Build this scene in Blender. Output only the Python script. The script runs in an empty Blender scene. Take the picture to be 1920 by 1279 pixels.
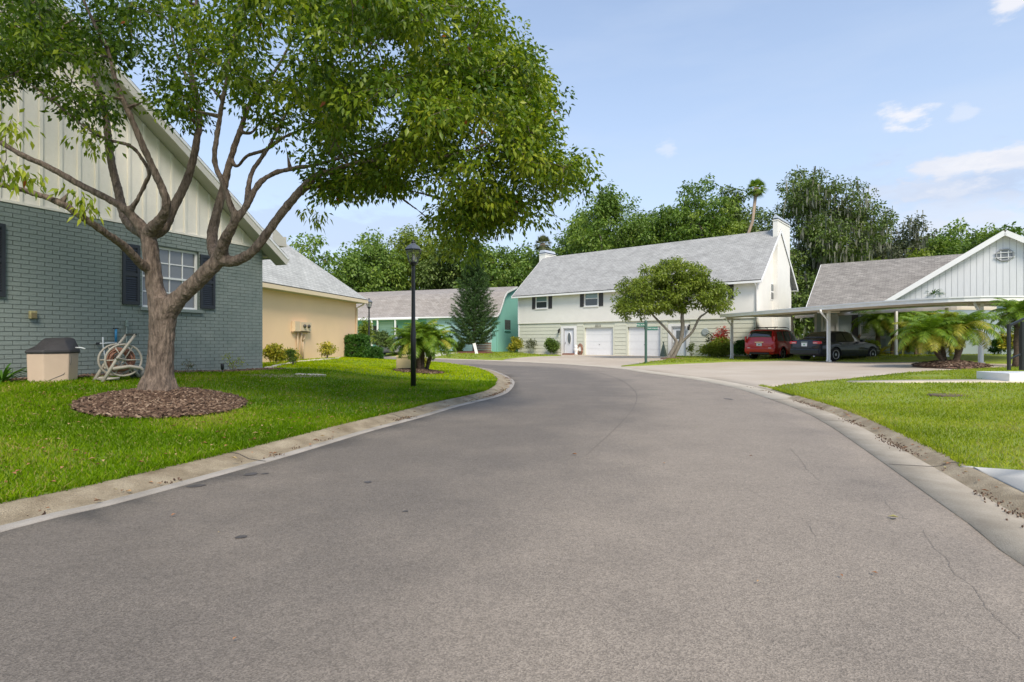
import bpy, bmesh, math, random
import numpy as np
from mathutils import Vector, Matrix, noise
from mathutils.geometry import delaunay_2d_cdt

random.seed(7)
rng = np.random.default_rng(11)
SC = bpy.context.scene
COL = SC.collection
R = math.radians
# ------------------------------------------------------------------ camera, world, sun, exposure
H = 1.15            # eye height above the road
F = 1047.0          # focal length in pixels of the 1920 wide photograph
cam_d = bpy.data.cameras.new('camera')
cam_d.sensor_width = 36.0
cam_d.lens = F / 1920 * 36.0
cam_d.clip_start = 0.05
cam_d.clip_end = 2000
cam = bpy.data.objects.new('camera', cam_d)
cam.location = (0, 0, H)
cam.rotation_euler = (R(90), 0, 0)
COL.objects.link(cam)
SC.camera = cam

SUN_EL, SUN_AZ = R(47), R(163)          # azimuth clockwise from +Y : behind the camera
world = bpy.data.worlds.new('World')
SC.world = world
world.use_nodes = True
wn = world.node_tree
wn.nodes.clear()
def WN(t, **k):
    n = wn.nodes.new(t)
    for a, b in k.items():
        setattr(n, a, b)
    return n
def wmath(op, a, b=None, c=None):
    n = WN('ShaderNodeMath', operation=op)
    for i, v in enumerate((a, b, c)):
        if v is None: continue
        if isinstance(v, (int, float)): n.inputs[i].default_value = v
        else: wn.links.new(v, n.inputs[i])
    return n.outputs[0]
sky = WN('ShaderNodeTexSky', sky_type='NISHITA')
sky.sun_disc = False
sky.sun_elevation = SUN_EL
sky.sun_rotation = SUN_AZ
sky.air_density = 1.0
sky.dust_density = 0.8
sky.ozone_density = 1.6
tc = WN('ShaderNodeTexCoord')
sep = WN('ShaderNodeSeparateXYZ')
wn.links.new(tc.outputs['Generated'], sep.inputs[0])
az = wmath('ARCTAN2', sep.outputs[0], sep.outputs[1])
el = wmath('ARCSINE', sep.outputs[2])
# thin high haze over the whole sky, thicker towards the horizon
haze = wmath('MULTIPLY', wmath('POWER', wmath('SUBTRACT', 1.0, wmath('MAXIMUM', sep.outputs[2], 0.0)), 2.2), 0.85)
mp = WN('ShaderNodeMapping')
mp.inputs['Scale'].default_value = (1.6, 1.6, 7.0)
wn.links.new(tc.outputs['Generated'], mp.inputs[0])
nz = WN('ShaderNodeTexNoise')
nz.inputs['Scale'].default_value = 2.2
nz.inputs['Detail'].default_value = 6
nz.inputs['Roughness'].default_value = 0.55
wn.links.new(mp.outputs[0], nz.inputs['Vector'])
wisp = WN('ShaderNodeMapRange')
wisp.inputs['From Min'].default_value = 0.45
wisp.inputs['From Max'].default_value = 0.8
wn.links.new(nz.outputs[0], wisp.inputs['Value'])
hz = wmath('MINIMUM', wmath('ADD', wmath('ADD', haze, 0.16), wmath('MULTIPLY', wisp.outputs[0], 0.16)), 1.0)
mix1 = WN('ShaderNodeMix', data_type='RGBA')
wn.links.new(hz, mix1.inputs['Factor'])
wn.links.new(sky.outputs[0], mix1.inputs[6])
mix1.inputs[7].default_value = (2.75, 3.2, 3.95, 1)
# low cumulus and cloud bars
nz2 = WN('ShaderNodeTexNoise')
nz2.inputs['Scale'].default_value = 16
nz2.inputs['Detail'].default_value = 8
nz2.inputs['Roughness'].default_value = 0.6
mp2 = WN('ShaderNodeMapping')
mp2.inputs['Scale'].default_value = (1, 1, 2.6)
wn.links.new(tc.outputs['Generated'], mp2.inputs[0])
wn.links.new(mp2.outputs[0], nz2.inputs['Vector'])
def cloud(a0, e0, sa, se, amp=1.6, up=0.0):
    da = wmath('DIVIDE', wmath('SUBTRACT', az, a0), sa)
    de = wmath('DIVIDE', wmath('SUBTRACT', el, e0), se)
    r = wmath('SQRT', wmath('ADD', wmath('MULTIPLY', da, da), wmath('MULTIPLY', de, de)))
    v = wmath('ADD', wmath('SUBTRACT', 1.0, r), wmath('MULTIPLY', wmath('SUBTRACT', nz2.outputs[0], 0.5), amp))
    m = WN('ShaderNodeMapRange', interpolation_type='SMOOTHSTEP')
    m.inputs['From Min'].default_value = 0.0
    m.inputs['From Max'].default_value = 0.65
    wn.links.new(v, m.inputs['Value'])
    return m.outputs[0], de
def azel(px, py):
    x = (px - 960) / F; z = (640 - py) / F
    return math.atan2(x, 1), math.atan2(z, math.hypot(x, 1))
last = mix1.outputs[2]
WHITE = (4.0, 3.95, 4.05, 1); GREY = (2.3, 2.75, 3.6, 1)
for (px, py, w, h, amp, col, k) in (
        (1840, 330, 230, 34, 1.8, GREY, .75), (1835, 309, 190, 20, 1.7, WHITE, .85), (1690, 217, 62, 17, 1.9, WHITE, .8),
        (1800, 212, 26, 9, 2.2, WHITE, .3), (1252, 277, 22, 11, 2.2, WHITE, .32), (1900, 8, 46, 14, 1.8, WHITE, .8),
        (1730, 352, 150, 16, 2.0, WHITE, .28), (1760, 400, 200, 22, 2.1, WHITE, .35), (1860, 425, 190, 22, 2.0, WHITE, .35),
        (1180, 430, 190, 34, 1.9, GREY, .5), (620, 430, 300, 40, 1.9, GREY, .5), (1700, 380, 300, 60, 1.6, GREY, .30)):
    a0, e0 = azel(px, py)
    f, de = cloud(a0, e0, 1.15 * w / F / (1 + ((px - 960) / F) ** 2), 1.3 * h / F, amp * 1.6)
    mx = WN('ShaderNodeMix', data_type='RGBA')
    wn.links.new(wmath('MULTIPLY', f, k), mx.inputs['Factor'])
    wn.links.new(last, mx.inputs[6])
    mx.inputs[7].default_value = col
    last = mx.outputs[2]
bg = WN('ShaderNodeBackground')
bg.inputs['Strength'].default_value = 0.145
wn.links.new(last, bg.inputs['Color'])
wo = WN('ShaderNodeOutputWorld')
wn.links.new(bg.outputs[0], wo.inputs[0])

sl = bpy.data.lights.new('sun', 'SUN')
sl.energy = 2.5
sl.angle = R(20)
sl.color = (1.0, 0.90, 0.76)
sun = bpy.data.objects.new('sun', sl)
COL.objects.link(sun)
sd = Vector((math.sin(SUN_AZ) * math.cos(SUN_EL), math.cos(SUN_AZ) * math.cos(SUN_EL), math.sin(SUN_EL)))
sun.rotation_euler = (-sd).to_track_quat('-Z', 'Y').to_euler()

SC.view_settings.view_transform = 'Standard'
SC.view_settings.look = 'None'
SC.view_settings.gamma = 1
SC.view_settings.use_curve_mapping = False
SC.view_settings.exposure = 0.76
SC.render.engine = 'CYCLES'
SC.cycles.use_denoising = True
SC.cycles.max_bounces = 8
SC.cycles.transparent_max_bounces = 24

# ------------------------------------------------------------------ materials
MATS = {}
def mat(name, col, rough=0.7, var=0.0, vscale=6.0, bump=0.0, bscale=40.0, metal=0.0, spec=0.5, col2=None, coords='Object',
        detail=4, stretch=(1, 1, 1), fine=0.0, fscale=120.0, coat=0.0, trans=0.0):
    if name in MATS: return MATS[name]
    m = bpy.data.materials.new(name)
    m.use_nodes = True
    nt = m.node_tree
    b = nt.nodes['Principled BSDF']
    b.inputs['Roughness'].default_value = rough
    b.inputs['Metallic'].default_value = metal
    b.inputs['Specular IOR Level'].default_value = spec
    b.inputs['Coat Weight'].default_value = coat
    b.inputs['Coat Roughness'].default_value = 0.05
    b.inputs['Transmission Weight'].default_value = trans
    c = (*col, 1)
    b.inputs['Base Color'].default_value = c
    t = nt.nodes.new('ShaderNodeTexCoord')
    mpn = nt.nodes.new('ShaderNodeMapping')
    mpn.inputs['Scale'].default_value = stretch
    nt.links.new(t.outputs[coords], mpn.inputs[0])
    out = None
    if var or col2:
        n = nt.nodes.new('ShaderNodeTexNoise')
        n.inputs['Scale'].default_value = vscale
        n.inputs['Detail'].default_value = detail
        n.inputs['Roughness'].default_value = 0.6
        nt.links.new(mpn.outputs[0], n.inputs['Vector'])
        rmp = nt.nodes.new('ShaderNodeMapRange')
        rmp.inputs['From Min'].default_value = 0.3
        rmp.inputs['From Max'].default_value = 0.7
        nt.links.new(n.outputs[0], rmp.inputs['Value'])
        mx = nt.nodes.new('ShaderNodeMix'); mx.data_type = 'RGBA'
        nt.links.new(rmp.outputs[0], mx.inputs['Factor'])
        if col2 is None:
            mx.inputs[6].default_value = (*[x * (1 - var) for x in col], 1)
            mx.inputs[7].default_value = (*[min(1, x * (1 + var)) for x in col], 1)
        else:
            mx.inputs[6].default_value = c
            mx.inputs[7].default_value = (*col2, 1)
        out = mx.outputs[2]
    if fine:
        n = nt.nodes.new('ShaderNodeTexNoise')
        n.inputs['Scale'].default_value = fscale
        n.inputs['Detail'].default_value = 3
        n.inputs['Roughness'].default_value = 0.75
        nt.links.new(mpn.outputs[0], n.inputs['Vector'])
        mr = nt.nodes.new('ShaderNodeMapRange')
        mr.inputs['From Min'].default_value = 0.3; mr.inputs['From Max'].default_value = 0.7
        mr.inputs['To Min'].default_value = 1 - fine; mr.inputs['To Max'].default_value = 1 + fine
        nt.links.new(n.outputs[0], mr.inputs['Value'])
        hs = nt.nodes.new('ShaderNodeVectorMath'); hs.operation = 'SCALE'
        if out is None:
            hs.inputs[0].default_value = col
        else:
            nt.links.new(out, hs.inputs[0])
        nt.links.new(mr.outputs[0], hs.inputs['Scale'])
        out = hs.outputs[0]
    if out is not None:
        nt.links.new(out, b.inputs['Base Color'])
    if bump:
        n = nt.nodes.new('ShaderNodeTexNoise')
        n.inputs['Scale'].default_value = bscale
        n.inputs['Detail'].default_value = 5
        nt.links.new(mpn.outputs[0], n.inputs['Vector'])
        bp = nt.nodes.new('ShaderNodeBump')
        bp.inputs['Strength'].default_value = bump
        bp.inputs['Distance'].default_value = 0.02
        nt.links.new(n.outputs[0], bp.inputs['Height'])
        nt.links.new(bp.outputs[0], b.inputs['Normal'])
    MATS[name] = m
    return m

def leafmat(name, stops, transl=0.3, rough=0.45, spec=0.3):
    """stops: [(pos,(r,g,b))...] along the per-leaf attribute 'tint'"""
    if name in MATS: return MATS[name]
    m = bpy.data.materials.new(name); m.use_nodes = True
    nt = m.node_tree
    b = nt.nodes['Principled BSDF']
    b.inputs['Roughness'].default_value = rough
    b.inputs['Specular IOR Level'].default_value = spec
    at = nt.nodes.new('ShaderNodeAttribute'); at.attribute_name = 'tint'
    cr = nt.nodes.new('ShaderNodeValToRGB')
    while len(cr.color_ramp.elements) < len(stops): cr.color_ramp.elements.new(0.5)
    for e, (p, c) in zip(cr.color_ramp.elements, stops):
        e.position = p; e.color = (*c, 1)
    nt.links.new(at.outputs['Fac'], cr.inputs[0])
    nt.links.new(cr.outputs[0], b.inputs['Base Color'])
    tr = nt.nodes.new('ShaderNodeBsdfTranslucent')
    sc = nt.nodes.new('ShaderNodeVectorMath'); sc.operation = 'MULTIPLY'
    sc.inputs[1].default_value = (1.25, 1.35, 0.6)
    nt.links.new(cr.outputs[0], sc.inputs[0])
    nt.links.new(sc.outputs[0], tr.inputs[0])
    ms = nt.nodes.new('ShaderNodeMixShader'); ms.inputs[0].default_value = transl
    nt.links.new(b.outputs[0], ms.inputs[1]); nt.links.new(tr.outputs[0], ms.inputs[2])
    nt.links.new(ms.outputs[0], nt.nodes['Material Output'].inputs[0])
    MATS[name] = m
    return m

def glassmat(name, col, rough=0.04):
    m = mat(name, col, rough=rough, spec=0.9)
    return m

m_white = mat('white_paint', (.78, .78, .76), .5, var=.03, vscale=3)
m_trim = mat('white_trim', (.80, .80, .78), .45, var=.03, vscale=2)
m_cream = mat('cream_stucco', (.76, .745, .69), .85, var=.035, vscale=1.2, bump=.25, bscale=60, fine=.03, fscale=50)
m_green_siding = mat('pale_green_siding', (.61, .62, .51), .6, var=.04, vscale=2)
m_darkshut = mat('charcoal_shutter', (.045, .042, .042), .5, var=.1)
m_navy = mat('navy_shutter', (.018, .022, .028), .45, var=.15)
m_glass = glassmat('window_glass', (.05, .07, .075))
m_glass_teal = glassmat('window_glass_blind', (.20, .30, .30), .08)
m_black = mat('black_metal', (.012, .013, .015), .35, var=.2, spec=.6)
m_frost = mat('lantern_glass', (.55, .55, .52), .2, spec=.6)
m_conc = mat('concrete', (.47, .43, .37), .85, var=.14, vscale=.9, bump=.2, bscale=80, fine=.08, fscale=90, detail=7)
m_conc2 = mat('pale_concrete', (.56, .54, .49), .85, var=.07, vscale=.8, bump=.15, bscale=80, fine=.06, fscale=90, detail=7)
m_shingle_l = None

# ------------------------------------------------------------------ mesh helpers
def link(o, parent=None):
    COL.objects.link(o)
    if parent is not None: o.parent = parent
    return o
class MB:
    def __init__(s): s.v = []; s.f = []
    def add(s, vs, fs):
        n = len(s.v); s.v.extend([tuple(p) for p in vs]); s.f.extend([tuple(i + n for i in f) for f in fs])
    def box(s, x0, x1, y0, y1, z0, z1, mtx=None):
        vs = [Vector((x, y, z)) for z in (z0, z1) for y in (y0, y1) for x in (x0, x1)]
        if mtx is not None: vs = [mtx @ v for v in vs]
        s.add(vs, [(0, 2, 3, 1), (4, 5, 7, 6), (0, 1, 5, 4), (2, 6, 7, 3), (0, 4, 6, 2), (1, 3, 7, 5)])
    def cbox(s, c, d, mtx=None):
        s.box(c[0]-d[0]/2, c[0]+d[0]/2, c[1]-d[1]/2, c[1]+d[1]/2, c[2]-d[2]/2, c[2]+d[2]/2, mtx)
    def prism(s, poly, a, b, axis='y'):
        """polygon given in the two other axes, extruded from a to b along axis"""
        n = len(poly)
        def P(p, t):
            if axis == 'y': return (p[0], t, p[1])
            if axis == 'x': return (t, p[0], p[1])
            return (p[0], p[1], t)
        s.add([P(p, a) for p in poly] + [P(p, b) for p in poly],
              [tuple(range(n)), tuple(range(2*n-1, n-1, -1))] + [(i, i+n, (i+1) % n + n, (i+1) % n) for i in range(n)])
    def tube(s, pts, rad, n=8, caps=True):
        pts = [Vector(p) for p in pts]
        if isinstance(rad, (int, float)): rad = [rad] * len(pts)
        up = Vector((0, 0, 1))
        t0 = (pts[1] - pts[0]).normalized()
        a = t0.cross(up) if abs(t0.z) < .95 else t0.cross(Vector((1, 0, 0)))
        a.normalize()
        vs = []
        for i, p in enumerate(pts):
            t = (pts[min(i+1, len(pts)-1)] - pts[max(i-1, 0)])
            if t.length < 1e-9: t = t0.copy()
            t.normalize()
            a = a - t * a.dot(t)
            if a.length < 1e-6: a = t.orthogonal()
            a.normalize()
            b = t.cross(a)
            for k in range(n):
                w = 2 * math.pi * k / n
                vs.append(p + (a * math.cos(w) + b * math.sin(w)) * rad[i])
        fs = [(i*n+k, i*n+(k+1) % n, (i+1)*n+(k+1) % n, (i+1)*n+k) for i in range(len(pts)-1) for k in range(n)]
        if caps:
            fs.append(tuple(range(n-1, -1, -1))); fs.append(tuple((len(pts)-1)*n+k for k in range(n)))
        s.add(vs, fs)
    def lathe(s, prof, n=12, c=(0, 0, 0), mtx=None, square=False):
        vs = []
        for (r, z) in prof:
            for k in range(n):
                w = 2*math.pi*(k+.5)/n
                vs.append(Vector((c[0]+r*math.cos(w), c[1]+r*math.sin(w), c[2]+z)))
        if mtx is not None: vs = [mtx @ v for v in vs]
        fs = [(i*n+k, i*n+(k+1) % n, (i+1)*n+(k+1) % n, (i+1)*n+k) for i in range(len(prof)-1) for k in range(n)]
        fs += [tuple(range(n-1, -1, -1)), tuple((len(prof)-1)*n+k for k in range(n))]
        s.add(vs, fs)
    def build(s, name, m, parent=None, smooth=False, loc=None):
        me = bpy.data.meshes.new(name)
        me.from_pydata(s.v, [], s.f)
        if smooth: me.polygons.foreach_set('use_smooth', [True]*len(me.polygons))
        if m: me.materials.append(m)
        o = bpy.data.objects.new(name, me)
        if loc is not None: o.location = loc
        return link(o, parent)
def bevel(o, w=.01, seg=2):
    b = o.modifiers.new('bevel', 'BEVEL'); b.width = w; b.segments = seg; b.limit_method = 'ANGLE'
    return o
def raw(name, V, Fc, m, parent=None, tint=None, smooth=False):
    """V (n,3) array, Fc (k,3|4) array"""
    V = np.asarray(V, dtype=np.float32); Fc = np.asarray(Fc, dtype=np.int32)
    me = bpy.data.meshes.new(name)
    me.vertices.add(len(V)); me.vertices.foreach_set('co', V.ravel())
    k = Fc.shape[1]
    me.loops.add(Fc.size); me.loops.foreach_set('vertex_index', Fc.ravel())
    me.polygons.add(len(Fc))
    me.polygons.foreach_set('loop_start', np.arange(0, Fc.size, k, dtype=np.int32))
    me.polygons.foreach_set('loop_total', np.full(len(Fc), k, dtype=np.int32))
    if smooth: me.polygons.foreach_set('use_smooth', np.ones(len(Fc), dtype=bool))
    me.update(calc_edges=True)
    if tint is not None:
        at = me.attributes.new('tint', 'FLOAT', 'FACE')
        at.data.foreach_set('value', np.asarray(tint, dtype=np.float32))
    me.materials.append(m)
    o = bpy.data.objects.new(name, me)
    return link(o, parent)
def empty(name, loc, rz=0):
    o = bpy.data.objects.new(name, None)
    o.empty_display_size = .3
    o.location = loc; o.rotation_euler = (0, 0, rz)
    return link(o)
def tag(o, label=None, cat=None, group=None, kind=None):
    if label: o['label'] = label
    if cat: o['category'] = cat
    if group: o['group'] = group
    if kind: o['kind'] = kind
    return o
def copy_tree(o, parent=None):
    c = o.copy(); COL.objects.link(c)
    if parent is not None: c.parent = parent
    for ch in [x for x in o.children]: copy_tree(ch, c)
    return c
def inst(me, name, parent, loc=(0, 0, 0), rot=None, scale=None):
    o = bpy.data.objects.new(name, me)
    o.location = loc
    if rot is not None: o.rotation_euler = rot
    if scale is not None: o.scale = scale
    return link(o, parent)

# ------------------------------------------------------------------ layout
def gp(px, py, z=0.0):
    Y = (H - z) * F / (py - 640.0)
    return ((px - 960) / F * Y, Y)
ROAD_L = [(-4.6, -8), (-4.0, -2), (-3.55, 1.5)] + [gp(*p) for p in ((0, 997), (190, 951), (365, 904), (547, 853), (693, 809), (800, 780), (860, 762), (915, 749), (946, 739), (960, 727), (963, 716), (952, 707), (937, 700), (916, 693), (880, 687), (840, 682))] + [(-6.2, 32.5), (-10, 37.5), (-16, 43), (-30, 54)]
ROAD_R = [(.4, -8), (1.5, -2), (2.2, 1.2)] + [gp(*p) for p in ((1912, 1052), (1837, 992.5), (1762, 940), (1650, 861), (1556, 797.5), (1500, 769), (1440, 747), (1387, 730), (1340, 719.5), (1294, 711), (1240, 703.5), (1200, 698), (1165, 692.5), (1125, 688.5), (1085, 685.5), (1043, 682.5), (962, 678.5), (900, 676.3), (840, 674.3))] + [(-10.5, 42), (-18, 48.5), (-31, 59)]
def smoothline(P, sub=4):
    P = [np.array(p, float) for p in P]
    out = []
    for i in range(len(P)-1):
        p0 = P[max(i-1, 0)]; p1 = P[i]; p2 = P[i+1]; p3 = P[min(i+2, len(P)-1)]
        for k in range(sub):
            t = k/sub
            out.append(.5*((2*p1)+(-p0+p2)*t+(2*p0-5*p1+4*p2-p3)*t*t+(-p0+3*p1-3*p2+p3)*t**3))
    out.append(P[-1])
    return np.array(out)
RL = smoothline(ROAD_L); RR = smoothline(ROAD_R)
ROADP = np.vstack([RL, RR[::-1]])
def inpoly(X, Y, P):
    X = np.asarray(X, float); Y = np.asarray(Y, float)
    c = np.zeros(X.shape, bool)
    n = len(P); j = n-1
    for i in range(n):
        xi, yi = P[i]; xj, yj = P[j]
        if yi != yj:
            c ^= ((yi > Y) != (yj > Y)) & (X < (xj-xi)*(Y-yi)/(yj-yi)+xi)
        j = i
    return c
def distline(X, Y, P, closed=False):
    X = np.asarray(X, float).ravel(); Y = np.asarray(Y, float).ravel()
    best = np.full(X.shape, 1e9)
    m = len(P) if closed else len(P)-1
    for i in range(m):
        a = P[i]; b = P[(i+1) % len(P)]
        ab = b-a; L = ab.dot(ab)
        if L < 1e-12: continue
        t = np.clip(((X-a[0])*ab[0]+(Y-a[1])*ab[1])/L, 0, 1)
        best = np.minimum(best, (X-a[0]-t*ab[0])**2+(Y-a[1]-t*ab[1])**2)
    return np.sqrt(best)
CAPS = np.array([(-8, 11, .42), (-6.5, 14.5, .36), (-11, 8, .44), (-8, 25, .32), (-9, 34, .22), (-3, 22, .15), (-2.3, 13, .14), (3, 45, .04), (12, 40, .05), (13, 33, .01),
                 (15, 26, .16), (17.5, 20.5, .26), (20, 33, .5), (30, 35, .5), (22, 25, .45), (6, 12, .1), (10, 12, .17), (14, 14, .22), (6, 5, .08),
                 (-4, 50, .16), (-14, 55, .25), (0, 50, .10), (-30, 20, .4), (30, 10, .3), (7, 22, .03), (10, 30, .02), (20, 28, .36)])
def terrain(X, Y):
    X = np.atleast_1d(np.asarray(X, float)); Y = np.atleast_1d(np.asarray(Y, float))
    sh = X.shape
    X = X.ravel(); Y = Y.ravel()
    w = 1/(((X[:, None]-CAPS[:, 0])**2+(Y[:, None]-CAPS[:, 1])**2)+.6)**1.7
    cap = (w*CAPS[:, 2]).sum(1)/w.sum(1)
    d = distline(X, Y, ROADP, True)
    d[inpoly(X, Y, ROADP)] = 0
    s = np.clip(d/6, 0, 1); s = s*s*(3-2*s)
    return (cap*s).reshape(sh)
LAWN = .06
def tz(x, y, off=LAWN): return float(terrain(x, y)[0]) + off
def gpt(px, py, off=LAWN):
    z = off
    for _ in range(12):
        x, y = gp(px, py, z)
        z = .5*z + .5*tz(x, y, off)
    return (x, y)
def sheet(name, poly, off, m, step=.5, kind='structure', near=None):
    P = np.array(poly, float)
    dense = []
    for i in range(len(P)):
        a = P[i]; b = P[(i+1) % len(P)]
        n = max(1, int(np.linalg.norm(b-a)/(step*1.5)))
        for k in range(n): dense.append(a+(b-a)*k/n)
    P = np.array(dense)
    x0, y0 = P.min(0); x1, y1 = P.max(0)
    gx, gy = np.meshgrid(np.arange(x0+step/2, x1, step), np.arange(y0+step/2, y1, step))
    gx = gx.ravel(); gy = gy.ravel()
    k = inpoly(gx, gy, P)
    gx = gx[k]; gy = gy[k]
    k = distline(gx, gy, P, True) > step*.35
    pts = [Vector(p) for p in P] + [Vector((a, b)) for a, b in zip(gx[k], gy[k])]
    r = delaunay_2d_cdt(pts, [], [list(range(len(P)))], 1, 1e-5)
    V = np.array([(v.x, v.y) for v in r[0]])
    Z = terrain(V[:, 0], V[:, 1])+off
    me = bpy.data.meshes.new(name)
    me.from_pydata([(a, b, c) for (a, b), c in zip(V, Z)], [], [tuple(f) for f in r[2]])
    bm = bmesh.new(); bm.from_mesh(me)
    for f in bm.faces:
        if f.normal.z < 0: f.normal_flip()
        f.smooth = True
    be = [e for e in bm.edges if e.is_boundary]
    ex = bmesh.ops.extrude_edge_only(bm, edges=be)
    for v in ex['geom']:
        if isinstance(v, bmesh.types.BMVert): v.co.z -= .14
    bm.to_mesh(me); bm.free()
    me.materials.append(m)
    o = bpy.data.objects.new(name, me)
    link(o)
    o['kind'] = kind
    return o
def offset(P, d):
    """shift a polyline to its left by d"""
    P = np.asarray(P); T = np.gradient(P, axis=0)
    T /= np.linalg.norm(T, axis=1)[:, None]+1e-9
    return P+np.stack([-T[:, 1], T[:, 0]], 1)*d

# ------------------------------------------------------------------ ground
m_soil = mat('soil', (.09, .065, .045), .95, var=.3, vscale=8)
m_grassbase = mat('grass_base', (.09, .155, .006), .9, vscale=1.1, col2=(.17, .25, .012), bump=.5, bscale=120, fine=.35, fscale=45, detail=8)
m_grassbase2 = mat('grass_base_dry', (.16, .22, .018), .9, vscale=1.3, col2=(.22, .27, .03), bump=.5, bscale=120, fine=.35, fscale=45, detail=8)
m_kerb = mat('kerb_aggregate', (.20, .155, .095), .95, vscale=3.5, col2=(.42, .355, .25), bump=.8, bscale=120, fine=.35, fscale=110, detail=8)
m_gutter = mat('gutter_concrete', (.24, .22, .19), .9, vscale=3, col2=(.38, .35, .31), bump=.3, bscale=120, fine=.15, fscale=120, detail=8)

def asphalt():
    m = bpy.data.materials.new('asphalt'); m.use_nodes = True
    nt = m.node_tree; b = nt.nodes['Principled BSDF']
    b.inputs['Roughness'].default_value = .78
    b.inputs['Specular IOR Level'].default_value = .35
    t = nt.nodes.new('ShaderNodeTexCoord')
    def noise_(scale, detail=4, rough=.6):
        n = nt.nodes.new('ShaderNodeTexNoise'); n.inputs['Scale'].default_value = scale
        n.inputs['Detail'].default_value = detail; n.inputs['Roughness'].default_value = rough
        nt.links.new(t.outputs['Object'], n.inputs['Vector']); return n.outputs[0]
    def mr(v, a, b_, c, d):
        n = nt.nodes.new('ShaderNodeMapRange')
        for k, x in zip(('From Min', 'From Max', 'To Min', 'To Max'), (a, b_, c, d)): n.inputs[k].default_value = x
        nt.links.new(v, n.inputs['Value']); return n.outputs[0]
    at = nt.nodes.new('ShaderNodeAttribute'); at.attribute_name = 'worn'
    nb = noise_(.8, 6)
    add = nt.nodes.new('ShaderNodeMath'); add.operation = 'ADD'
    nt.links.new(at.outputs['Fac'], add.inputs[0]); nt.links.new(mr(nb, .3, .7, -.35, .35), add.inputs[1])
    mx = nt.nodes.new('ShaderNodeMix'); mx.data_type = 'RGBA'
    nt.links.new(add.outputs[0], mx.inputs['Factor'])
    mx.inputs[6].default_value = (.150, .131, .111, 1)
    mx.inputs[7].default_value = (.248, .212, .172, 1)
    # aggregate: voronoi chips
    vo = nt.nodes.new('ShaderNodeTexVoronoi'); vo.inputs['Scale'].default_value = 165
    nt.links.new(t.outputs['Object'], vo.inputs['Vector'])
    spx = nt.nodes.new('ShaderNodeSeparateXYZ'); nt.links.new(vo.outputs['Color'], spx.inputs[0])
    chips = mr(spx.outputs[0], 0, 1, .70, 1.34)
    mu = nt.nodes.new('ShaderNodeMath'); mu.operation = 'MULTIPLY'
    nt.links.new(chips, mu.inputs[0]); nt.links.new(mr(noise_(22, 5, .7), .3, .7, .88, 1.12), mu.inputs[1])
    mu2 = nt.nodes.new('ShaderNodeMath'); mu2.operation = 'MULTIPLY'
    nt.links.new(mu.outputs[0], mu2.inputs[0]); nt.links.new(mr(noise_(2.6, 6, .65), .3, .7, .93, 1.07), mu2.inputs[1])
    sc = nt.nodes.new('ShaderNodeVectorMath'); sc.operation = 'SCALE'
    nt.links.new(mx.outputs[2], sc.inputs[0]); nt.links.new(mu2.outputs[0], sc.inputs['Scale'])
    nt.links.new(sc.outputs[0], b.inputs['Base Color'])
    bp = nt.nodes.new('ShaderNodeBump'); bp.inputs['Strength'].default_value = .35; bp.inputs['Distance'].default_value = .006
    nt.links.new(vo.outputs['Distance'], bp.inputs['Height']); nt.links.new(bp.outputs[0], b.inputs['Normal'])
    return m
m_asph = asphalt()

# wide ground to the horizon
mb = MB()
N = 24
gv = []
for i in range(N+1):
    for j in range(N+1):
        gv.append((-700+1400*i/N, -300+1100*j/N, -.12))
mb.add(gv, [(i*(N+1)+j, (i+1)*(N+1)+j, (i+1)*(N+1)+j+1, i*(N+1)+j+1) for i in range(N) for j in range(N)])
tag(mb.build('ground', m_grassbase), kind='structure')

road = sheet('road', ROADP, 0.0, m_asph, .45)
SEAM = smoothline([gp(*p) for p in ((560, 1279), (690, 1160), (800, 1075), (880, 1010), (1000, 935), (1060, 888), (1110, 845), (1160, 798), (1185, 770), (1194, 748), (1188, 731), (1160, 712), (1110, 697), (1040, 689))])
me = road.data
co = np.zeros(len(me.vertices)*3, dtype=np.float32); me.vertices.foreach_get('co', co); co = co.reshape(-1, 3)
dd = distline(co[:, 0], co[:, 1], SEAM)
polyL = np.vstack([SEAM, RL[::-1][(RL[::-1][:, 1] < 30)]])
side = np.where(inpoly(co[:, 0], co[:, 1], polyL), -1, 1)
worn = np.clip(.5+side*dd/.7*.5, 0, 1)*.85+.05
worn += np.exp(-(distline(co[:, 0], co[:, 1], RR)-1.5)**2/.3)*.15
at = me.attributes.new('worn', 'FLOAT', 'POINT'); at.data.foreach_set('value', worn.astype(np.float32))
# tar seam and cracks
m_tar = mat('tar', (.075, .068, .064), .6, var=.2, vscale=20)
def ribbon(P, w, z=.004, jitter=.0):
    P = np.asarray(P); T = np.gradient(P, axis=0); T /= np.linalg.norm(T, axis=1)[:, None]+1e-9
    Nn = np.stack([-T[:, 1], T[:, 0]], 1)
    ww = (np.asarray(w)*np.ones(len(P)))[:, None]
    j = rng.normal(0, 1, (len(P), 1))*jitter
    A = P+Nn*(ww/2+j); B = P-Nn*(ww/2-j)
    V = np.vstack([np.c_[A, np.full(len(P), z)], np.c_[B, np.full(len(P), z)]])
    n = len(P)
    Fq = np.array([(i, i+1, n+i+1, n+i)[::-1] for i in range(n-1)])
    return V, Fq
s2 = SEAM[(SEAM[:, 1] > 5.5)]
V, Fq = ribbon(np.repeat(s2, 1, 0), np.linspace(.003, .02, len(s2)), .004, .003)
tag(raw('road_seam', V, Fq, mat('seam', (.125, .112, .098), .85)), kind='structure')
cr_ = []
for pts in (((1730, 995), (1752, 1030), (1772, 1045), (1790, 1075), (1822, 1100), (1850, 1140), (1880, 1170), (1915, 1200)),
            ((1480, 840), (1500, 862), (1512, 880), (1540, 905)), ((1655, 935), (1672, 955), (1700, 975)), ((1515, 985), (1530, 1008))):
    cr_.append(smoothline([gp(*p) for p in pts], 5))
Vs = []; Fs = []; n0 = 0
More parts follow.
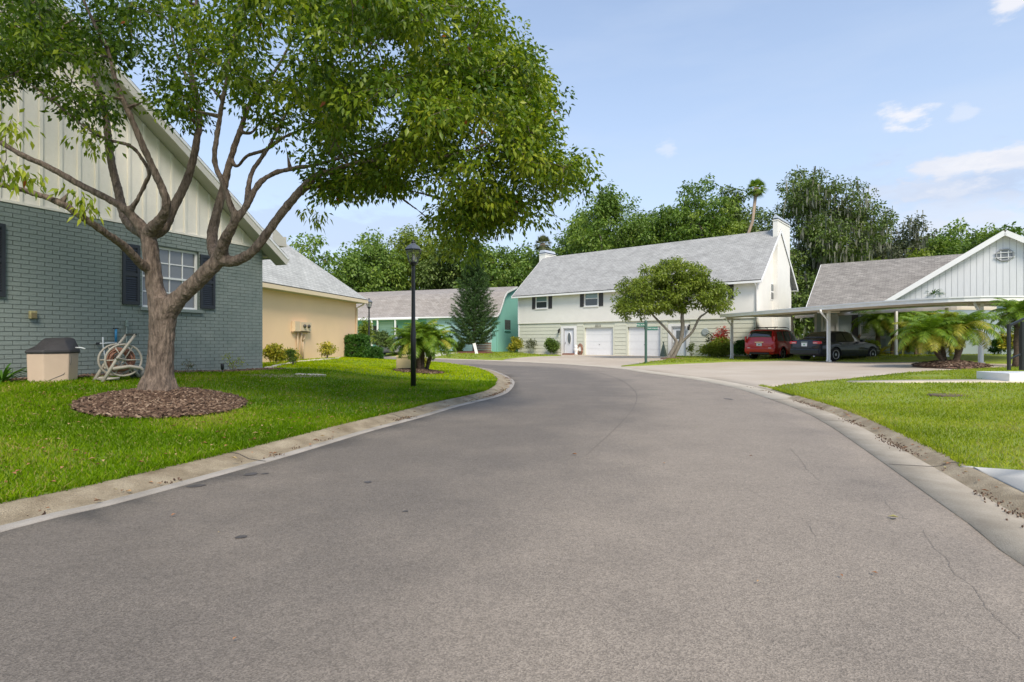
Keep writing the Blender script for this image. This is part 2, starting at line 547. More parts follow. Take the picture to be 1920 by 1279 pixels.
for c in cr_:
    V, Fq = ribbon(c, .0022, .004, .004); Vs.append(V); Fs.append(Fq+n0); n0 += len(V)
tag(raw('road_crack', np.vstack(Vs), np.vstack(Fs), mat('crack_dark', (.145, .127, .108), .9)), kind='structure')
# dark oil patches
def blob_patch(cx, cy, rx, ry, rot, z, m, name):
    n = 26; vs = [(cx, cy, z)]
    for k in range(n):
        a = 2*math.pi*k/n
        r = 1+.28*noise.noise(Vector((math.cos(a)*1.6+cx*7, math.sin(a)*1.6, cy*3)))
        x, y = math.cos(a)*rx*r, math.sin(a)*ry*r
        vs.append((cx+x*math.cos(rot)-y*math.sin(rot), cy+x*math.sin(rot)+y*math.cos(rot), z))
    b = MB(); b.add(vs, [(0, 1+k, 1+(k+1) % n) for k in range(n)])
    return b.build(name, m)
for (px, py, w, h) in ((470, 890, .055, .05), (497, 889, .03, .02), (368, 912, .07, .04), (452, 1008, .035, .025), (690, 905, .03, .03), (1366, 749, .05, .12), (1675, 974, .02, .01), (760, 960, .02, .015)):
    x, y = gp(px, py); tag(blob_patch(x, y, w, h, .3, .004, m_tar, 'oil_stain'), kind='structure')

def sweep(name, P, prof, m, sgn=1, terr=False):
    """cross-section prof [(d,z)] swept along P, d to the left when sgn=1"""
    P = np.asarray(P); rows = []
    for (d, z) in prof:
        Q = offset(P, d*sgn)
        zz = np.full(len(Q), z)
        rows.append(np.c_[Q, zz])
    V = np.vstack(rows); n = len(P); k = len(prof)
    Fq = []
    for a in range(k-1):
        for i in range(n-1):
            q = (a*n+i, a*n+i+1, (a+1)*n+i+1, (a+1)*n+i)
            Fq.append(q[::-1] if sgn == 1 else q)
    return tag(raw(name, V, np.array(Fq), m, smooth=False), kind='structure')
def resamp(P, step):
    P = np.asarray(P); L = np.r_[0, np.cumsum(np.linalg.norm(np.diff(P, axis=0), axis=1))]
    n = max(2, int(L[-1]/step)); t = np.linspace(0, L[-1], n)
    return np.c_[np.interp(t, L, P[:, 0]), np.interp(t, L, P[:, 1])]
RLf = resamp(RL, .25); RRf = resamp(RR, .25)
KL = .44
sweep('gutter', RLf, [(-.02, -.03), (-.02, .006), (.05, .008), (.09, .010)], m_gutter)
kp = [(.09, .010), (.20, .018), (.32, .058), (.40, .066), (.46, .062), (.47, .0)]
for i in range(0, len(RLf)-1, 12): sweep('kerb', RLf[i:i+13], kp, m_kerb)
m_joint = mat('joint', (.07, .06, .05), .9)
yend = gp(1440, 747)[1]
jm = MB()
for P_, sg, pr in ((RLf, 1, [(.0, .007)]+kp[:-1]), (RRf[(RRf[:, 1] < yend)], -1, [(.0, .007), (.34, .0105), (.40, .022), (.46, .056), (.53, .064), (.57, .060)])):
    Q = [offset(P_, d*sg) for d, _ in pr]
    T_ = np.gradient(P_, axis=0); T_ /= np.linalg.norm(T_, axis=1)[:, None]
    for i in range(6, len(P_)-1, 12):
        a_ = [(q[i][0]-T_[i][0]*.007, q[i][1]-T_[i][1]*.007, z+.003) for q, (d, z) in zip(Q, pr)]
        b_ = [(q[i][0]+T_[i][0]*.007, q[i][1]+T_[i][1]*.007, z+.003) for q, (d, z) in zip(Q, pr)]
        n_ = len(a_); jm.add(a_+b_, [(k, k+1, n_+k+1, n_+k) for k in range(n_-1)])
tag(jm.build('kerb_joint', mat('joint', (.07, .06, .05), .9)), kind='structure')
RRn = RRf[(RRf[:, 1] < yend)]
RRfar = RRf[(RRf[:, 1] >= yend-.3)]
sweep('gutter', RRn, [(-.02, -.03), (-.02, .006), (.34, .010)], mat('gutter_concrete_pale', (.33, .28, .21), .9, vscale=2.5, col2=(.48, .42, .33), bump=.3, bscale=120, fine=.15, fscale=100, detail=8), -1)
for i in range(0, len(RRn)-1, 12): sweep('kerb', RRn[i:i+13], [(.34, .010), (.40, .022), (.46, .056), (.53, .064), (.57, .060), (.58, .0)], m_kerb, -1)
sweep('gutter', RRfar, [(-.02, -.03), (-.02, .007), (.45, .012), (.50, .02), (.52, .0)], mat('gutter_far', (.42, .37, .29), .9, vscale=1.5, col2=(.52, .47, .38), fine=.12, fscale=90), -1)
# big concrete apron: driveways of the white house and the parking court
m_drive = mat('driveway_concrete', (.39, .32, .24), .85, vscale=.35, col2=(.49, .43, .35), bump=.2, bscale=80, fine=.10, fscale=60, detail=8)
ap = [tuple(p) for p in offset(RR, -.48) if yend-.6 < p[1] < 33.2 and p[0] > -.9]
apron = ap[::-1]
c_ = [gpt(*p) for p in ((1470, 722), (1520, 716.5), (1585, 711), (1660, 703), (1740, 696.5), (1850, 690.5), (1990, 687))]
# order: from the corner at the lawn tip to the right, then back
apron = [tuple(p) for p in ap]          # near -> far along the road
poly = apron + [(.5, 40), (2, 48), (14, 44), (30, 36), (34, 22)] + c_[::-1]
drive = sheet('driveway', poly, .012, m_drive, .7)
# control joints in the concrete
m_joint = mat('joint', (.20, .18, .15), .9)
# lawns
cb = [tuple(p) for p in offset(RL, .46) if p[1] < 29.5]
lawnL_poly = [(-60, -8)]+[(-5.2, -8)]+cb+[(-6.6, 33), (-10.4, 38), (-16.4, 43.5), (-30.4, 54.5), (-60, 55)]
lawn_left = sheet('lawn_left', lawnL_poly, LAWN, m_grassbase, .6)
tipx = [tuple(p) for p in offset(RR, -.57) if p[1] < yend-.1]
slab_l = [gpt(*p) for p in ((1800, 876), (1920, 884), (2150, 900))]
ynear = slab_l[0][1]
tip_far = [p for p in tipx if p[1] > ynear]
lawnR_poly = [slab_l[0]]+tip_far+[gpt(1448, 727)]+c_+[(34, 21.5), (40, 10), (12, 4.2), slab_l[2], slab_l[1]]
lawn_right = sheet('lawn_right', lawnR_poly, LAWN, m_grassbase2, .5)
slab_poly = [p for p in tipx if ynear-1.35 < p[1] <= ynear][::-1]
slab_poly = [slab_l[0]]+slab_poly+[(12, ynear-2.6), (12, ynear-.35), slab_l[1]]
sheet('sidewalk', slab_poly, LAWN+.008, m_conc2, .5)
near_r = [p for p in tipx if p[1] <= ynear-1.3]
lawn_near = sheet('lawn_near', near_r+[(12, ynear-2.62), (40, 4), (40, -8)], LAWN, m_grassbase2, .6)
side_poly = [gpt(*p, LAWN+.012) for p in ((1592, 714.2), (1700, 712.6), (1990, 711.5), (1990, 719), (1700, 717.8), (1584, 716.8))]
sheet('path', side_poly, LAWN+.012, mat('path_concrete', (.55, .48, .36), .9, var=.12, vscale=2, fine=.1), .6)
isl = [gpt(*p) for p in ((1165, 686), (1200, 684.6), (1280, 681), (1366, 677.3), (1440, 676), (1647, 677.6), (1760, 677.2), (1850, 680), (1990, 681))]
lawnF_poly = isl+[(45, 30), (60, 80), (16, 80), (18, 44), (12, 41.6)]+[gpt(*p) for p in ((1249, 674.6), (1200, 681.5))]
lawn_far = sheet('lawn_court', lawnF_poly, LAWN, m_grassbase2, .8)
fr = [tuple(p) for p in offset(RR, -.50) if p[1] > 33.5 or (p[0] < -.9 and p[1] > 30)]
lawnT_poly = fr+[(-60, 70), (-60, 90), (12, 90), (8, 60), (.8, 48.0)]+[gpt(*p) for p in ((1052, 666.8), (960, 671.0))]
lawn_teal = sheet('lawn_teal', lawnT_poly, LAWN, m_grassbase2, 1.0)

# ------------------------------------------------------------------ grass blades
grassmat = leafmat('grass_blade', [(0, (.065, .14, .001)), (.5, (.14, .25, .003)), (.85, (.25, .35, .006)), (1, (.36, .30, .10))], .4, .6, .08)
grassmat2 = leafmat('grass_blade_dry', [(0, (.16, .22, .010)), (.5, (.29, .35, .022)), (.85, (.40, .42, .06)), (1, (.36, .31, .13))], .4, .6, .08)
grassmat_sun = leafmat('grass_blade_sunlit', [(0, (.20, .28, .001)), (.5, (.36, .45, .003)), (.85, (.44, .52, .01)), (1, (.42, .38, .10))], .4, .6, .05)  # brighter copy: sunshine on the far left lawn put into the blade colour
def grass(name, poly, dens, hgt, wid, m, excl=(), bbox=None, keep=None, tilt=.5):
    P = np.array(poly)
    x0, x1, y0, y1 = bbox if bbox else (*P.min(0)[:1], *P.max(0)[:1], P.min(0)[1], P.max(0)[1])
    n = int((x1-x0)*(y1-y0)*dens)
    X = rng.uniform(x0, x1, n); Y = rng.uniform(y0, y1, n)
    k = inpoly(X, Y, P)
    k &= (np.abs(X) < (Y+1.2)*1.02)          # only near the view; a metre beyond it on either side
    for (ex, ey, ra, rb) in excl: k &= ((X-ex)/ra)**2+((Y-ey)/rb)**2 > 1
    if keep is not None: k &= keep(X, Y)
    X = X[k]; Y = Y[k]; n = len(X)
    Z = terrain(X, Y)+LAWN-.004
    h = hgt*rng.uniform(.55, 1.3, n); w = wid*rng.uniform(.7, 1.3, n)
    a = rng.uniform(0, 2*np.pi, n); la = rng.uniform(0, 2*np.pi, n); t = rng.uniform(.1, 1, n)*tilt*2
    dx = np.cos(a)*w/2; dy = np.sin(a)*w/2
    lx = np.cos(la)*h*t; ly = np.sin(la)*h*t
    B0 = np.c_[X-dx, Y-dy, Z]; B1 = np.c_[X+dx, Y+dy, Z]
    M0 = np.c_[X-dx*.8+lx*.35, Y-dy*.8+ly*.35, Z+h*.55]; M1 = np.c_[X+dx*.8+lx*.35, Y+dy*.8+ly*.35, Z+h*.55]
    T0 = np.c_[X+lx-dx*.15, Y+ly-dy*.15, Z+h*.9]; T1 = np.c_[X+lx+dx*.15, Y+ly+dy*.15, Z+h*.9]
    V = np.stack([B0, B1, M1, M0, T1, T0], 1).reshape(-1, 3)
    i = np.arange(n)[:, None]*6
    Fq = np.concatenate([i+np.array([[0, 1, 2, 3]]), i+np.array([[3, 2, 4, 5]])], 0)
    ps = np.array([noise.noise(Vector((x*.9, y*.9, 0))) for x, y in zip(X[::1], Y[::1])])*.5
    tn = np.clip(rng.normal(.42, .2, n)+ps*1.1, 0, .9)
    tn[rng.random(n) < .035+np.clip(ps*.6, 0, .2)] = 1
    return tag(raw(name, V, Fq, m, tint=np.concatenate([tn, tn])), kind='stuff')
TREE = (-5.07, 8.0)
BED = (TREE[0]+.16, TREE[1]-.05, .99, 1.23)
BED2 = (-2.95, 17.7, .80, .85)
exl = (BED, BED2)
wallfn = lambda X, Y: (X > -8.38+.449*(Y-10.2)+.75) | (Y > 15.2)
cbp = lawnL_poly
grass('grass_near', cbp, 2900, .048, .0085, grassmat, exl, (-9, 0, 2.6, 8.2), wallfn)
grass('grass_mid', cbp, 1100, .048, .012, grassmat, exl, (-11, .2, 8.2, 15), wallfn)
sw = [tuple(p) for p in offset(RL, .40) if 2.5 < p[1] < 15]; sw2 = [tuple(p) for p in offset(RL, .53) if 2.5 < p[1] < 15]
grass('grass_edge', sw+sw2[::-1], 2600, .060, .008, grassmat, (), (-5, 1, 2.6, 14), None, .8)
sw = [tuple(p) for p in offset(RR, -.52) if 4.8 < p[1] < 15]; sw2 = [tuple(p) for p in offset(RR, -.64) if 4.8 < p[1] < 15]
grass('grass_edge', sw+sw2[::-1], 1900, .052, .009, grassmat2, (), (3, 7, 4.9, 14.5), lambda X, Y: Y < 13.6, .8)
grass('grass_far', cbp, 280, .05, .022, grassmat_sun, exl, (-10, .2, 15, 31), wallfn)
bl = [p for p in lawnR_poly]
grass('grass_near_right', bl, 1500, .040, .009, grassmat2, ((10.9, 14.6, .5, .4),), (3, 13, 4, 9.5))
grass('grass_near_right', near_r+[(12, ynear-2.62), (40, 4), (40, -8)], 500, .04, .012, grassmat2, (), (3, 9, 1, 4))
grass('grass_mid_right', bl, 480, .040, .014, grassmat2, ((10.9, 14.6, .5, .4),), (4.5, 21, 9.5, 21), lambda X, Y: ~inpoly(X, Y, np.array(side_poly)))
grass('grass_far_right', lawnF_poly, 60, .06, .03, grassmat2, (), (6, 30, 26, 40))
grass('grass_far_teal', lawnT_poly, 35, .07, .04, grassmat2, (), (-16, 4, 34, 50))

# ------------------------------------------------------------------ trees: skeleton growth, tubes, leaves
def unit(v): return v/(np.linalg.norm(v, axis=-1, keepdims=True)+1e-9)
class Skel:
    def __init__(s): s.p = []; s.par = []; s.r = []
    def path(s, pts, rad, parent=-1):
        """add a polyline of nodes, returns index of the last"""
        for p, r in zip(pts, rad):
            s.p.append(np.array(p, float)); s.par.append(parent); s.r.append(r); parent = len(s.p)-1
        return parent
    def nearest(s, q):
        P = np.array(s.p); return int(np.argmin(((P-q)**2).sum(1)))
    def grow(s, A, step=.35, tip=.006, sag=.06, minnode=0, jit=.25):
        """connect attractors to the growing skeleton, nearest first"""
        A = np.asarray(A)
        P = np.zeros((len(s.p)+len(A)*14+10, 3)); n = len(s.p); P[:n] = np.array(s.p)
        P[:minnode] += 0
        d = ((A[:, None]-P[None, minnode:n])**2).sum(2).min(1)
        order = np.argsort(d)
        ends = []
        for i in order:
            q = A[i]
            dist = ((P[minnode:n]-q)**2).sum(1)
            dist = dist*(1+.25*(P[minnode:n, 2] > q[2]+.3*np.sqrt(dist)))
            j = int(np.argmin(dist))+minnode
            b = P[j]; L = np.linalg.norm(q-b)
            k = max(1, min(12, int(L/step)))
            par = j
            side = unit(np.cross(q-b, rng.normal(size=3)))*L*.12
            for t in range(1, k+1):
                u = t/k
                c = b+(q-b)*u+side*math.sin(math.pi*u)+np.array([0, 0, sag*L*math.sin(math.pi*u)])
                if t < k: c = c+rng.normal(0, step*.08*jit*4, 3)
                P[n] = c; s.p.append(c); s.par.append(par); s.r.append(None); par = n; n += 1
            ends.append(par)
        return ends
    def radii(s, tip=.006, p=2.3, cap=True):
        n = len(s.p); acc = np.zeros(n); out = [0]*n
        for i in range(n-1, -1, -1):
            r = max(tip, acc[i]**(1/p)) if acc[i] > 0 else tip
            if s.r[i] is not None: r = s.r[i]
            out[i] = r
            if s.par[i] >= 0: acc[s.par[i]] += r**p
        if cap:
            for i in range(n):
                if s.r[i] is None and s.par[i] >= 0: out[i] = min(out[i], out[s.par[i]]*.92)
        s.rad = out
    def mesh(s, keep=None, nb=7, nt=4, caps=False):
        n = len(s.p); ch = [[] for _ in range(n)]
        for i in range(n):
            if s.par[i] >= 0: ch[s.par[i]].append(i)
        b = MB()
        starts = [(i, None) for i in range(n) if s.par[i] < 0]
        while starts:
            i, pr = starts.pop()
            pts = [s.p[pr]] if pr is not None else []
            rr = [min(s.rad[i]*1.15, s.rad[pr])] if pr is not None else []
            while True:
                pts.append(s.p[i]); rr.append(s.rad[i])
                if not ch[i]: break
                c = sorted(ch[i], key=lambda k: -s.rad[k])
                for k in c[1:]: starts.append((k, i))
                i = c[0]
            if len(pts) < 2: continue
            if keep is not None and not keep(max(rr)): continue
            b.tube(pts, rr, nb if max(rr) > .04 else nt, caps=caps)
        return b
def leafcloud(C, per, rad, L, W, droop=.3, tintbase=None, upn=.5, flat=.75, Lvar=.35):
    """leaves scattered round cluster centres C; returns V,F,tint"""
    C = np.asarray(C); n = len(C)*per
    ci = np.repeat(np.arange(len(C)), per)
    o = rng.normal(size=(n, 3)); o = unit(o)*(rng.random((n, 1))**.45)*rad
    o[:, 2] *= flat
    B = C[ci]+o
    out = unit(o+rng.normal(0, rad*.45, (n, 3))+np.array([0, 0, -droop*rad]))
    nrm = unit(rng.normal(0, .6, (n, 3))+np.array([0, 0, upn])+unit(o)*.3)
    side = unit(np.cross(out, nrm)); nn = unit(np.cross(side, out))
    l = L*rng.uniform(1-Lvar, 1+Lvar, (n, 1)); w = W*rng.uniform(.75, 1.25, (n, 1))
    V = np.stack([B, B+out*l*.42+side*w/2+nn*w*.18, B+out*l-np.array([0, 0, 1])*l*.12, B+out*l*.42-side*w/2+nn*w*.18], 1).reshape(-1, 3)
    i = np.arange(n)[:, None]*4
    Fq = np.concatenate([i+np.array([[0, 1, 2]]), i+np.array([[0, 2, 3]])], 0)
    tb = rng.normal(.45, .13, len(C)) if tintbase is None else tintbase
    t = np.clip(tb[ci]+rng.normal(0, .13, n), 0, .93)
    sel = rng.random(n) < .0012
    t[sel] = 1
    return V, Fq, np.concatenate([t, t])
def bark(name, c1, c2, bump=.8, sc=14, stretch=(1, 1, .25)):
    m = mat(name, c1, .9, vscale=sc, col2=c2, bump=bump, bscale=26, stretch=stretch, detail=8, fine=.3, fscale=70)
    m.node_tree.nodes['Bump'].inputs['Distance'].default_value = .05
    return m
m_bark = bark('bark_brown', (.060, .042, .031), (.235, .178, .138), 1.0, 22)
m_barkg = bark('bark_grey', (.13, .115, .095), (.27, .24, .20))
m_leafmain = leafmat('leaf_main', [(0, (.032, .068, .006)), (.35, (.078, .140, .010)), (.65, (.165, .235, .014)), (.93, (.33, .37, .03)), (1, (.42, .12, .04))], .36, .38)
m_leafmid = leafmat('leaf_mid', [(0, (.07, .12, .025)), (.5, (.14, .23, .036)), (.93, (.27, .35, .055)), (1, (.20, .17, .06))], .28)
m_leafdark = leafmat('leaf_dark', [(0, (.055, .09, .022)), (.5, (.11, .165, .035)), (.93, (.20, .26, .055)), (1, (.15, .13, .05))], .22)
m_leafgrey = leafmat('leaf_grey', [(0, (.05, .065, .030)), (.5, (.10, .12, .055)), (.93, (.18, .19, .10)), (1, (.20, .16, .09))], .22)
m_leafoliv = leafmat('leaf_olive', [(0, (.08, .12, .015)), (.5, (.17, .23, .024)), (.93, (.28, .33, .05)), (1, (.22, .15, .04))], .28)
m_leafyel = leafmat('leaf_croton', [(0, (.10, .14, .01)), (.4, (.26, .27, .02)), (.7, (.50, .42, .04)), (.93, (.62, .52, .10)), (1, (.45, .16, .05))], .25)
m_leafhedge = leafmat('leaf_hedge', [(0, (.022, .07, .010)), (.5, (.05, .135, .015)), (.93, (.11, .22, .02)), (1, (.15, .2, .04))], .22)
m_needle = leafmat('needle_pine', [(0, (.022, .055, .012)), (.5, (.045, .095, .018)), (.93, (.08, .15, .03)), (1, (.12, .10, .05))], .12)
m_red = leafmat('leaf_red', [(0, (.16, .02, .02)), (.5, (.35, .05, .04)), (.93, (.5, .14, .08)), (1, (.15, .1, .05))], .3)
m_moss = leafmat('spanish_moss', [(0, (.13, .135, .10)), (.5, (.20, .205, .16)), (1, (.28, .28, .22))], .2, .9)

# ---- the big foreground tree
TZ = TREE[1]
def tp(px, py, dz=0.0):
    Y = TZ+dz
    return np.array([(px-960)/F*Y, Y, H+(640-py)/F*Y])
sk = Skel()
def branch(pts, parent=-1):
    """pts: (px,py,width_px,dz) ; smoothed"""
    P = np.array([[*tp(a, b, d), max(w*.61, min(w, 5))/2/F*(TZ+d)] for a, b, w, d in pts])
    out = []
    for i in range(len(P)-1):
        p0 = P[max(i-1, 0)]; p1 = P[i]; p2 = P[i+1]; p3 = P[min(i+2, len(P)-1)]
        for k in range(4):
            t = k/4; out.append(.5*((2*p1)+(-p0+p2)*t+(2*p0-5*p1+4*p2-p3)*t*t+(-p0+3*p1-3*p2+p3)*t**3))
    out.append(P[-1]); out = np.array(out)
    if parent >= 0: out = out[1:]
    return sk.path(out[:, :3], out[:, 3], parent)
def near(px, py, dz=0): return sk.nearest(tp(px, py, dz))
branch([(298, 742, 112, 0), (297, 722, 96, 0), (299, 700, 80, 0), (302, 660, 72, 0), (304, 620, 72, 0), (306, 590, 78, 0), (304, 560, 70, 0)])
nB = near(306, 590)
branch([(306, 590, 78, 0), (292, 545, 52, .0), (286, 500, 48, .0), (281, 460, 46, .0), (276, 440, 44, 0)], nB)
branch([(306, 590, 78, 0), (335, 560, 52, -.05), (368, 530, 48, -.1), (398, 500, 46, -.15), (412, 488, 42, -.15)], nB)
nA = near(276, 440)
nR = near(412, 488, -.15)
branch([(286, 500, 48, 0), (268, 498, 30, -.15), (232, 462, 26, -.5), (190, 432, 23, -.9), (150, 405, 22, -1.1), (115, 382, 22, -1.2), (70, 365, 19, -1.3), (35, 355, 18, -1.4), (-20, 340, 17, -1.5), (-90, 300, 14, -1.7), (-170, 230, 10, -1.9)], near(286, 500))
branch([(276, 440, 44, 0), (240, 398, 27, -.1), (200, 372, 22, -.2), (150, 347, 21, -.3), (90, 313, 19, -.4), (45, 293, 18, -.5), (-5, 262, 16, -.6), (-80, 200, 12, -.7), (-150, 120, 9, -.8)], nA)
branch([(240, 398, 27, -.1), (255, 380, 14, -.15), (272, 345, 13, -.2), (280, 325, 12, -.25), (262, 292, 12, -.3), (240, 272, 12, -.35), (200, 262, 11, -.4), (150, 232, 10, -.5), (105, 195, 9, -.6), (65, 165, 8, -.7), (25, 140, 7, -.8)], near(240, 398, -.1))
branch([(276, 440, 44, 0), (238, 415, 30, .5), (222, 360, 25, .8), (208, 300, 23, .9), (202, 250, 21, 1.0), (193, 190, 19, 1.1), (170, 140, 16, 1.2), (120, 80, 14, 1.3), (75, 20, 11, 1.4), (40, -60, 8, 1.5), (20, -160, 6, 1.6)], nA)
branch([(276, 440, 44, 0), (305, 408, 32, -.2), (312, 380, 26, -.3), (300, 345, 24, -.35), (275, 290, 21, -.45), (245, 220, 18, -.55), (218, 155, 15, -.65), (200, 90, 13, -.7), (165, 20, 11, -.8), (130, -80, 8, -.9), (110, -220, 6, -1.0)], nA)
branch([(276, 440, 44, 0), (305, 430, 34, .1), (325, 390, 28, .2), (350, 340, 25, .3), (365, 285, 22, .35), (374, 220, 19, .4), (365, 165, 18, .45), (356, 110, 14, .5), (368, 10, 12, .5), (375, -100, 9, .5), (365, -260, 6, .5)], nA)
branch([(365, 165, 18, .45), (345, 135, 11, .6), (328, 90, 9, .8), (318, 30, 7, 1.0), (300, -80, 5, 1.1)], near(365, 165, .45))
branch([(412, 488, 42, -.15), (440, 490, 34, -.2), (470, 475, 30, -.25), (492, 450, 28, -.3), (522, 408, 27, -.3), (560, 362, 25, -.35), (590, 332, 22, -.4), (620, 322, 18, -.45), (660, 308, 15, -.5), (710, 302, 14, -.6), (790, 300, 12, -.7), (860, 288, 10, -.8), (940, 262, 8, -.9), (1010, 250, 5, -1.0)], nR)
branch([(560, 362, 25, -.35), (575, 354, 17, -.3), (607, 346, 15, -.2), (642, 342, 14, -.1), (675, 328, 13, 0), (700, 312, 11, .1), (760, 290, 9, .2), (840, 250, 7, .3), (900, 200, 5, .4)], near(560, 362, -.35))
branch([(675, 328, 13, 0), (720, 343, 8, .1), (770, 358, 7, .15), (830, 374, 6, .2), (890, 398, 5, .3), (930, 415, 4, .3)], near(675, 328))
branch([(720, 343, 8, .1), (750, 370, 5, .1), (790, 400, 4, .1), (820, 430, 3, .1), (830, 465, 2.5, .1)], near(720, 343, .1))
branch([(412, 488, 42, -.15), (400, 470, 34, .2), (398, 440, 32, .4), (405, 405, 28, .5), (420, 350, 24, .6), (432, 300, 20, .65), (450, 246, 17, .7), (468, 198, 14, .75), (497, 160, 12, .8), (530, 110, 10, .9), (560, 40, 8, 1.0), (590, -80, 6, 1.0)], nR)
branch([(412, 488, 42, -.15), (420, 455, 36, -.3), (440, 415, 26, -.45), (432, 385, 20, -.5), (418, 345, 18, -.55), (404, 310, 17, -.55), (403, 280, 16, -.6), (411, 230, 16, -.6), (418, 188, 14, -.65), (428, 132, 13, -.7), (436, 86, 11, -.75), (450, 0, 9, -.8), (470, -120, 7, -.9)], nR)
branch([(418, 188, 14, -.65), (400, 170, 9, -.75), (386, 145, 8, -.85), (375, 110, 7, -1), (350, 50, 6, -1.1)], near(418, 188, -.65))
branch([(440, 415, 26, -.45), (462, 388, 20, -.4), (484, 347, 19, -.35), (515, 325, 16, -.3), (553, 316, 15, -.3), (580, 312, 13, -.35), (612, 304, 11, -.4), (680, 285, 9, -.5), (760, 255, 8, -.6), (830, 210, 6, -.7), (900, 160, 5, -.8)], near(440, 415, -.45))
branch([(462, 388, 20, -.4), (470, 330, 15, -.2), (490, 297, 14, -.1), (505, 275, 12, 0), (520, 245, 11, .1), (560, 180, 9, .2), (640, 130, 7, .3), (720, 60, 5, .4)], near(462, 388, -.4))
branch([(432, 300, 20, .65), (445, 312, 11, .6), (465, 292, 12, .5), (499, 281, 12, .4), (533, 258, 11, .35), (590, 235, 9, .3), (660, 215, 7, .2), (740, 180, 5, .1)], near(432, 300, .65))
branch([(450, 246, 17, .7), (470, 250, 10, .6), (490, 228, 10, .5), (514, 213, 9, .4), (570, 190, 8, .3), (640, 150, 6, .2), (700, 90, 5, .1), (760, 20, 4, 0)], near(450, 246, .7))
nmain = len(sk.p)
CAN = np.array([(-230, -420), (250, -640), (600, -520), (830, -240), (925, -40), (945, 25), (950, 62), (1012, 105), (1036, 160), (1038, 200), (1070, 238), (1090, 268), (1118, 308), (1088, 340), (1062, 368), (1015, 392), (985, 396), (945, 420), (905, 432), (880, 455), (848, 482), (815, 462), (800, 415), (760, 380), (700, 372), (640, 378), (592, 408), (572, 398), (598, 366), (560, 300), (520, 275), (490, 262), (450, 225), (400, 222), (350, 228), (318, 195), (270, 140), (235, 175), (225, 250), (190, 285), (150, 262), (118, 205), (60, 165), (0, 158), (-120, 190), (-260, 150)], float)
A = []
ctr = np.array([430., 60.])
while len(A) < 1250:
    n = 4000
    X = rng.uniform(-260, 1120, n); Y = rng.uniform(-640, 485, n)
    k = inpoly(X, Y, CAN)
    X = X[k]; Y = Y[k]
    d = distline(X, Y, CAN, True)
    k = d > 20; X = X[k]; Y = Y[k]; d = d[k]
    # clumpy density with holes
    dn = np.array([noise.noise(Vector((x/85, y/75, 3.1))) for x, y in zip(X, Y)])
    keepp = np.clip(.52+dn*1.6, .04, 1)*np.where(Y < -60, .55, 1)*np.where((X > 560) & (Y > -60), 1.5, .5)*np.where((Y > 330), .6, 1)
    k = rng.random(len(X)) < keepp*.35
    X = X[k]; Y = Y[k]; d = d[k]
    thick = np.clip(d/190, .10, 1)**.7*2.6
    dz = rng.uniform(-1, 1, len(X))*thick-.1
    for x, y, z in zip(X, Y, dz): A.append(tp(x, y, z))
A = A[:1250]
for (cx, cy, rx, ry, n) in ((855, 435, 34, 40, 22), (935, 402, 42, 20, 18), (980, 385, 50, 22, 14), (1070, 330, 32, 30, 12), (700, 342, 60, 14, 12), (620, 362, 30, 12, 6), (330, 205, 40, 26, 10), (30, 110, 70, 55, 36), (150, 60, 90, 60, 20), (290, 50, 70, 60, 8), (170, 225, 50, 35, 6), (1000, 230, 60, 60, 22), (960, 110, 40, 60, 16)):
    for _ in range(n): A.append(tp(cx+rng.uniform(-1, 1)*rx, cy+rng.uniform(-1, 1)*ry, rng.uniform(-.9, .5)))
A = np.array(A)
sprout = [tp(x, y, z) for x, y, z in ((20, 228, -2.2), (38, 246, -2.2), (10, 252, -2.2), (12, 300, -2.1), (40, 322, -2.1), (62, 338, -2.1), (20, 340, -2.1), (128, 362, -1.2), (150, 376, -1.2), (172, 384, -1.2), (160, 396, -1.2), (5, 315, -2.1), (600, 405, .3), (590, 415, .3), (575, 395, .3), (165, 250, -.6), (180, 280, -.6), (150, 265, -.7))]
thin0 = int(nmain*.0)
sk.grow(np.vstack([A, sprout]), step=.22, sag=.05, minnode=40, jit=.3)
sk.radii(tip=.0035, p=2.2)
# split: heavy limbs fused by remeshing, twigs as plain tubes
class _S: pass
def submesh(S, lo, hi, nb, nt):
    T = Skel(); T.p = S.p[lo:hi]; T.par = [q-lo if q >= lo else -1 for q in S.par[lo:hi]]; T.rad = S.rad[lo:hi]; T.r = S.r[lo:hi]
    return T.mesh(nb=nb, nt=nt)
tree_root = empty('shade_tree', (TREE[0], TREE[1], tz(*TREE)))
tag(tree_root, 'large spreading shade tree with thick forked brown trunk on the left lawn', 'tree')
def toroot(b, root):
    o = root.location
    b.v = [(v[0]-o.x, v[1]-o.y, v[2]-o.z) for v in b.v]; return b
T = Skel(); T.p = sk.p[:nmain]; T.par = sk.par[:nmain]; T.rad = sk.rad[:nmain]; T.r = sk.r[:nmain]
limb = toroot(T.mesh(nb=16, nt=10, caps=True), tree_root)
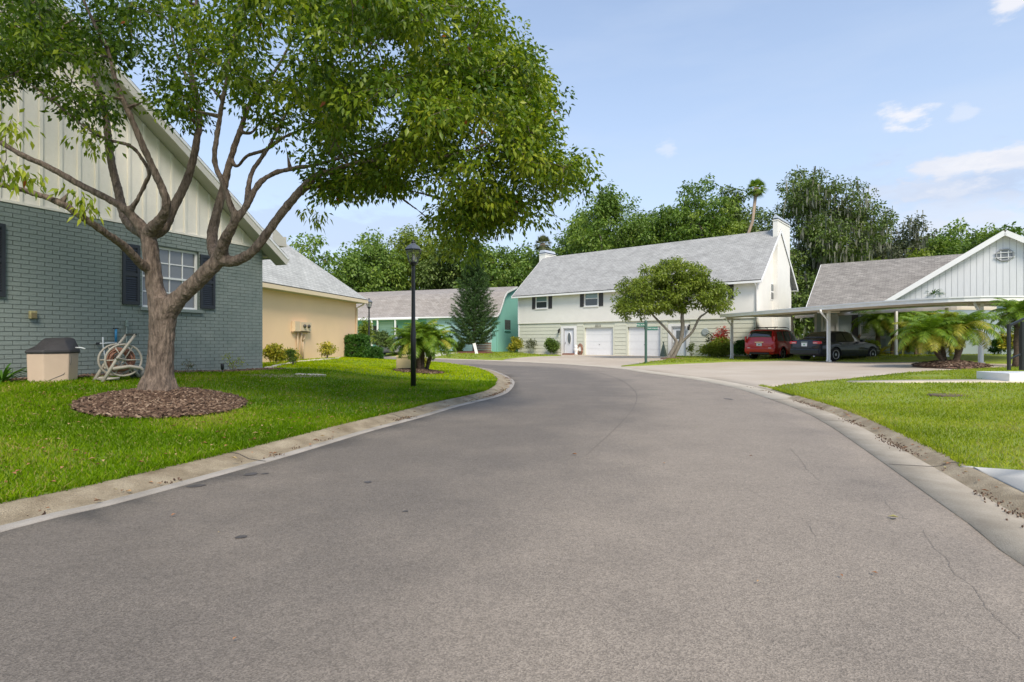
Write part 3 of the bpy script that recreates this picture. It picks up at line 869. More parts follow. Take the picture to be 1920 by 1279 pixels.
# root flare buttresses
for k in range(7):
    a = 2*math.pi*k/7+.3
    limb.tube([(math.cos(a)*.13, math.sin(a)*.13, .36), (math.cos(a)*.21, math.sin(a)*.21, .12), (math.cos(a)*.34, math.sin(a)*.34, -.08)], [.08, .09, .06], 8)
trunk = limb.build('trunk', m_bark, tree_root, smooth=True)
rm = trunk.modifiers.new('fuse', 'REMESH'); rm.mode = 'VOXEL'; rm.voxel_size = .017; rm.use_smooth_shade = True
sm = trunk.modifiers.new('smooth', 'SMOOTH'); sm.iterations = 3; sm.factor = .5
tx = bpy.data.textures.new('bark_lumps', 'CLOUDS'); tx.noise_scale = .09
dm = trunk.modifiers.new('lumps', 'DISPLACE'); dm.texture = tx; dm.strength = .022; dm.mid_level = .6; dm.texture_coords = 'LOCAL'
T = Skel(); off_ = nmain
T.p = list(sk.p); T.rad = list(sk.rad); T.par = [(-1 if i < nmain else q) for i, q in enumerate(sk.par)]; T.r = sk.r
tw = toroot(T.mesh(nb=6, nt=4), tree_root)
tag(tw.build('twig', m_bark, tree_root), kind='stuff')
# leaves at the attractors
tb = np.clip(rng.normal(.40, .17, len(A))+.00030*((A[:, 0]-TREE[0])*130-200)+.05*(A[:, 1] < TZ), .08, .88)  # tint rises rightwards and frontwards: the lit side is put into the leaf colour
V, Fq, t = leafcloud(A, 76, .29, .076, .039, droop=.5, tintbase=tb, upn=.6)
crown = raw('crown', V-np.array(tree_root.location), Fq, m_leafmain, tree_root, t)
V, Fq, t = leafcloud(sprout, 20, .16, .10, .035, droop=1.2, tintbase=np.full(len(sprout), .82))
raw('sprout_leaves', V-np.array(tree_root.location), Fq, m_leafmain, tree_root, t)

# ---- generic trees
def crown_pts(c, rx, ry, rz, nl, n, lump=.42, low=0):
    """n points in nl lumps spread through the ellipsoid (c;rx,ry,rz)"""
    L = []
    while len(L) < nl:
        q = rng.uniform(-1, 1, 3)
        if .25 < np.linalg.norm(q) < .95: L.append(q*.68)
    L = np.array(L)
    ci = rng.integers(0, nl, n)
    ls = rng.uniform(.7, 1.25, nl)*lump
    o = unit(rng.normal(size=(n, 3)))*(rng.random((n, 1))**.4)*ls[ci][:, None]
    q = L[ci]+o
    return np.array(c)+q*np.array([rx, ry, rz]), ci
def tree(name, label, x, y, h, w, m, bk=None, base=.22, nl=14, n=300, per=46, leaf=(.40, .22), clus=.85, depth=None, r0=None, lean=(0, 0), stems=1, cat='tree', group=None, lump=.42, moss=False, z0=None, sparse=1.0):
    z0 = tz(x, y) if z0 is None else z0
    root = empty(name, (x, y, z0)); tag(root, label, cat, group)
    depth = depth or w*.9
    r0 = r0 or .018*h+.05
    S = Skel()
    for s_ in range(stems):
        ph = rng.uniform(0, 6.28)
        k = 7; top = h*(.62+.1*rng.random())
        spread = 0 if stems == 1 else w*.16
        pts = [(lean[0]*(i/k)**1.3+spread*math.cos(ph)*(i/k)+rng.normal(0, .012*h)*(i > 0), lean[1]*(i/k)+spread*math.sin(ph)*(i/k)+rng.normal(0, .012*h)*(i > 0), top*i/k-.1*(i == 0)) for i in range(k+1)]
        S.path(pts, [max(.03, r0*(1.25 if i == 0 else 1)*(1-.72*i/k)) for i in range(k+1)])
    cz = h*(base+1)/2
    C, ci = crown_pts((lean[0]*.9, lean[1]*.9, cz), w/2, depth/2, h*(1-base)/2, nl, n, lump)
    S.grow(C, step=max(.5, h*.05), sag=.04, minnode=max(1, int(2)), jit=.25)
    S.radii(tip=.012, p=2.4)
    S.mesh(nb=8, nt=4).build('trunk', bk or m_barkg, root, smooth=True)
    lb = rng.normal(.45, .12, nl)
    V, Fq, t = leafcloud(C, int(per*sparse), clus, leaf[0], leaf[1], droop=.4, tintbase=lb[ci]+rng.normal(0, .07, n))
    raw('crown', V, Fq, m, root, t)
    if moss:
        q = C[rng.random(n) < .8]; q = np.repeat(q, 3, 0)+rng.normal(0, .5, (len(q)*3, 3))
        k = len(q); l = rng.uniform(.4, 1.7, k); a = rng.uniform(0, np.pi, k); ww = rng.uniform(.03, .09, k)
        dx = np.cos(a)*ww; dy = np.sin(a)*ww
        V = np.stack([q+np.c_[-dx, -dy, 0*l], q+np.c_[dx, dy, 0*l], q+np.c_[dx*.8+rng.normal(0, .1, k), dy*.8, -l*.55], q+np.c_[rng.normal(0, .08, k), 0*l, -l]], 1).reshape(-1, 3)
        i = np.arange(k)[:, None]*4
        raw('hanging_moss', V, i+np.array([[0, 1, 2, 3]]), m_moss, root, rng.random(k))['kind'] = 'stuff'
    return root
def bt(px, top, wpx, Z, name, label, m, **k):
    x = (px-960)/F*Z; z0 = tz(x, Z); h = (H+(640-top)/F*Z-z0)*1.04; wpx *= 1.22
    return tree(name, label, x, Z, h, wpx/F*Z, m, **k)
BG = [
 (575, 448, 130, 62, 'oak_tree', 'rounded mid green tree behind the yellow house roof', m_leafmid, {}),
 (655, 480, 110, 66, 'oak_tree', 'low green tree just right of the yellow roof slope', m_leafmid, dict(base=.15)),
 (705, 440, 110, 72, 'oak_tree', 'tall pale green tree behind the left end of the teal house', m_leafmid, {}),
 (775, 425, 140, 76, 'oak_tree', 'airy light green tree rising behind the tall lamp post lantern', m_leafoliv, dict(sparse=.7)),
 (845, 440, 120, 72, 'oak_tree', 'dark green tree behind the conical pine, left side', m_leafdark, {}),
 (925, 425, 140, 70, 'oak_tree', 'broad green tree behind the teal gable end', m_leafmid, {}),
 (990, 470, 90, 68, 'oak_tree', 'low dense green tree left of the small white chimney', m_leafmid, dict(base=.1)),
 (1098, 392, 90, 84, 'oak_tree', 'mid height tree filling in left of the tall feathery tree', m_leafmid, dict(base=.1)),
 (1215, 372, 110, 88, 'oak_tree', 'rear tree filling the gap right of the slim open topped tree', m_leafmid, dict(base=.1)),
 (1410, 392, 110, 84, 'oak_tree', 'rear dark tree filling in below the cabbage palm head', m_leafdark, dict(base=.1)),
 (1820, 428, 130, 80, 'oak_tree', 'rear tree mass left of the white gable peak, behind the spiky one', m_leafdark, dict(base=.1)),
 (1725, 430, 120, 82, 'oak_tree', 'rear dark tree behind the thin greyish one', m_leafdark, dict(base=.1)),
 (1160, 395, 120, 92, 'oak_tree', 'rear tree closing the gap behind the two tall open trees', m_leafdark, dict(base=.1)),
 (1055, 440, 90, 90, 'oak_tree', 'rear tree left of the feathery tree, above the roof end', m_leafmid, dict(base=.1)),
 (1062, 484, 110, 80, 'oak_tree', 'low tree line clump above the left end of the white house roof', m_leafoliv, dict(base=.1)),
 (1128, 342, 118, 74, 'oak_tree', 'tall feathery tree rising behind the middle left of the white house roof', m_leafmid, dict(sparse=.75, nl=12, lump=.34)),
 (1190, 350, 90, 80, 'oak_tree', 'tall slim tree with open top beside the feathery one', m_leafmid, dict(sparse=.7, lump=.36)),
 (1255, 358, 120, 76, 'oak_tree', 'full green tree behind the centre of the white house roof', m_leafmid, dict(base=.2)),
 (1318, 330, 130, 72, 'oak_tree', 'tallest rounded green tree left of the cabbage palm', m_leafmid, dict(base=.2, nl=12)),
 (1375, 352, 110, 76, 'oak_tree', 'dark rounded tree directly left of the cabbage palm head', m_leafdark, dict(base=.2)),
 (1440, 400, 100, 78, 'oak_tree', 'lower tree directly behind the tall right chimney', m_leafdark, dict(base=.1)),
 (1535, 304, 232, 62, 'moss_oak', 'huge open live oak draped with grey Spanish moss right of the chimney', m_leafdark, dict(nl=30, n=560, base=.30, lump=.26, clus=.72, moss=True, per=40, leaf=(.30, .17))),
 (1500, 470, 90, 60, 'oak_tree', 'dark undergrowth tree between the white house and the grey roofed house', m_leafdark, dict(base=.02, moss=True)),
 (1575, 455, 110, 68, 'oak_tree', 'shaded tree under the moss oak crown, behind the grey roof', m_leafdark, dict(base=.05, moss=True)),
 (1690, 398, 120, 72, 'oak_tree', 'thin greyish half bare tree behind the grey roof ridge', m_leafgrey, dict(sparse=.55, moss=True, base=.15)),
 (1630, 420, 90, 76, 'oak_tree', 'greyish mossy tree next to the moss oak', m_leafgrey, dict(sparse=.6, moss=True, base=.2)),
 (1770, 418, 110, 74, 'oak_tree', 'spiky topped tree left of the white gable peak', m_leafmid, dict(base=.15)),
 (1660, 470, 120, 62, 'bushy_tree', 'bright green low bushy tree just above the grey roof ridge', m_leafoliv, dict(base=.05)),
 (1755, 460, 110, 60, 'bushy_tree', 'bright green low bushy tree beside the rake of the white gable', m_leafoliv, dict(base=.05)),
 (1850, 418, 120, 66, 'oak_tree', 'mixed green tree behind the peak of the white gable', m_leafmid, dict(base=.15)),
 (1925, 430, 110, 62, 'oak_tree', 'green tree at the right edge behind the white gable', m_leafmid, dict(base=.15)),
]
for (px, top, w, Z, nm, lab, m, k) in BG:
    bt(px, top, w, Z, nm, lab, m, group='trees behind the houses', **k)
# far wood closing the view between and below the crowns
n = 3400
X = rng.uniform(-75, 120, n); Y = rng.uniform(82, 98, n); Zz = rng.random(n)**.8*(13.5+1.6*np.sin(X*.21)+1.2*np.sin(X*.53+1)+1.0*np.sin(X*1.1))
V, Fq, t = leafcloud(np.c_[X, Y, Zz+.3], 26, 1.5, .62, .34, tintbase=np.clip(rng.normal(.42, .16, n), .05, .9))
tag(raw('far_woodland', V, Fq, m_leafmid, None, t), kind='stuff')
# sparse scrub on the wood floor behind the houses
n = 700
X = rng.uniform(-45, 75, n); Y = rng.uniform(62, 80, n); Zz = rng.random(n)*3.2
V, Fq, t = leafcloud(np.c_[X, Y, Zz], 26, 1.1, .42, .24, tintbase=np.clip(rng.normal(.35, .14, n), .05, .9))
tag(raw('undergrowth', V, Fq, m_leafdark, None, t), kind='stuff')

# ------------------------------------------------------------------ houses
class Frame:
    """facade frame: origin at the front left ground corner, x along the facade, y into the house"""
    def __init__(s, x, y, dx, dy, z=0):
        s.o = np.array([x, y]); s.d = np.array([dx, dy])/math.hypot(dx, dy); s.e = np.array([-s.d[1], s.d[0]]); s.z = z
        s.rz = math.atan2(s.d[1], s.d[0])
    def fx(s, px, w=0.0):
        """local x where the pixel column px meets the plane y=w"""
        k = (px-960)/F
        o = s.o+s.e*w
        # o.x+t*d.x = k*(o.y+t*d.y)
        return (k*o[1]-o[0])/(s.d[0]-k*s.d[1])
    def fz(s, px, py, w=0.0):
        t = s.fx(px, w); Y = (s.o+s.e*w+s.d*t)[1]
        return H+(640-py)/F*Y-s.z
    def root(s, name): return empty(name, (s.o[0], s.o[1], s.z), s.rz)
    def world(s, x, y): 
        p = s.o+s.d*x+s.e*y; return p
def shingles(name, c1, c2, c3=None):
    """courses follow the local roof slope through UVs: u along the eave, v up the slope, metres"""
    if name in MATS: return MATS[name]
    m = bpy.data.materials.new(name); m.use_nodes = True
    nt = m.node_tree; b = nt.nodes['Principled BSDF']; b.inputs['Roughness'].default_value = .92
    uv = nt.nodes.new('ShaderNodeUVMap')
    br = nt.nodes.new('ShaderNodeTexBrick')
    br.inputs['Scale'].default_value = 1; br.inputs['Brick Width'].default_value = .30; br.inputs['Row Height'].default_value = .145
    br.inputs['Mortar Size'].default_value = .010; br.inputs['Mortar Smooth'].default_value = .3; br.inputs['Bias'].default_value = 0
    br.inputs['Color1'].default_value = (*c1, 1); br.inputs['Color2'].default_value = (*c2, 1)
    br.inputs['Mortar'].default_value = (*[x*.62 for x in c1], 1)
    nt.links.new(uv.outputs[0], br.inputs['Vector'])
    n = nt.nodes.new('ShaderNodeTexNoise'); n.inputs['Scale'].default_value = 1.1; n.inputs['Detail'].default_value = 8; n.inputs['Roughness'].default_value = .72
    nt.links.new(uv.outputs[0], n.inputs['Vector'])
    mr = nt.nodes.new('ShaderNodeMapRange'); mr.inputs['From Min'].default_value = .3; mr.inputs['From Max'].default_value = .7
    mr.inputs['To Min'].default_value = .80; mr.inputs['To Max'].default_value = 1.18
    nt.links.new(n.outputs[0], mr.inputs['Value'])
    sc = nt.nodes.new('ShaderNodeVectorMath'); sc.operation = 'SCALE'
    nt.links.new(br.outputs['Color'], sc.inputs[0]); nt.links.new(mr.outputs[0], sc.inputs['Scale'])
    nt.links.new(sc.outputs[0], b.inputs['Base Color'])
    bp = nt.nodes.new('ShaderNodeBump'); bp.inputs['Strength'].default_value = .6; bp.inputs['Distance'].default_value = .02
    nt.links.new(br.outputs['Fac'], bp.inputs['Height']); bp.invert = True
    nt.links.new(bp.outputs[0], b.inputs['Normal'])
    MATS[name] = m; return m
def roofplane(name, quad, th, m, parent):
    """quad: eave-left, eave-right, ridge-right, ridge-left (local coords, top surface) with thickness th, UV in metres"""
    Q = [Vector(q) for q in quad]
    nrm = (Q[1]-Q[0]).cross(Q[-1]-Q[0]).normalized()
    u = (Q[1]-Q[0]).normalized(); v = nrm.cross(u)
    n = len(Q)
    b = MB(); b.add(Q+[q-nrm*th for q in Q], [tuple(range(n)), tuple(range(2*n-1, n-1, -1))]+[(i, i+n, (i+1) % n+n, (i+1) % n) for i in range(n)])
    o = b.build(name, m, parent)
    uvl = o.data.uv_layers.new(name='UVMap')
    for l in o.data.loops:
        p = o.data.vertices[l.vertex_index].co-Q[0]
        uvl.data[l.index].uv = (p.dot(u), p.dot(v))
    return o
def bar(name, a, b_, w, h, m, parent, up=(0, 0, 1), merge=None):
    """rectangular bar from a to b, width w sideways and h along up"""
    a = Vector(a); c = Vector(b_); t = (c-a).normalized(); up = Vector(up)
    s = t.cross(up).normalized(); u = s.cross(t).normalized()
    mb = merge or MB()
    vs = [p+s*i*w/2+u*j*h/2 for p in (a, c) for j in (-1, 1) for i in (-1, 1)]
    mb.add(vs, [(0, 2, 3, 1), (4, 5, 7, 6), (0, 1, 5, 4), (2, 6, 7, 3), (0, 4, 6, 2), (1, 3, 7, 5)])
    if merge is None: return mb.build(name, m, parent)
def wall_holes(mb, x0, x1, z0, z1, y, th, holes):
    """wall slab at local y..y+th with rectangular holes (hx0,hx1,hz0,hz1)"""
    xs = sorted(set([x0, x1]+[v for h in holes for v in h[:2]])); zs = sorted(set([z0, z1]+[v for h in holes for v in h[2:]]))
    xs = [x for x in xs if x0 <= x <= x1]; zs = [z for z in zs if z0 <= z <= z1]
    # merge in columns
    for a, b in zip(xs, xs[1:]):
        run = None
        for c, d in zip(zs, zs[1:]):
            inside = any(h[0] < (a+b)/2 < h[1] and h[2] < (c+d)/2 < h[3] for h in holes)
            if inside:
                if run: mb.box(a, b, y, y+th, run[0], run[1]); run = None
            else:
                run = [run[0], d] if run else [c, d]
        if run: mb.box(a, b, y, y+th, run[0], run[1])
def window(parent, x0, x1, z0, z1, y=0.0, rec=.10, m_f=None, m_g=None, cols=1, rows=2, sashes=True, sill=None, fw=.05, munt=.022, room_backing=None, name='window'):
    """window set back rec behind the wall face y; parts: frame, panes, muntins, sill"""
    m_f = m_f or m_trim; m_g = m_g or m_glass
    b = MB(); yy = y+rec
    b.box(x0, x0+fw, yy-.03, yy+.05, z0, z1); b.box(x1-fw, x1, yy-.03, yy+.05, z0, z1)
    b.box(x0+fw, x1-fw, yy-.03, yy+.05, z1-fw, z1); b.box(x0+fw, x1-fw, yy-.03, yy+.05, z0, z0+fw)
    if sashes: b.box(x0+fw, x1-fw, yy-.035, yy+.04, (z0+z1)/2-fw*.45, (z0+z1)/2+fw*.45)
    wnd = b.build(name, m_f, parent)
    halves = [(z0+fw, (z0+z1)/2-fw*.45), ((z0+z1)/2+fw*.45, z1-fw)] if sashes else [(z0+fw, z1-fw)]
    g = 0
    for k, (a, c) in enumerate(halves):
        p = MB(); p.box(x0+fw, x1-fw, yy+.005, yy+.012, a, c)
        p.build('pane', m_g if not isinstance(m_g, (list, tuple)) else m_g[k], wnd)
    if cols > 1 or rows > len(halves):
        p = MB()
        for i in range(1, cols):
            x = x0+fw+(x1-x0-2*fw)*i/cols
            for (a, c) in halves: p.box(x-munt/2, x+munt/2, yy-.012, yy+.003, a, c)
        rr = rows//len(halves)
        for (a, c) in halves:
            for j in range(1, rr):
                z = a+(c-a)*j/rr
                xs = [x0+fw+(x1-x0-2*fw)*i/cols for i in range(cols+1)]
                for i in range(cols): p.box(xs[i]+(munt/2 if i else 0), xs[i+1]-(munt/2 if i < cols-1 else 0), yy-.012, yy+.003, z-munt/2, z+munt/2)
        p.build('muntin', m_f, wnd)
    p = MB(); p.box(x0, x1, yy+.25, yy+.27, z0, z1); p.build('room_backing', room_backing or mat('dark_room', (.03, .03, .03), .9), wnd)  # default dark sheet paints the unlit room behind the glass
    if sill:
        p = MB(); p.box(x0-.06, x1+.06, y-.06, yy-.03, z0-.07, z0-.002); p.build('sill', sill, wnd)
    return wnd
def shutter(parent, x0, x1, z0, z1, y, m, arch=False, louv=True):
    b = MB(); t = .035; f = min(.055, (x1-x0)*.2)
    b.box(x0, x0+f, y-t, y, z0, z1); b.box(x1-f, x1, y-t, y, z0, z1)
    zm = (z0+z1)/2
    for (a, c) in ((z0, z0+f*1.2), (zm-f*.6, zm+f*.6), (z1-f*1.2, z1)): b.box(x0+f, x1-f, y-t, y, a, c)
    b.box(x0+f, x1-f, y-.012, y, z0+f*1.2, z1-f*1.2)
    s = b.build('shutter', m, parent)
    if louv:
        l = MB(); z = z0+f*1.2+.02
        while z < z1-f*1.2-.02:
            if abs(z-zm) > f*.6+.02:
                l.add([(x0+f, y-.030, z-.018), (x1-f, y-.030, z-.018), (x1-f, y-.013, z+.016), (x0+f, y-.013, z+.016)], [(0, 1, 2, 3)])
            z += .045
        tag(l.build('louver', m, s), kind='stuff')
    return s

# ---- blue grey brick house (left)
m_brick = mat('painted_brick', (.175, .215, .196), .72, vscale=2.6, col2=(.25, .287, .262), bump=.35, bscale=45, detail=6, fine=.10, fscale=30)
m_mortar = mat('painted_mortar_shaded', (.11, .14, .125), .85, var=.12, vscale=5)  # joints share the brick paint; crevice shade is put into this darker tone
m_batten = mat('cream_board', (.80, .76, .67), .6, var=.04, vscale=1.5, fine=.03, fscale=30)
m_fascia = mat('fascia_beige', (.58, .55, .47), .6, var=.05, vscale=2)
m_soffit = mat('soffit_beige', (.50, .48, .42), .8, var=.05, vscale=2)
m_roofpale = shingles('shingle_pale', (.40, .41, .41), (.49, .50, .50))
LW = 12.0
gC = np.array([-6.46, 14.46]); gd = np.array([.4096, .9123])
G = Frame(*(gC-gd*LW), gd[0], gd[1], .36)
GR = G.root('brick_house')
tag(GR, 'blue grey painted brick house with cream board gable and dark shutters behind the big tree', 'house')
zt = G.fz(200, 412)      # top of the brick
zt = (G.fz(60, 389)+G.fz(463, 462.6))/2
wx0, wx1 = G.fx(267), G.fx(373)
wz0, wz1 = G.fz(374, 582), G.fz(373, 474)
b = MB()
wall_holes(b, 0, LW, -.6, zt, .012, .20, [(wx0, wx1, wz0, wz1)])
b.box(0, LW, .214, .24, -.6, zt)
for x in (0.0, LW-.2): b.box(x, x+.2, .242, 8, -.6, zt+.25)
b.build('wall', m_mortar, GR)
# bricks, running bond, recessed joints
BWd, BHt, J = .236, .0787, .011
bricks = []
row = 0; z = -.30
while z < zt-.02:
    x = -(BWd/2 if row % 2 else 0)
    while x < LW:
        a, c = max(0, x), min(LW-.001, x+BWd-J)
        z0_, z1_ = z, min(z+BHt-J, zt-.004)
        if c-a > .03 and z1_-z0_ > .02:
            if not (z0_ < wz1+.0 and z1_ > wz0-.08 and c > wx0 and a < wx1): bricks.append((a, c, z0_, z1_))
            else:
                if a < wx0-.03 and c > wx0: bricks.append((a, wx0-.004, z0_, z1_))
                if c > wx1+.03 and a < wx1: bricks.append((wx1+.004, c, z0_, z1_))
        x += BWd
    z += BHt; row += 1
def projw(bk):
    xc = (bk[0]+bk[1])/2; zc = (bk[2]+bk[3])/2
    p = G.world(xc, 0); px = 960+F*p[0]/p[1]; py = 640-F*(zc+G.z-H)/p[1]
    return px, py, p[1]
full = []
rest = MB()
cand = []
for bk in bricks:
    px, py, Y = projw(bk)
    if 4 < px < 1900 and Y > 1 and py < 712 and abs(bk[1]-bk[0]-(BWd-J)) < .002: cand.append((Y, bk))
cand.sort(key=lambda t: t[0])
# leave out what the tree trunk covers
sel = []
for Y, bk in cand:
    px, py, _ = projw(bk)
    if 268 < px < 340 and py > 500: continue
    if 60 < px < 132 and py > 645: continue
    sel.append(bk)
    if len(sel) >= 296: break
sels = set(sel)
bb = MB(); bb.box(0, BWd-J, 0, .030, 0, BHt-J)
bme = bpy.data.meshes.new('brick'); bme.from_pydata(bb.v, [], bb.f); bme.materials.append(m_brick)
random.seed(3)
for bk in bricks:
    pr = random.uniform(-.0035, .003)
    if bk in sels:
        inst(bme, 'brick', GR, (bk[0], pr, bk[2]), (random.uniform(-.006, .006), 0, random.uniform(-.006, .006)))
    else:
        rest.box(bk[0], bk[1], pr, pr+.03, bk[2], bk[3])
tag(rest.build('brick', m_brick, GR), kind='stuff')
# gable
PIT = .735
zr = lambda x: 3.0+.33+min(x+.45, LW+.45-x)*PIT-.36        # top of roof at local x (above local ground)
e0z = G.fz(518, 478, -.4)
zr = lambda x: e0z+(min(LW-x, x)+.45)*PIT
b = MB(); b.prism([(0, zt+.004), (LW, zt+.004), (LW, zr(LW)-.22), (LW/2, zr(LW/2)-.22), (0, zr(0)-.22)], .02, .12)
b.build('gable_siding', m_batten, GR)
b = MB(); b.box(0, LW, -.012, .018, zt+.004, zt+.05); b.build('drip_board', m_batten, GR)
x = .1
bt0 = []
while x < LW-.25:
    top = min(zr(x), zr(x+.05))-.24
    if top > zt+.12:
        q = MB(); q.add([(x, .019, zt+.052), (x+.05, .019, zt+.052), (x+.05, .019, min(zr(x+.05)-.24, 99)), (x, .019, zr(x)-.24)], [(0, 1, 2, 3)])
        v = q.v; q.v = v+[(a, -.008, c) for a, _, c in v]
        q.f = [(4, 5, 6, 7), (0, 4, 7, 3), (1, 2, 6, 5), (3, 7, 6, 2), (0, 1, 5, 4)]
        q.build('batten', m_batten, GR)
    x += .305
for sgn in (0, 1):
    xe = LW+.45 if sgn else -.45; xr = LW/2
    ze = zr(LW)-.45*PIT; zR = zr(xr)
    L = [(xe, -.42), (xr, -.42)]
    q = [(xe, -.42, ze), (xr, -.42, zR), (xr, 9, zR), (xe, 9, ze)]
    if sgn: q = [(xe, -.42, ze), (xe, 9, ze), (xr, 9, zR), (xr, -.42, zR)]
    else: q = [(xe, 9, ze), (xe, -.42, ze), (xr, -.42, zR), (xr, 9, zR)]
    roofplane('roof', q, .05, m_roofpale, GR)
    bar('fascia', (xe, -.405, ze-.15), (xr, -.405, zR-.15), .03, .19, m_fascia, GR, up=(0, 0, 1))
    bar('drip_edge', (xe, -.425, ze-.065), (xr, -.425, zR-.065), .02, .05, m_trim, GR)
    b = MB(); b.add([(xe, -.385, ze-.20), (xr, -.385, zR-.20), (xr, .018, zR-.20), (xe, .018, ze-.20)], [(0, 1, 2, 3)])
    b.v += [(a, y_, c-.012) for a, y_, c in b.v]; b.f += [(7, 6, 5, 4), (0, 4, 5, 1), (2, 6, 7, 3)]
    b.build('soffit', m_soffit, GR)
# boxed eave return and gutter elbow at the right corner
b = MB(); b.box(LW+.003, LW+.44, -.38, 7.5, zt+.10, zt+.13); b.box(LW+.40, LW+.43, -.38, 7.5, zt+.133, zt+.36); b.prism([(LW+.003, zt+.133), (LW+.398, zt+.133), (LW+.398, zt+.30), (LW+.003, zt+.56)], -.375, -.345)
b.build('eave_box', m_fascia, GR)
b = MB(); b.tube([(LW+.32, .1, zt+.10), (LW+.32, .1, zt-.02), (LW+.29, .1, zt-.12), (LW+.2, .1, zt-.16), (LW+.05, .1, zt-.17), (LW+.035, .12, zt-.24), (LW+.035, .12, 0.0)], .04, 8)
b.build('downspout', m_fascia, GR, smooth=True)
w = window(GR, wx0, wx1, wz0, wz1, 0, .09, m_trim, mat('window_glass_grey', (.16, .17, .18), .06, spec=.9), cols=4, rows=4, sill=m_brick, fw=.045, room_backing=mat('sheer_curtain', (.45, .45, .44), .9))
sh0, sh1 = G.fx(230, -.03), G.fx(262, -.03)
shutter(GR, sh0, sh1, G.fz(246, 572), G.fz(246, 459), -.01, m_navy)
sh2, sh3 = G.fx(376, -.03), G.fx(403, -.03)
shutter(GR, sh2, sh3, G.fz(390, 580), G.fz(390, 480), -.01, m_navy)
shutter(GR, G.fx(-36, -.03), G.fx(10, -.03), G.fz(-5, 557), G.fz(-5, 419), -.01, m_navy)
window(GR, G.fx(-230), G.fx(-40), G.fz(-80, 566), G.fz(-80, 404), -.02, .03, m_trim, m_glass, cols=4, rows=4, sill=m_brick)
# things on and by the wall
def onwall(px, py, Fr, out=.0):
    x = Fr.fx(px, -out); return x, Fr.fz(px, py, -out)
def wall_thing(name, px, py, Fr, label, cat, out=0):
    x, z = onwall(px, py, Fr, out); p = Fr.world(x, -out)
    r = empty(name, (p[0], p[1], Fr.z+z), Fr.rz); tag(r, label, cat); return r
m_oldbrass = mat('aged_cover', (.30, .27, .13), .6, var=.3, vscale=30)
r = wall_thing('outlet_box', 60, 591, G, 'small tarnished yellow outlet box on the brick wall', 'outlet box', .01)
b = MB(); b.cbox((0, -.03, 0), (.11, .06, .14)); bevel(b.build('box', m_oldbrass, r), .01)
b = MB(); b.cbox((0, -.068, -.01), (.07, .014, .09)); b.build('lid', mat('cover_dark', (.16, .13, .06), .5), r)
m_pvc = mat('painted_pipe', (.22, .28, .25), .5, var=.1)
r = wall_thing('conduit', 236, 640, G, 'thin vertical grey conduit running down the brick wall behind the hose cart', 'pipe', .01)
b = MB(); b.tube([(0, -.02, .42), (0, -.02, -.75)], .014, 8); b.build('pipe', m_pvc, r, smooth=True)
b = MB(); b.cbox((0, -.025, .32), (.05, .05, .04)); b.cbox((0, -.025, .40), (.04, .04, .06)); b.build('fitting', m_pvc, r)
r = wall_thing('garden_tap', 190, 645, G, 'garden tap with white pipes and a bright blue upright riser on the brick wall', 'tap', .01)
m_whitepipe = mat('white_pvc', (.62, .66, .66), .4); m_bluepipe = mat('blue_pvc', (.03, .22, .42), .4)
b = MB(); b.tube([(-.07, -.05, 0), (.24, -.05, .02)], .014, 8); b.tube([(.24, -.05, -.14), (.24, -.05, .03)], .014, 8); b.tube([(.0, -.05, .13), (0, -.05, -.02), (.03, -.06, -.25), (.10, -.08, -.60)], .012, 8)
b.build('pipe', m_whitepipe, r, smooth=True)
b = MB(); b.tube([(.24, -.05, .035), (.24, -.05, .29)], .022, 8); b.build('riser', m_bluepipe, r, smooth=True)
b = MB(); b.cbox((-.09, -.05, 0), (.05, .03, .05)); b.tube([(-.09, -.05, 0), (-.09, .0, 0)], .01, 6); b.cbox((.24, -.05, .30), (.09, .03, .025)); b.build('valve', m_black, r)
# mulch strip along the wall
m_mulch = mat('mulch', (.10, .055, .038), .95, vscale=30, col2=(.22, .13, .09), bump=1, bscale=60, fine=.4, fscale=80)
m_chip = leafmat('mulch_chip', [(0, (.04, .024, .016)), (.4, (.10, .060, .040)), (.75, (.21, .145, .10)), (1, (.40, .31, .23))], 0, .9)
def chips(name, X, Y, Zf, m=m_chip, L=.06, W=.014, flat=.35):
    n = len(X); Z = Zf
    a = rng.uniform(0, 2*np.pi, n); tl = rng.normal(0, flat, n); l = L*rng.uniform(.5, 1.5, n); w_ = W*rng.uniform(.6, 1.6, n)
    d = unit(np.c_[np.cos(a), np.sin(a), tl]); s_ = unit(np.cross(d, np.c_[rng.normal(0, .3, n), rng.normal(0, .3, n), np.ones(n)]))
    nn = np.cross(s_, d)*.006
    Cc = np.c_[X, Y, Z+rng.uniform(.004, .02, n)]
    q = [Cc-d*l[:, None]/2-s_*w_[:, None]/2, Cc-d*l[:, None]/2+s_*w_[:, None]/2, Cc+d*l[:, None]/2+s_*w_[:, None]/2, Cc+d*l[:, None]/2-s_*w_[:, None]/2]
    V = np.stack([p+nn for p in q]+[p-nn for p in q], 1).reshape(-1, 3)
    i = np.arange(n)[:, None]*8
    fs = [[0, 1, 2, 3], [0, 4, 5, 1], [1, 5, 6, 2], [2, 6, 7, 3], [3, 7, 4, 0]]
    Fq = np.concatenate([i+np.array([f]) for f in fs], 0)
    t = np.clip(rng.beta(1.6, 2.2, n), 0, 1)
    return tag(raw(name, V, Fq[:, ::-1], m, None, np.tile(t, 5)), kind='stuff')
st = [G.world(x, -.02) for x in np.linspace(1, LW+.3, 30)]+[G.world(x, -.62-.12*math.sin(x*2.3)) for x in np.linspace(LW+.2, 1, 30)]
sheet('mulch_strip', [tuple(p) for p in st], LAWN+.012, m_mulch, .3, 'stuff')
xs = rng.uniform(2, LW+.2, 5000); ws = rng.uniform(-.66, -.03, 5000); P = G.o+np.outer(xs, G.d)+np.outer(ws, G.e)
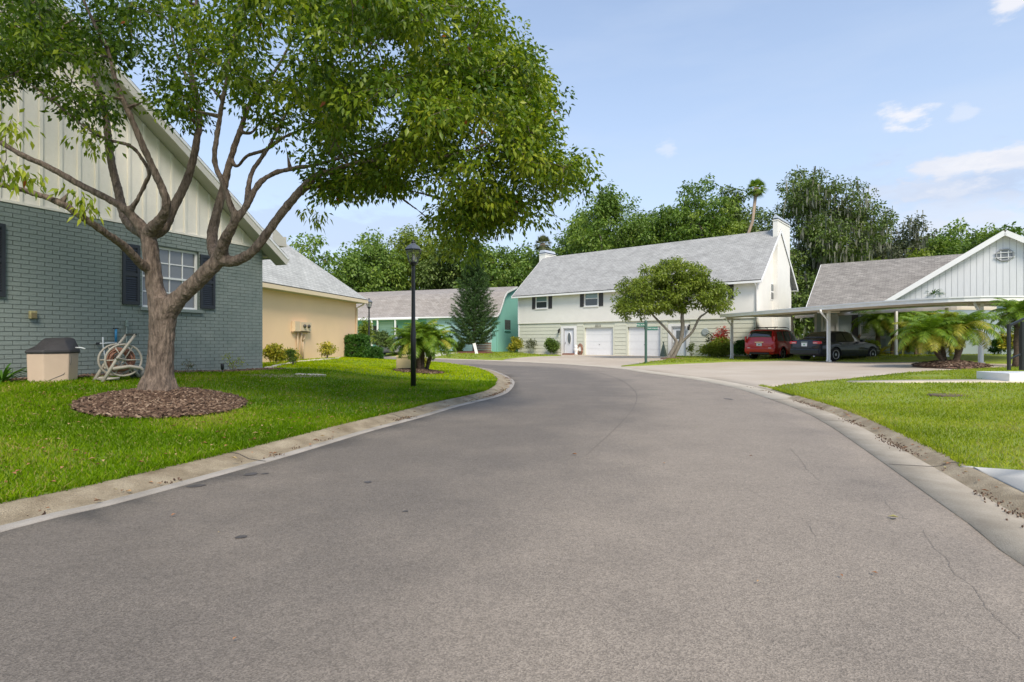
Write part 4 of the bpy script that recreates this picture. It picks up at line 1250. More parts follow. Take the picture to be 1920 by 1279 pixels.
chips('mulch_chips', P[:, 0], P[:, 1], terrain(P[:, 0], P[:, 1])+LAWN+.012, L=.05, W=.016)
# tree bed: mound with a rim
def mound(name, cx, cy, rx, ry, hgt, m, parent=None, kind='stuff', nchips=0, L=.07, W=.018, seed=0):
    rings = 12; seg = 48; vs = []; 
    for i in range(rings+1):
        u = i/rings
        for k in range(seg):
            a = 2*math.pi*k/seg
            rr = 1+.05*noise.noise(Vector((math.cos(a)*2+seed, math.sin(a)*2, 5)))
            x = cx+math.cos(a)*rx*u*rr; y = cy+math.sin(a)*ry*u*rr
            vs.append((x, y, u))
    arr = np.array(vs); z = terrain(arr[:, 0], arr[:, 1])+LAWN+.02+hgt*(1-arr[:, 2]**1.5)
    z += .02*np.array([noise.noise(Vector((a*6, b_*6, 0))) for a, b_ in arr[:, :2]])
    z[arr[:, 2] > .99] -= .05
    b = MB(); b.add([(a[0], a[1], c) for a, c in zip(arr, z)], [(i*seg+k, (i+1)*seg+k, (i+1)*seg+(k+1) % seg, i*seg+(k+1) % seg) for i in range(rings) for k in range(seg)])
    o = tag(b.build(name, m, parent, smooth=True), kind=kind)
    if nchips:
        a = rng.uniform(0, 2*np.pi, nchips); u = np.sqrt(rng.random(nchips))*1.0
        X = cx+np.cos(a)*rx*u; Y = cy+np.sin(a)*ry*u
        chips(name+'_chips', X, Y, terrain(X, Y)+LAWN+.02+hgt*(1-u**1.5), L=L, W=W)
    return o
mound('mulch_bed', TREE[0]+.16, TREE[1]-.05, .96, 1.20, .17, m_mulch, nchips=9000)

# grit and leaf crumbs gathered along the gutters
for P_, d0, sg, kk in ((RLf, .13, 1, (6, 110)), (RRf, .36, -1, (8, 90))):
    ii = rng.integers(kk[0], kk[1], 2600); dd_ = np.abs(rng.normal(0, .035, 2600))
    O_ = offset(P_, 1.0*sg)-P_
    XY = P_[ii]+O_[ii]*(d0+dd_*np.sign(rng.normal(0, 1, 2600)))[:, None]+rng.normal(0, .08, (2600, 2))*np.array([.3, 1.])
    kk_ = np.array([noise.noise(Vector((x*1.3, y*1.3, 2.2)))+.5*noise.noise(Vector((x*5, y*5, 1))) for x, y in XY]) > .12
    XY = XY[kk_]
    chips('gutter_grit', XY[:, 0], XY[:, 1], np.full(len(XY), .008), L=.009, W=.005)
# ---- hose reel cart
def reel_cart(px, Y, label):
    x = (px-960)/F*Y; z = tz(x, Y)
    r = empty('hose_reel_cart', (x, Y, z), R(-38)); tag(r, label, 'hose reel')
    mt = mat('reel_plastic', (.38, .35, .29), .55, var=.06)
    for sx in (-.22, .22):
        q = MB()
        q.tube([(sx, -.34, 0), (sx, -.16, .34), (sx, .02, .62), (sx, .14, .80)], [.028, .026, .024, .022], 8)
        q.tube([(sx, -.2, .22), (sx, .05, .25), (sx, .22, .22), (sx, .34, .04)], [.03, .03, .028, .03], 8)
        q.tube([(sx, -.30, .05), (sx, -.1, .06)], .02, 6)
        q.build('side_frame', mt, r, smooth=True)
    q = MB(); q.tube([(-.25, .14, .80), (.25, .14, .80)], .018, 8); q.tube([(-.22, .03, .64), (.22, .03, .64)], .014, 8); q.build('handle', mat('reel_dark', (.05, .055, .05), .5), r, smooth=True)
    for sx in (-.17, .17):
        q = MB(); pts = [(sx, -.02+.27*math.cos(a), .36+.27*math.sin(a)) for a in np.linspace(0, 2*math.pi, 25)]
        q.tube(pts, .018, 6, caps=False)
        for k in range(6):
            a = k*math.pi/3; q.tube([(sx, -.02, .36), (sx, -.02+.26*math.cos(a), .36+.26*math.sin(a))], .011, 5)
        q.build('reel_disc', mt, r, smooth=True)
    q = MB(); pts = []
    for t in np.linspace(0, 1, 240):
        a = t*2*math.pi*13; rr = .13+.07*t+.012*math.sin(a*2.3); xx = -.14+.28*abs(((t*5) % 2)-1)
        pts.append((xx, -.02+rr*math.cos(a), .36+rr*math.sin(a)))
    q.tube(pts, .012, 6); q.build('hose', mat('brown_hose', (.26, .12, .075), .5, var=.3, vscale=8), r, smooth=True)
    q = MB(); q.box(-.2, .2, -.33, -.1, .03, .055); q.build('tray', mt, r)
    q = MB(); q.tube([(.19, -.02, .36), (.27, -.02, .36), (.27, -.16, .40), (.33, -.16, .40)], .016, 6); q.build('crank', mt, r, smooth=True)
    for sx in (-.26, .26):
        q = MB(); q.lathe([(.03, -.025), (.1, -.025), (.105, 0), (.1, .025), (.03, .025)], 16, mtx=Matrix.Translation((sx, .30, .10)) @ Matrix.Rotation(R(90), 4, 'Y')); q.build('wheel', mat('reel_dark', (.05, .055, .05), .5), r, smooth=True)
reel_cart(228, 9.7, 'beige plastic hose reel cart wound with brown hose beside the tree trunk')
# ---- brine tank / softener cabinet
def tank(px, Y):
    x = (px-960)/F*Y; z = tz(x, Y)
    r = empty('water_softener', (x, Y, z), R(12)); tag(r, 'tan angular cabinet with a bulging black plastic lid against the brick wall', 'water softener')
    mt = mat('tan_plastic', (.55, .42, .32), .55, var=.05, vscale=3)
    hx = [(-.31, -.06), (-.20, -.27), (.05, -.30), (.31, -.08), (.31, .22), (-.31, .22)]
    q = MB(); n = 6
    lo = [(a*.95, b_*.95, -.1) for a, b_ in hx]; hi = [(a, b_, .47) for a, b_ in hx]
    q.add(lo+hi, [tuple(range(n-1, -1, -1)), tuple(range(n, 2*n))]+[(i, (i+1) % n, (i+1) % n+n, i+n) for i in range(n)])
    bevel(q.build('cabinet', mt, r), .015)
    q = MB()
    l0 = [(a*1.08, b_*1.08, .472) for a, b_ in hx]; l1 = [(a*1.06, b_*1.06, .52) for a, b_ in hx]
    l2 = [(-.20, -.02, .60), (-.12, -.17, .57), (.05, -.20, .60), (.24, -.06, .68), (.26, .20, .72), (-.22, .20, .70)]
    l3 = [(-.15, .02, .68), (-.10, -.05, .69), (.05, -.06, .70), (.19, 0, .73), (.2, .17, .74), (-.16, .17, .73)]
    q.add(l0+l1+l2+l3, [(5, 4, 3, 2, 1, 0), tuple(range(18, 24))]+[(k*n+i, k*n+(i+1) % n, (k+1)*n+(i+1) % n, (k+1)*n+i) for k in range(3) for i in range(n)])
    bevel(q.build('lid', mat('black_plastic', (.035, .033, .035), .55, var=.15), r), .02)
    q = MB(); q.tube([(.30, .0, .46), (.31, -.03, .3), (.25, -.12, .12), (.1, -.24, .03), (-.05, -.31, .0)], .007, 5); q.build('cable', mat('grey_cable', (.12, .11, .10), .6), r, smooth=True)
    q = MB(); q.tube([(.28, .12, .56), (.40, .10, .56), (.46, .10, .54)], .013, 6); q.build('hose_outlet', m_whitepipe, r, smooth=True)
tank(95, 9.35)
# small black spike light
x, y = (417-960)/F*12.3, 12.3
r = empty('spike_light', (x, y, tz(x, y))); tag(r, 'tiny black stake light low in front of the brick wall near its right end', 'garden light')
b = MB(); b.tube([(0, 0, -.05), (0, 0, .1)], .012, 6); b.lathe([(.02, .08), (.035, .1), (.035, .2), (.03, .22)], 10); b.build('lamp_head', m_black, r, smooth=True)

# ---- yellow stucco house
m_yel = mat('yellow_stucco', (.88, .62, .37), .9, var=.03, vscale=.8, bump=.3, bscale=70, fine=.04, fscale=40)
m_yeltrim = mat('yellow_trim', (.74, .60, .40), .6, var=.03)
yC = np.array([-7.92, 28.4]); yd = np.array([.165, 1.0]); yd = yd/np.linalg.norm(yd)
YL = 15.0
Yf = Frame(*(yC-yd*YL), *yd, .28)
YR = Yf.root('stucco_house'); tag(YR, 'plain yellow stucco house with pale grey hipped shingle roof beyond the brick house', 'house')
ze = Yf.fz(668, 561.5)
b = MB(); b.box(0, YL, 0, .2, -.6, ze); b.box(YL-.2, YL, .2, 9, -.6, ze); b.box(0, .2, .2, 9, -.6, ze); b.build('wall', m_yel, YR)
# photographed slope: rises leftwards, hip falling towards the right corner
zr_ = ze+4.4
hip = [(-.4, -.42, ze), (YL+.42, -.42, ze), (YL-4.6, 4.6, zr_), (-.4, 4.6, zr_)]
m_roofy = shingles('shingle_pale_warm', (.38, .385, .36), (.47, .475, .445))
roofplane('roof', hip, .06, m_roofy, YR)
roofplane('roof', [(YL+.42, -.42, ze), (YL+.42, 9.6, ze), (YL-4.6, 4.6, zr_)], .06, m_roofy, YR)
roofplane('roof', [(YL+.42, 9.6, ze), (-.4, 9.6, ze), (-.4, 4.6, zr_), (YL-4.6, 4.6, zr_)], .06, m_roofy, YR)
b = MB(); b.box(-.4, YL+.44, -.45, -.425, ze-.20, ze-.045); b.box(YL+.425, YL+.45, -.42, 9.6, ze-.20, ze-.045); b.build('fascia', m_yeltrim, YR)
b = MB(); b.box(-.4, YL+.424, -.424, -.003, ze-.20, ze-.18); b.box(YL+.003, YL+.424, -.003, 9.5, ze-.20, ze-.18); b.build('soffit', m_soffit, YR)
b = MB(); b.tube([(YL+.10, -.40, ze-.2), (YL+.10, -.30, ze-.3), (YL-.05, -.06, ze-.45), (YL-.05, -.05, -.05)], .045, 8); b.build('downspout', m_yeltrim, YR, smooth=True)
r = wall_thing('meter_cabinet', 562, 613, Yf, 'cream double meter cabinet with conduits on the yellow wall', 'meter box', .01)
mw = Yf.fx(576)-Yf.fx(546)
m_meter = mat('meter_cream', (.66, .52, .34), .5)
b = MB(); b.box(-mw/2, -mw*.18, -.16, 0, -.20, .20); b.build('cabinet', m_meter, r)
b = MB(); b.box(-mw*.17, mw/2, -.18, 0, -.18, .18); b.build('cabinet', m_meter, r)
b = MB(); b.box(-mw/2-.03, mw/2+.05, -.10, 0, -.25, -.205); b.build('bracket', mat('meter_brown', (.36, .25, .15), .7), r)
for xx in (.02, .20):
    b = MB(); b.lathe([(.075, 0), (.075, .05), (.055, .075)], 14, mtx=Matrix.Translation((mw*.12*0+xx*mw/.6*.9, -.18, .02)) @ Matrix.Rotation(R(90), 4, 'X')); b.build('meter', mat('meter_dark', (.06, .055, .05), .3), r, smooth=True)
b = MB()
for xx, z1, z0 in ((-mw*.22, -.2, -1.35), (0.0, -.2, -1.35), (mw*.12, -.62, -1.35)): b.tube([(xx, -.06, z1), (xx, -.06, z0)], .030, 8)
b.tube([(mw*.05, -.06, -.2), (mw*.05, -.06, -.38), (mw*.12, -.06, -.5), (mw*.12, -.06, -.63)], .028, 8); b.tube([(mw*.24, -.06, -.32), (mw*.22, -.06, -.48), (mw*.12, -.06, -.6)], .028, 8)
b.build('conduit', mat('conduit_tan', (.50, .37, .23), .6), r, smooth=True)

# ---- shrubs
def shrub(name, label, x, y, w, h, m, cat='shrub', n=70, per=34, leaf=(.07, .035), clus=.13, depth=None, box=False, stems=5, group=None, tint=.45, z0=None, upn=.5, open_=False, sph=.9):
    z0 = tz(x, y) if z0 is None else z0
    root = empty(name, (x, y, z0)); tag(root, label, cat, group)
    depth = depth or w
    if box:
        q = rng.uniform(-1, 1, (n, 3)); k = rng.integers(0, 3, n)
        for a in range(3):
            s_ = k == a; q[s_, a] = np.sign(q[s_, a]); 
        q[:, 2] = np.where(q[:, 2] < -.85, -.8, q[:, 2])
        C = q*np.array([w/2-clus*.5, depth/2-clus*.5, h/2-clus*.4])+np.array([0, 0, h/2])
        C += rng.normal(0, .02, C.shape)
    else:
        C, ci = crown_pts((0, 0, h*(.58 if open_ else .54)), w/2*.9, depth/2*.9, h*(.42 if open_ else .46), 7, n, .40)
        C[:, 2] = np.maximum(C[:, 2], .05)
    S = Skel()
    for k in range(stems):
        a = rng.uniform(0, 6.28); d = rng.uniform(.02, .08)
        S.path([(math.cos(a)*d*.3, math.sin(a)*d*.3, -.05), (math.cos(a)*d*2, math.sin(a)*d*2, h*.25)], [.012, .010])
    S.grow(C[:min(n, 70)], step=.12, sag=.05); S.radii(tip=.0035, p=2.3)
    tag(S.mesh(nb=5, nt=3).build('stem', m_barkg, root), kind='stuff')
    tb = np.clip(rng.normal(tint, .13, n), .05, .9)
    V, Fq, t = leafcloud(C, per, clus, leaf[0], leaf[1], droop=.2, tintbase=tb, upn=upn)
    V[:, 2] = np.maximum(V[:, 2], .01)
    raw('foliage', V, Fq, m, root, t)
    return root
def sp(px, Y): return ((px-960)/F*Y, Y)
shrub('croton_shrub', 'dense yellow and green croton shrub against the left end of the yellow wall', *sp(516, 19.6), 1.05, .78, m_leafyel, n=70, tint=.5, leaf=(.09, .045))
shrub('croton_shrub', 'low straggling yellow shrub just left of the meter conduits', *sp(548, 20.6), .75, .55, m_leafyel, n=36, per=26, tint=.55, leaf=(.09, .04))
shrub('croton_shrub', 'open yellow leaved shrub with bare stems midway along the yellow wall', *sp(612, 23.6), 1.0, .82, m_leafyel, n=34, per=22, tint=.55, leaf=(.10, .045), open_=True)
shrub('box_hedge', 'tall square clipped green hedge at the right corner of the yellow house', *sp(667, 27.6), 1.12, 1.12, m_leafhedge, 'hedge', n=420, per=40, box=True, clus=.12, depth=1.0, leaf=(.07, .045))
shrub('box_hedge', 'low clipped dark green hedge right of the tall square hedge', *sp(699, 29.2), .85, .62, m_leafhedge, 'hedge', n=240, per=36, box=True, clus=.12, depth=.8, leaf=(.07, .045), tint=.3)
shrub('small_shrub', 'small lone twiggy shrub on the lawn in front of the yellow house', *sp(548, 17.2), .42, .52, m_leafmid, n=26, per=24, leaf=(.055, .028), clus=.10, open_=True)
shrub('twiggy_weed', 'nearly bare twiggy bush against the brick wall right of the trunk', *sp(357, 11.9), .55, .36, m_leafgrey, n=20, per=4, leaf=(.035, .02), clus=.06, open_=True)
shrub('twiggy_weed', 'twiggy bush with a few yellow green leaves near the brick corner', *sp(437, 13.1), .62, .48, m_leafoliv, n=24, per=6, leaf=(.05, .025), clus=.08, open_=True, tint=.8)
# edging stones by the small shrub and along the yellow house bed
m_stone = mat('pale_stone', (.50, .46, .38), .9, var=.2, vscale=9, bump=.4)
def stones(pts, name, label, cat, s=.10):
    root = None
    r = empty(name, (pts[0][0], pts[0][1], tz(*pts[0]))); tag(r, label, cat)
    o = r.location
    for (x, y) in pts:
        q = MB(); k = 8
        a0 = random.random()*3; sx, sy, sz = s*random.uniform(.7, 1.2), s*random.uniform(.5, .9), s*random.uniform(.4, .6)
        q.lathe([(.6, -.3), (1, .1), (.9, .6), (.5, .95)], k, mtx=Matrix.Translation((x-o.x, y-o.y, tz(x, y)-o.z)) @ Matrix.Rotation(a0, 4, 'Z') @ Matrix.Diagonal((sx/1, sy, sz, 1)))
        q.v = [(a+random.uniform(-.008, .008), b_+random.uniform(-.008, .008), c+random.uniform(-.004, .004)) for a, b_, c in q.v]
        q.build('stone', m_stone, r, smooth=True)
stones([gpt(px, 703.5+((px-560)*.035)) for px in np.linspace(556, 608, 15)], 'stone_edging', 'short row of small pale stones on the lawn by the lone shrub', 'stone edging', .07)
stones([gpt(a, b_) for a, b_ in zip(np.linspace(500, 650, 34), np.interp(np.linspace(500, 650, 34), [500, 560, 600, 650], [692, 679, 676, 672]))], 'bed_edging', 'pale stone edging along the planting bed at the yellow wall', 'stone edging', .10)
mp_ = [gpt(px, py) for px, py in ((440, 704), (500, 702.5), (560, 702.6), (612, 707), (560, 708.5), (500, 708))]
sheet('stone_strip', mp_, LAWN+.012, m_kerb, .3)
# strap leaved plant at the left edge
def strap_plant(name, label, x, y, n, L, W, m, cat='plant', arch=1.0, z0=None, scale=1):
    z0 = tz(x, y) if z0 is None else z0
    r = empty(name, (x, y, z0)); tag(r, label, cat)
    for v in range(n):
        a = random.uniform(0, 6.28); l = L*random.uniform(.7, 1.1); up = random.uniform(.5, 1.25)
        q = MB(); k = 7; vs = []
        for i in range(k+1):
            t = i/k; el_ = up-arch*t*1.1
            if i == 0: px_, pz = .03, 0
            else: px_ += l/k*math.cos(el_); pz += l/k*math.sin(el_)
            w_ = W*(math.sin(math.pi*min(1, t*.9+.12))**.6)*(1 if t < .99 else .1)
            for sgn, dz in ((-1, .25), (0, 0), (1, .25)):
                vs.append((px_*math.cos(a)-sgn*w_/2*math.sin(a), px_*math.sin(a)+sgn*w_/2*math.cos(a), pz+dz*w_))
        q.add(vs, [(i*3+j, i*3+j+1, (i+1)*3+j+1, (i+1)*3+j) for i in range(k) for j in range(2)])
        o = q.build('leaf', m, r, smooth=True)
        at = o.data.attributes.new('tint', 'FLOAT', 'FACE'); tv = random.uniform(.3, .85); at.data.foreach_set('value', [tv]*len(o.data.polygons))
    return r
strap_plant('strap_plant', 'arching green strap leaved plant at the left edge by the brick wall', *sp(4, 9.0), 34, .62, .035, m_leafhedge)

# ---- lamps
def lamp(x, y, hgt, label, s=1.0, rp=.050):
    z0 = tz(x, y); r = empty('street_lamp', (x, y, z0)); tag(r, label, 'lamp post', 'black lantern lamp posts')
    b = MB(); b.lathe([(rp*1.15, -.2), (rp*1.15, 1.25), (rp*.9, 1.32), (rp*.75, hgt-.55*s), (rp*.75, hgt-.52*s)], 14); b.build('pole', m_black, r, smooth=True)
    zb = hgt-.52*s
    b = MB(); b.lathe([(.035*s, zb-.02), (.075*s, zb+.0), (.085*s, zb+.035), (.05*s, zb+.05)], 12); b.lathe([(.115*s, zb+.05), (.115*s, zb+.07)], 6); b.build('lantern_base', m_black, r)
    zt_ = zb+.33*s
    b = MB()
    for k in range(6):
        a = 2*math.pi*(k+.5)/6
        b.tube([(.108*s*math.cos(a), .108*s*math.sin(a), zb+.07), (.185*s*math.cos(a), .185*s*math.sin(a), zt_)], .008*s, 5)
    b.lathe([(.195*s, zt_), (.205*s, zt_+.012*s), (.195*s, zt_+.025*s)], 6)
    b.build('lantern_frame', m_black, r)
    for k in range(6):
        a = 2*math.pi*(k+.5)/6; c = 2*math.pi*(k+1.5)/6
        q = MB(); q.add([(.104*s*math.cos(a), .104*s*math.sin(a), zb+.075), (.104*s*math.cos(c), .104*s*math.sin(c), zb+.075), (.180*s*math.cos(c), .180*s*math.sin(c), zt_-.003), (.180*s*math.cos(a), .180*s*math.sin(a), zt_-.003)], [(0, 1, 2, 3)])
        q.build('pane', m_lglass, r)
    b = MB(); b.lathe([(.2*s, zt_+.026*s), (.13*s, zt_+.11*s), (.06*s, zt_+.15*s), (.05*s, zt_+.17*s)], 6); b.build('lantern_roof', m_lroof, r)
    b = MB(); b.lathe([(.05*s, zt_+.17*s), (.055*s, zt_+.19*s), (.02*s, zt_+.2*s), (.028*s, zt_+.225*s), (.004*s, zt_+.26*s)], 10); b.build('finial', m_black, r, smooth=True)
    b = MB(); b.lathe([(.02*s, zb+.08), (.035*s, zb+.16*s), (.03*s, zb+.22*s), (.012*s, zb+.25*s)], 10); b.build('bulb', m_frost, r, smooth=True)
    return r
m_lglass = bpy.data.materials.new('clear_lantern_glass'); m_lglass.use_nodes = True
nt = m_lglass.node_tree; tr = nt.nodes.new('ShaderNodeBsdfTransparent'); tr.inputs[0].default_value = (.85, .87, .86, 1)
gl = nt.nodes.new('ShaderNodeBsdfGlossy'); gl.inputs['Roughness'].default_value = .08; ms = nt.nodes.new('ShaderNodeMixShader'); ms.inputs[0].default_value = .18
nt.links.new(tr.outputs[0], ms.inputs[1]); nt.links.new(gl.outputs[0], ms.inputs[2]); nt.links.new(ms.outputs[0], nt.nodes['Material Output'].inputs[0])
m_lroof = mat('lantern_roof', (.16, .17, .19), .35, metal=.3)
x, y = sp(775, 12.75)
lamp(x, y, 3.30, 'tall black lantern lamp post standing on the left lawn beside the small palm', 1.0, .052)
x, y = sp(692, 31.0)
lamp(x, y, 3.35, 'distant black lantern lamp post beyond the corner of the yellow house', 1.0, .05)

# ---- palms with separate fronds
def frond_mesh(L, droop, wl, nl, name, curl=1.0, wleaf=.016, seed=0):
    rr = random.Random(seed)
    pts = []; x = z = 0; k = 14
    for i in range(k+1):
        t = i/k; e = R(62)-droop*t**1.1
        if i: x += L/k*math.cos(e); z += L/k*math.sin(e)
        pts.append(Vector((x, 0, z)))
    b = MB(); b.tube(pts, [.012*(1-.85*i/k)+.002 for i in range(k+1)], 4)
    nF = len(b.f); tints = [.75]*nF
    for j in range(nl):
        t = .14+.86*j/nl; u = t*k; i = min(int(u), k-1); p = pts[i].lerp(pts[i+1], u-i); T = (pts[i+1]-pts[i]).normalized()
        ll = wl*math.sin(math.pi*min(1, t*.86+.10))**.7*rr.uniform(.85, 1.1)
        for s_ in (-1, 1):
            up = T.cross(Vector((0, 1, 0)))*-1
            d = (T*.55+Vector((0, s_, 0))*.95+Vector((0, 0, -.18))+Vector((rr.uniform(-.12, .12), 0, rr.uniform(-.14, .14)))).normalized()
            n_ = d.cross(T).normalized(); w_ = wleaf
            q1 = p+d*ll*.5; q2 = p+d*ll+Vector((0, 0, -ll*.28*curl))
            e_ = T*w_/2
            b.add([p-e_*.6, p+e_*.6, q1+e_, q2, q1-e_], [(0, 1, 2, 4), (4, 2, 3)])
            tints += [rr.uniform(.25, .85)]*2
    me = bpy.data.meshes.new(name); me.from_pydata(b.v, [], b.f)
    at = me.attributes.new('tint', 'FLOAT', 'FACE'); at.data.foreach_set('value', np.array(tints, dtype=np.float32))
    return me
m_frond = leafmat('frond_green', [(0, (.05, .11, .010)), (.5, (.125, .22, .018)), (.85, (.24, .34, .03)), (1, (.35, .30, .10))], .3, .4)
m_frondy = leafmat('frond_yellow', [(0, (.14, .17, .015)), (.5, (.32, .33, .03)), (.85, (.46, .40, .07)), (1, (.40, .28, .12))], .3, .45)
m_palmbark = bark('palm_bark', (.055, .038, .026), (.16, .11, .075), 1.0, 10, (1, 1, 2.5))
FM = {}
def fm(L, droop, mt, i):
    key = (round(L, 2), round(droop, 1), mt.name, i)
    if key not in FM:
        me = frond_mesh(L, droop, L*.27, 32, 'frond', 1.0, .024*max(1, L/1.1), seed=i); me.materials.append(mt); FM[key] = me
    return FM[key]
def palm(label, x, y, trunks, nf, L, name='pygmy_date_palm', cat='palm', yel=.12, group=None, z0=None, emin=-.5):
    z0 = tz(x, y) if z0 is None else z0
    r = empty(name, (x, y, z0)); tag(r, label, cat, group)
    for (bx, by, tx_, ty, h, rad) in trunks:
        b = MB(); k = 10
        b.tube([(bx+(tx_-bx)*(i/k), by+(ty-by)*(i/k)**1.2, -.1+(h+.1)*i/k) for i in range(k+1)], [rad*(1.25 if i == 0 else 1)*(1+.10*((i*7) % 3-1)) for i in range(k+1)], 10)
        b.lathe([(rad*1.0, 0), (rad*1.7, .06), (rad*1.5, .16), (rad*.6, .24)], 9, c=(tx_, ty, h-.1))
        b.build('trunk', m_palmbark, r, smooth=True)
        for j in range(nf):
            a = j*2.39996+random.uniform(-.2, .2); u = (j+.5)/nf          # u 0 young/upright .. 1 old/drooping
            el_ = R(30)-u*R(80)                                          # frond meshes already start 62 deg up
            mt = m_frondy if random.random() < yel*(.3+1.6*u) else m_frond
            me = fm(L*(1.0 if .2 < u < .8 else .88), 1.5 if u < .4 else 1.9, mt, j % 3)
            o = inst(me, 'frond', r, (tx_, ty, h), scale=[random.uniform(.9, 1.08)]*3)
            o.rotation_euler = (random.uniform(-.15, .15), -el_, a)
    return r
mound('palm_mulch_bed', BED2[0], BED2[1], .80, .85, .08, m_mulch, nchips=1500, L=.06, W=.03)
palm('low date palm with several leaning trunks in a mulch ring behind the lamp post', -2.9, 17.7,
     [(-.12, .05, -.30, .1, .95, .07), (.06, 0, .05, 0, 1.15, .075), (.12, .1, .42, .1, .92, .065), (-.02, -.1, -.03, -.25, .85, .065)], 30, .95, yel=.10)
x, y = sp(760, 19.6)
r = empty('utility_pedestal', (x, y, tz(x, y))); tag(r, 'tan boxy utility pedestal half hidden behind the small palm', 'utility box')
b = MB(); b.box(-.27, .27, -.25, .25, -.1, .42); bevel(b.build('cabinet', mat('tan_box', (.52, .42, .24), .6), r), .02)
b = MB(); b.prism([(-.29, .425), (.29, .425), (.25, .50), (-.25, .50)], -.27, .27); b.build('lid', mat('tan_box_lid', (.58, .47, .22), .6), r)
shrub('croton_shrub', 'small bright yellow bush behind the trunks of the small palm', *sp(795, 20.2), .45, .5, m_leafyel, n=18, per=24, leaf=(.08, .04), clus=.1, tint=.4)

# ---- teal gambrel house
m_teal = mat('teal_stucco', (.21, .47, .40), .85, var=.04, vscale=.7, fine=.04, fscale=40)
m_tealsid = mat('aqua_siding', (.46, .66, .62), .6, var=.04, vscale=1)
m_roofbr = shingles('shingle_weathered', (.28, .25, .225), (.36, .33, .30))
tcn = np.array([-1.40, 50.0]); td = np.array([.93, -.368])
TLn = 19.0
Tf = Frame(*(tcn-td/np.linalg.norm(td)*TLn), *td, .20)
TR = Tf.root('gambrel_house'); tag(TR, 'teal house with brown curved gambrel roof behind the conical pine', 'house')
ze = Tf.fz(900, 593.5)
prof = [(-.45, ze-.02), (.25, ze+.42), (.85, ze+1.15), (1.35, ze+1.85), (2.0, ze+2.35), (4.6, ze+3.05)]
fullp = [(0, -.5), (9.2, -.5), (9.2, ze)]+[(9.2-a, c-.10) for a, c in prof[::1] if a > 0]+[(a, c-.10) for a, c in prof[::-1] if a > 0 and a < 4.5]+[(0, ze)]
b = MB()
sx0, sx1, sz0, sz1 = 0, 0, 0, 0
b.prism(fullp, TLn-.2, TLn, 'x'); b.build('gable_wall', m_teal, TR)
b = MB(); b.prism(fullp, 0, .2, 'x'); b.build('gable_wall', m_teal, TR)
b = MB(); b.box(.2, TLn-.2, 0, .2, -.5, ze); b.build('wall', m_teal, TR)
z = .05; k = 0
while z < ze-.25:
    b = MB(); b.box(Tf.fx(800), TLn-.45, -.03-.012*(k % 2), -.003, z, z+.19); b.build('siding_board', m_tealsid, TR); z += .2; k += 1
z = .05
while z < ze-.5:
    b = MB(); b.box(Tf.fx(712), Tf.fx(738), -.03, -.003, z, z+.19); b.build('siding_board', m_tealsid, TR); z += .2
for i in range(len(prof)-1):
    (a, c), (e, g) = prof[i], prof[i+1]
    roofplane('roof', [(-.2, a, c), (TLn+.25, a, c), (TLn+.25, e, g), (-.2, e, g)], .06, m_roofbr, TR)
    roofplane('roof', [(TLn+.25, 9.2-a, c), (-.2, 9.2-a, c), (-.2, 9.2-e, g), (TLn+.25, 9.2-e, g)], .06, m_roofbr, TR)
    bar('rake_board', (TLn+.262, a, c-.09), (TLn+.262, e, g-.09), .022, .17, m_trim, TR, up=(0, 0, 1))
b = MB(); b.box(-.2, TLn+.25, -.56, -.46, ze-.12, ze+.0); b.build('gutter', m_trim, TR)
b = MB(); b.box(-.2, TLn, -.459, -.003, ze-.10, ze-.07); b.build('soffit', m_trim, TR)
# porch beam, posts and dark openings at the left
x0 = Tf.fx(672); x1 = Tf.fx(790)
b = MB(); b.box(x0, x1, -1.9, -.6, ze-.26, ze-.14); b.build('porch_roof', m_trim, TR)
for px in (697, 708, 741, 775):
    b = MB(); xx = Tf.fx(px, -1.8); b.box(xx-.06, xx+.06, -1.85, -1.73, -.4, ze-.262); b.build('porch_post', m_trim, TR)
for a, c in ((700, 709), (739, 746), (764, 772)):
    b = MB(); b.box(Tf.fx(a), Tf.fx(c), -.035, -.004, .6, ze-.75); b.build('shutter', m_darkshut, TR)  # flat dark panels on the wall paint in the shade of the openings
w0 = TLn+.001
# window on the gable end (plane x=TLn)
r = bpy.data.objects.new('window', None); 
b = MB(); gy0, gy1 = .75, 1.75
def gable_y(px):
    k = (px-960)/F; o = Tf.world(TLn, 0); return (k*o[1]-o[0])/(Tf.e[0]-k*Tf.e[1])
ya, yb = gable_y(946.5), gable_y(956.5)
Yg = Tf.world(TLn, (ya+yb)/2)[1]
za, zb_ = H+(640-619)/F*Yg-Tf.z, H+(640-600.5)/F*Yg-Tf.z
b.box(TLn+.004, TLn+.04, ya, yb, za, zb_); wn_ = b.build('window', mat('dark_frame', (.05, .06, .06), .5), TR)
for i in range(3):
    for j in range(4):
        q = MB(); dy = (yb-ya)/3; dz = (zb_-za)/4
        q.box(TLn+.041, TLn+.048, ya+dy*i+.05, ya+dy*(i+1)-.03, za+dz*j+.04, za+dz*(j+1)-.03); q.build('pane', mat('grey_pane', (.11, .12, .12), .2), wn_)
q = MB(); q.box(TLn+.004, TLn+.10, ya-.1, yb+.1, za-.12, za-.004); q.build('sill', m_teal, wn_)
b = MB(); b.tube([(TLn+.06, .15, ze-.1), (TLn+.06, .15, -.2)], .05, 6); b.build('downspout', m_teal, TR)

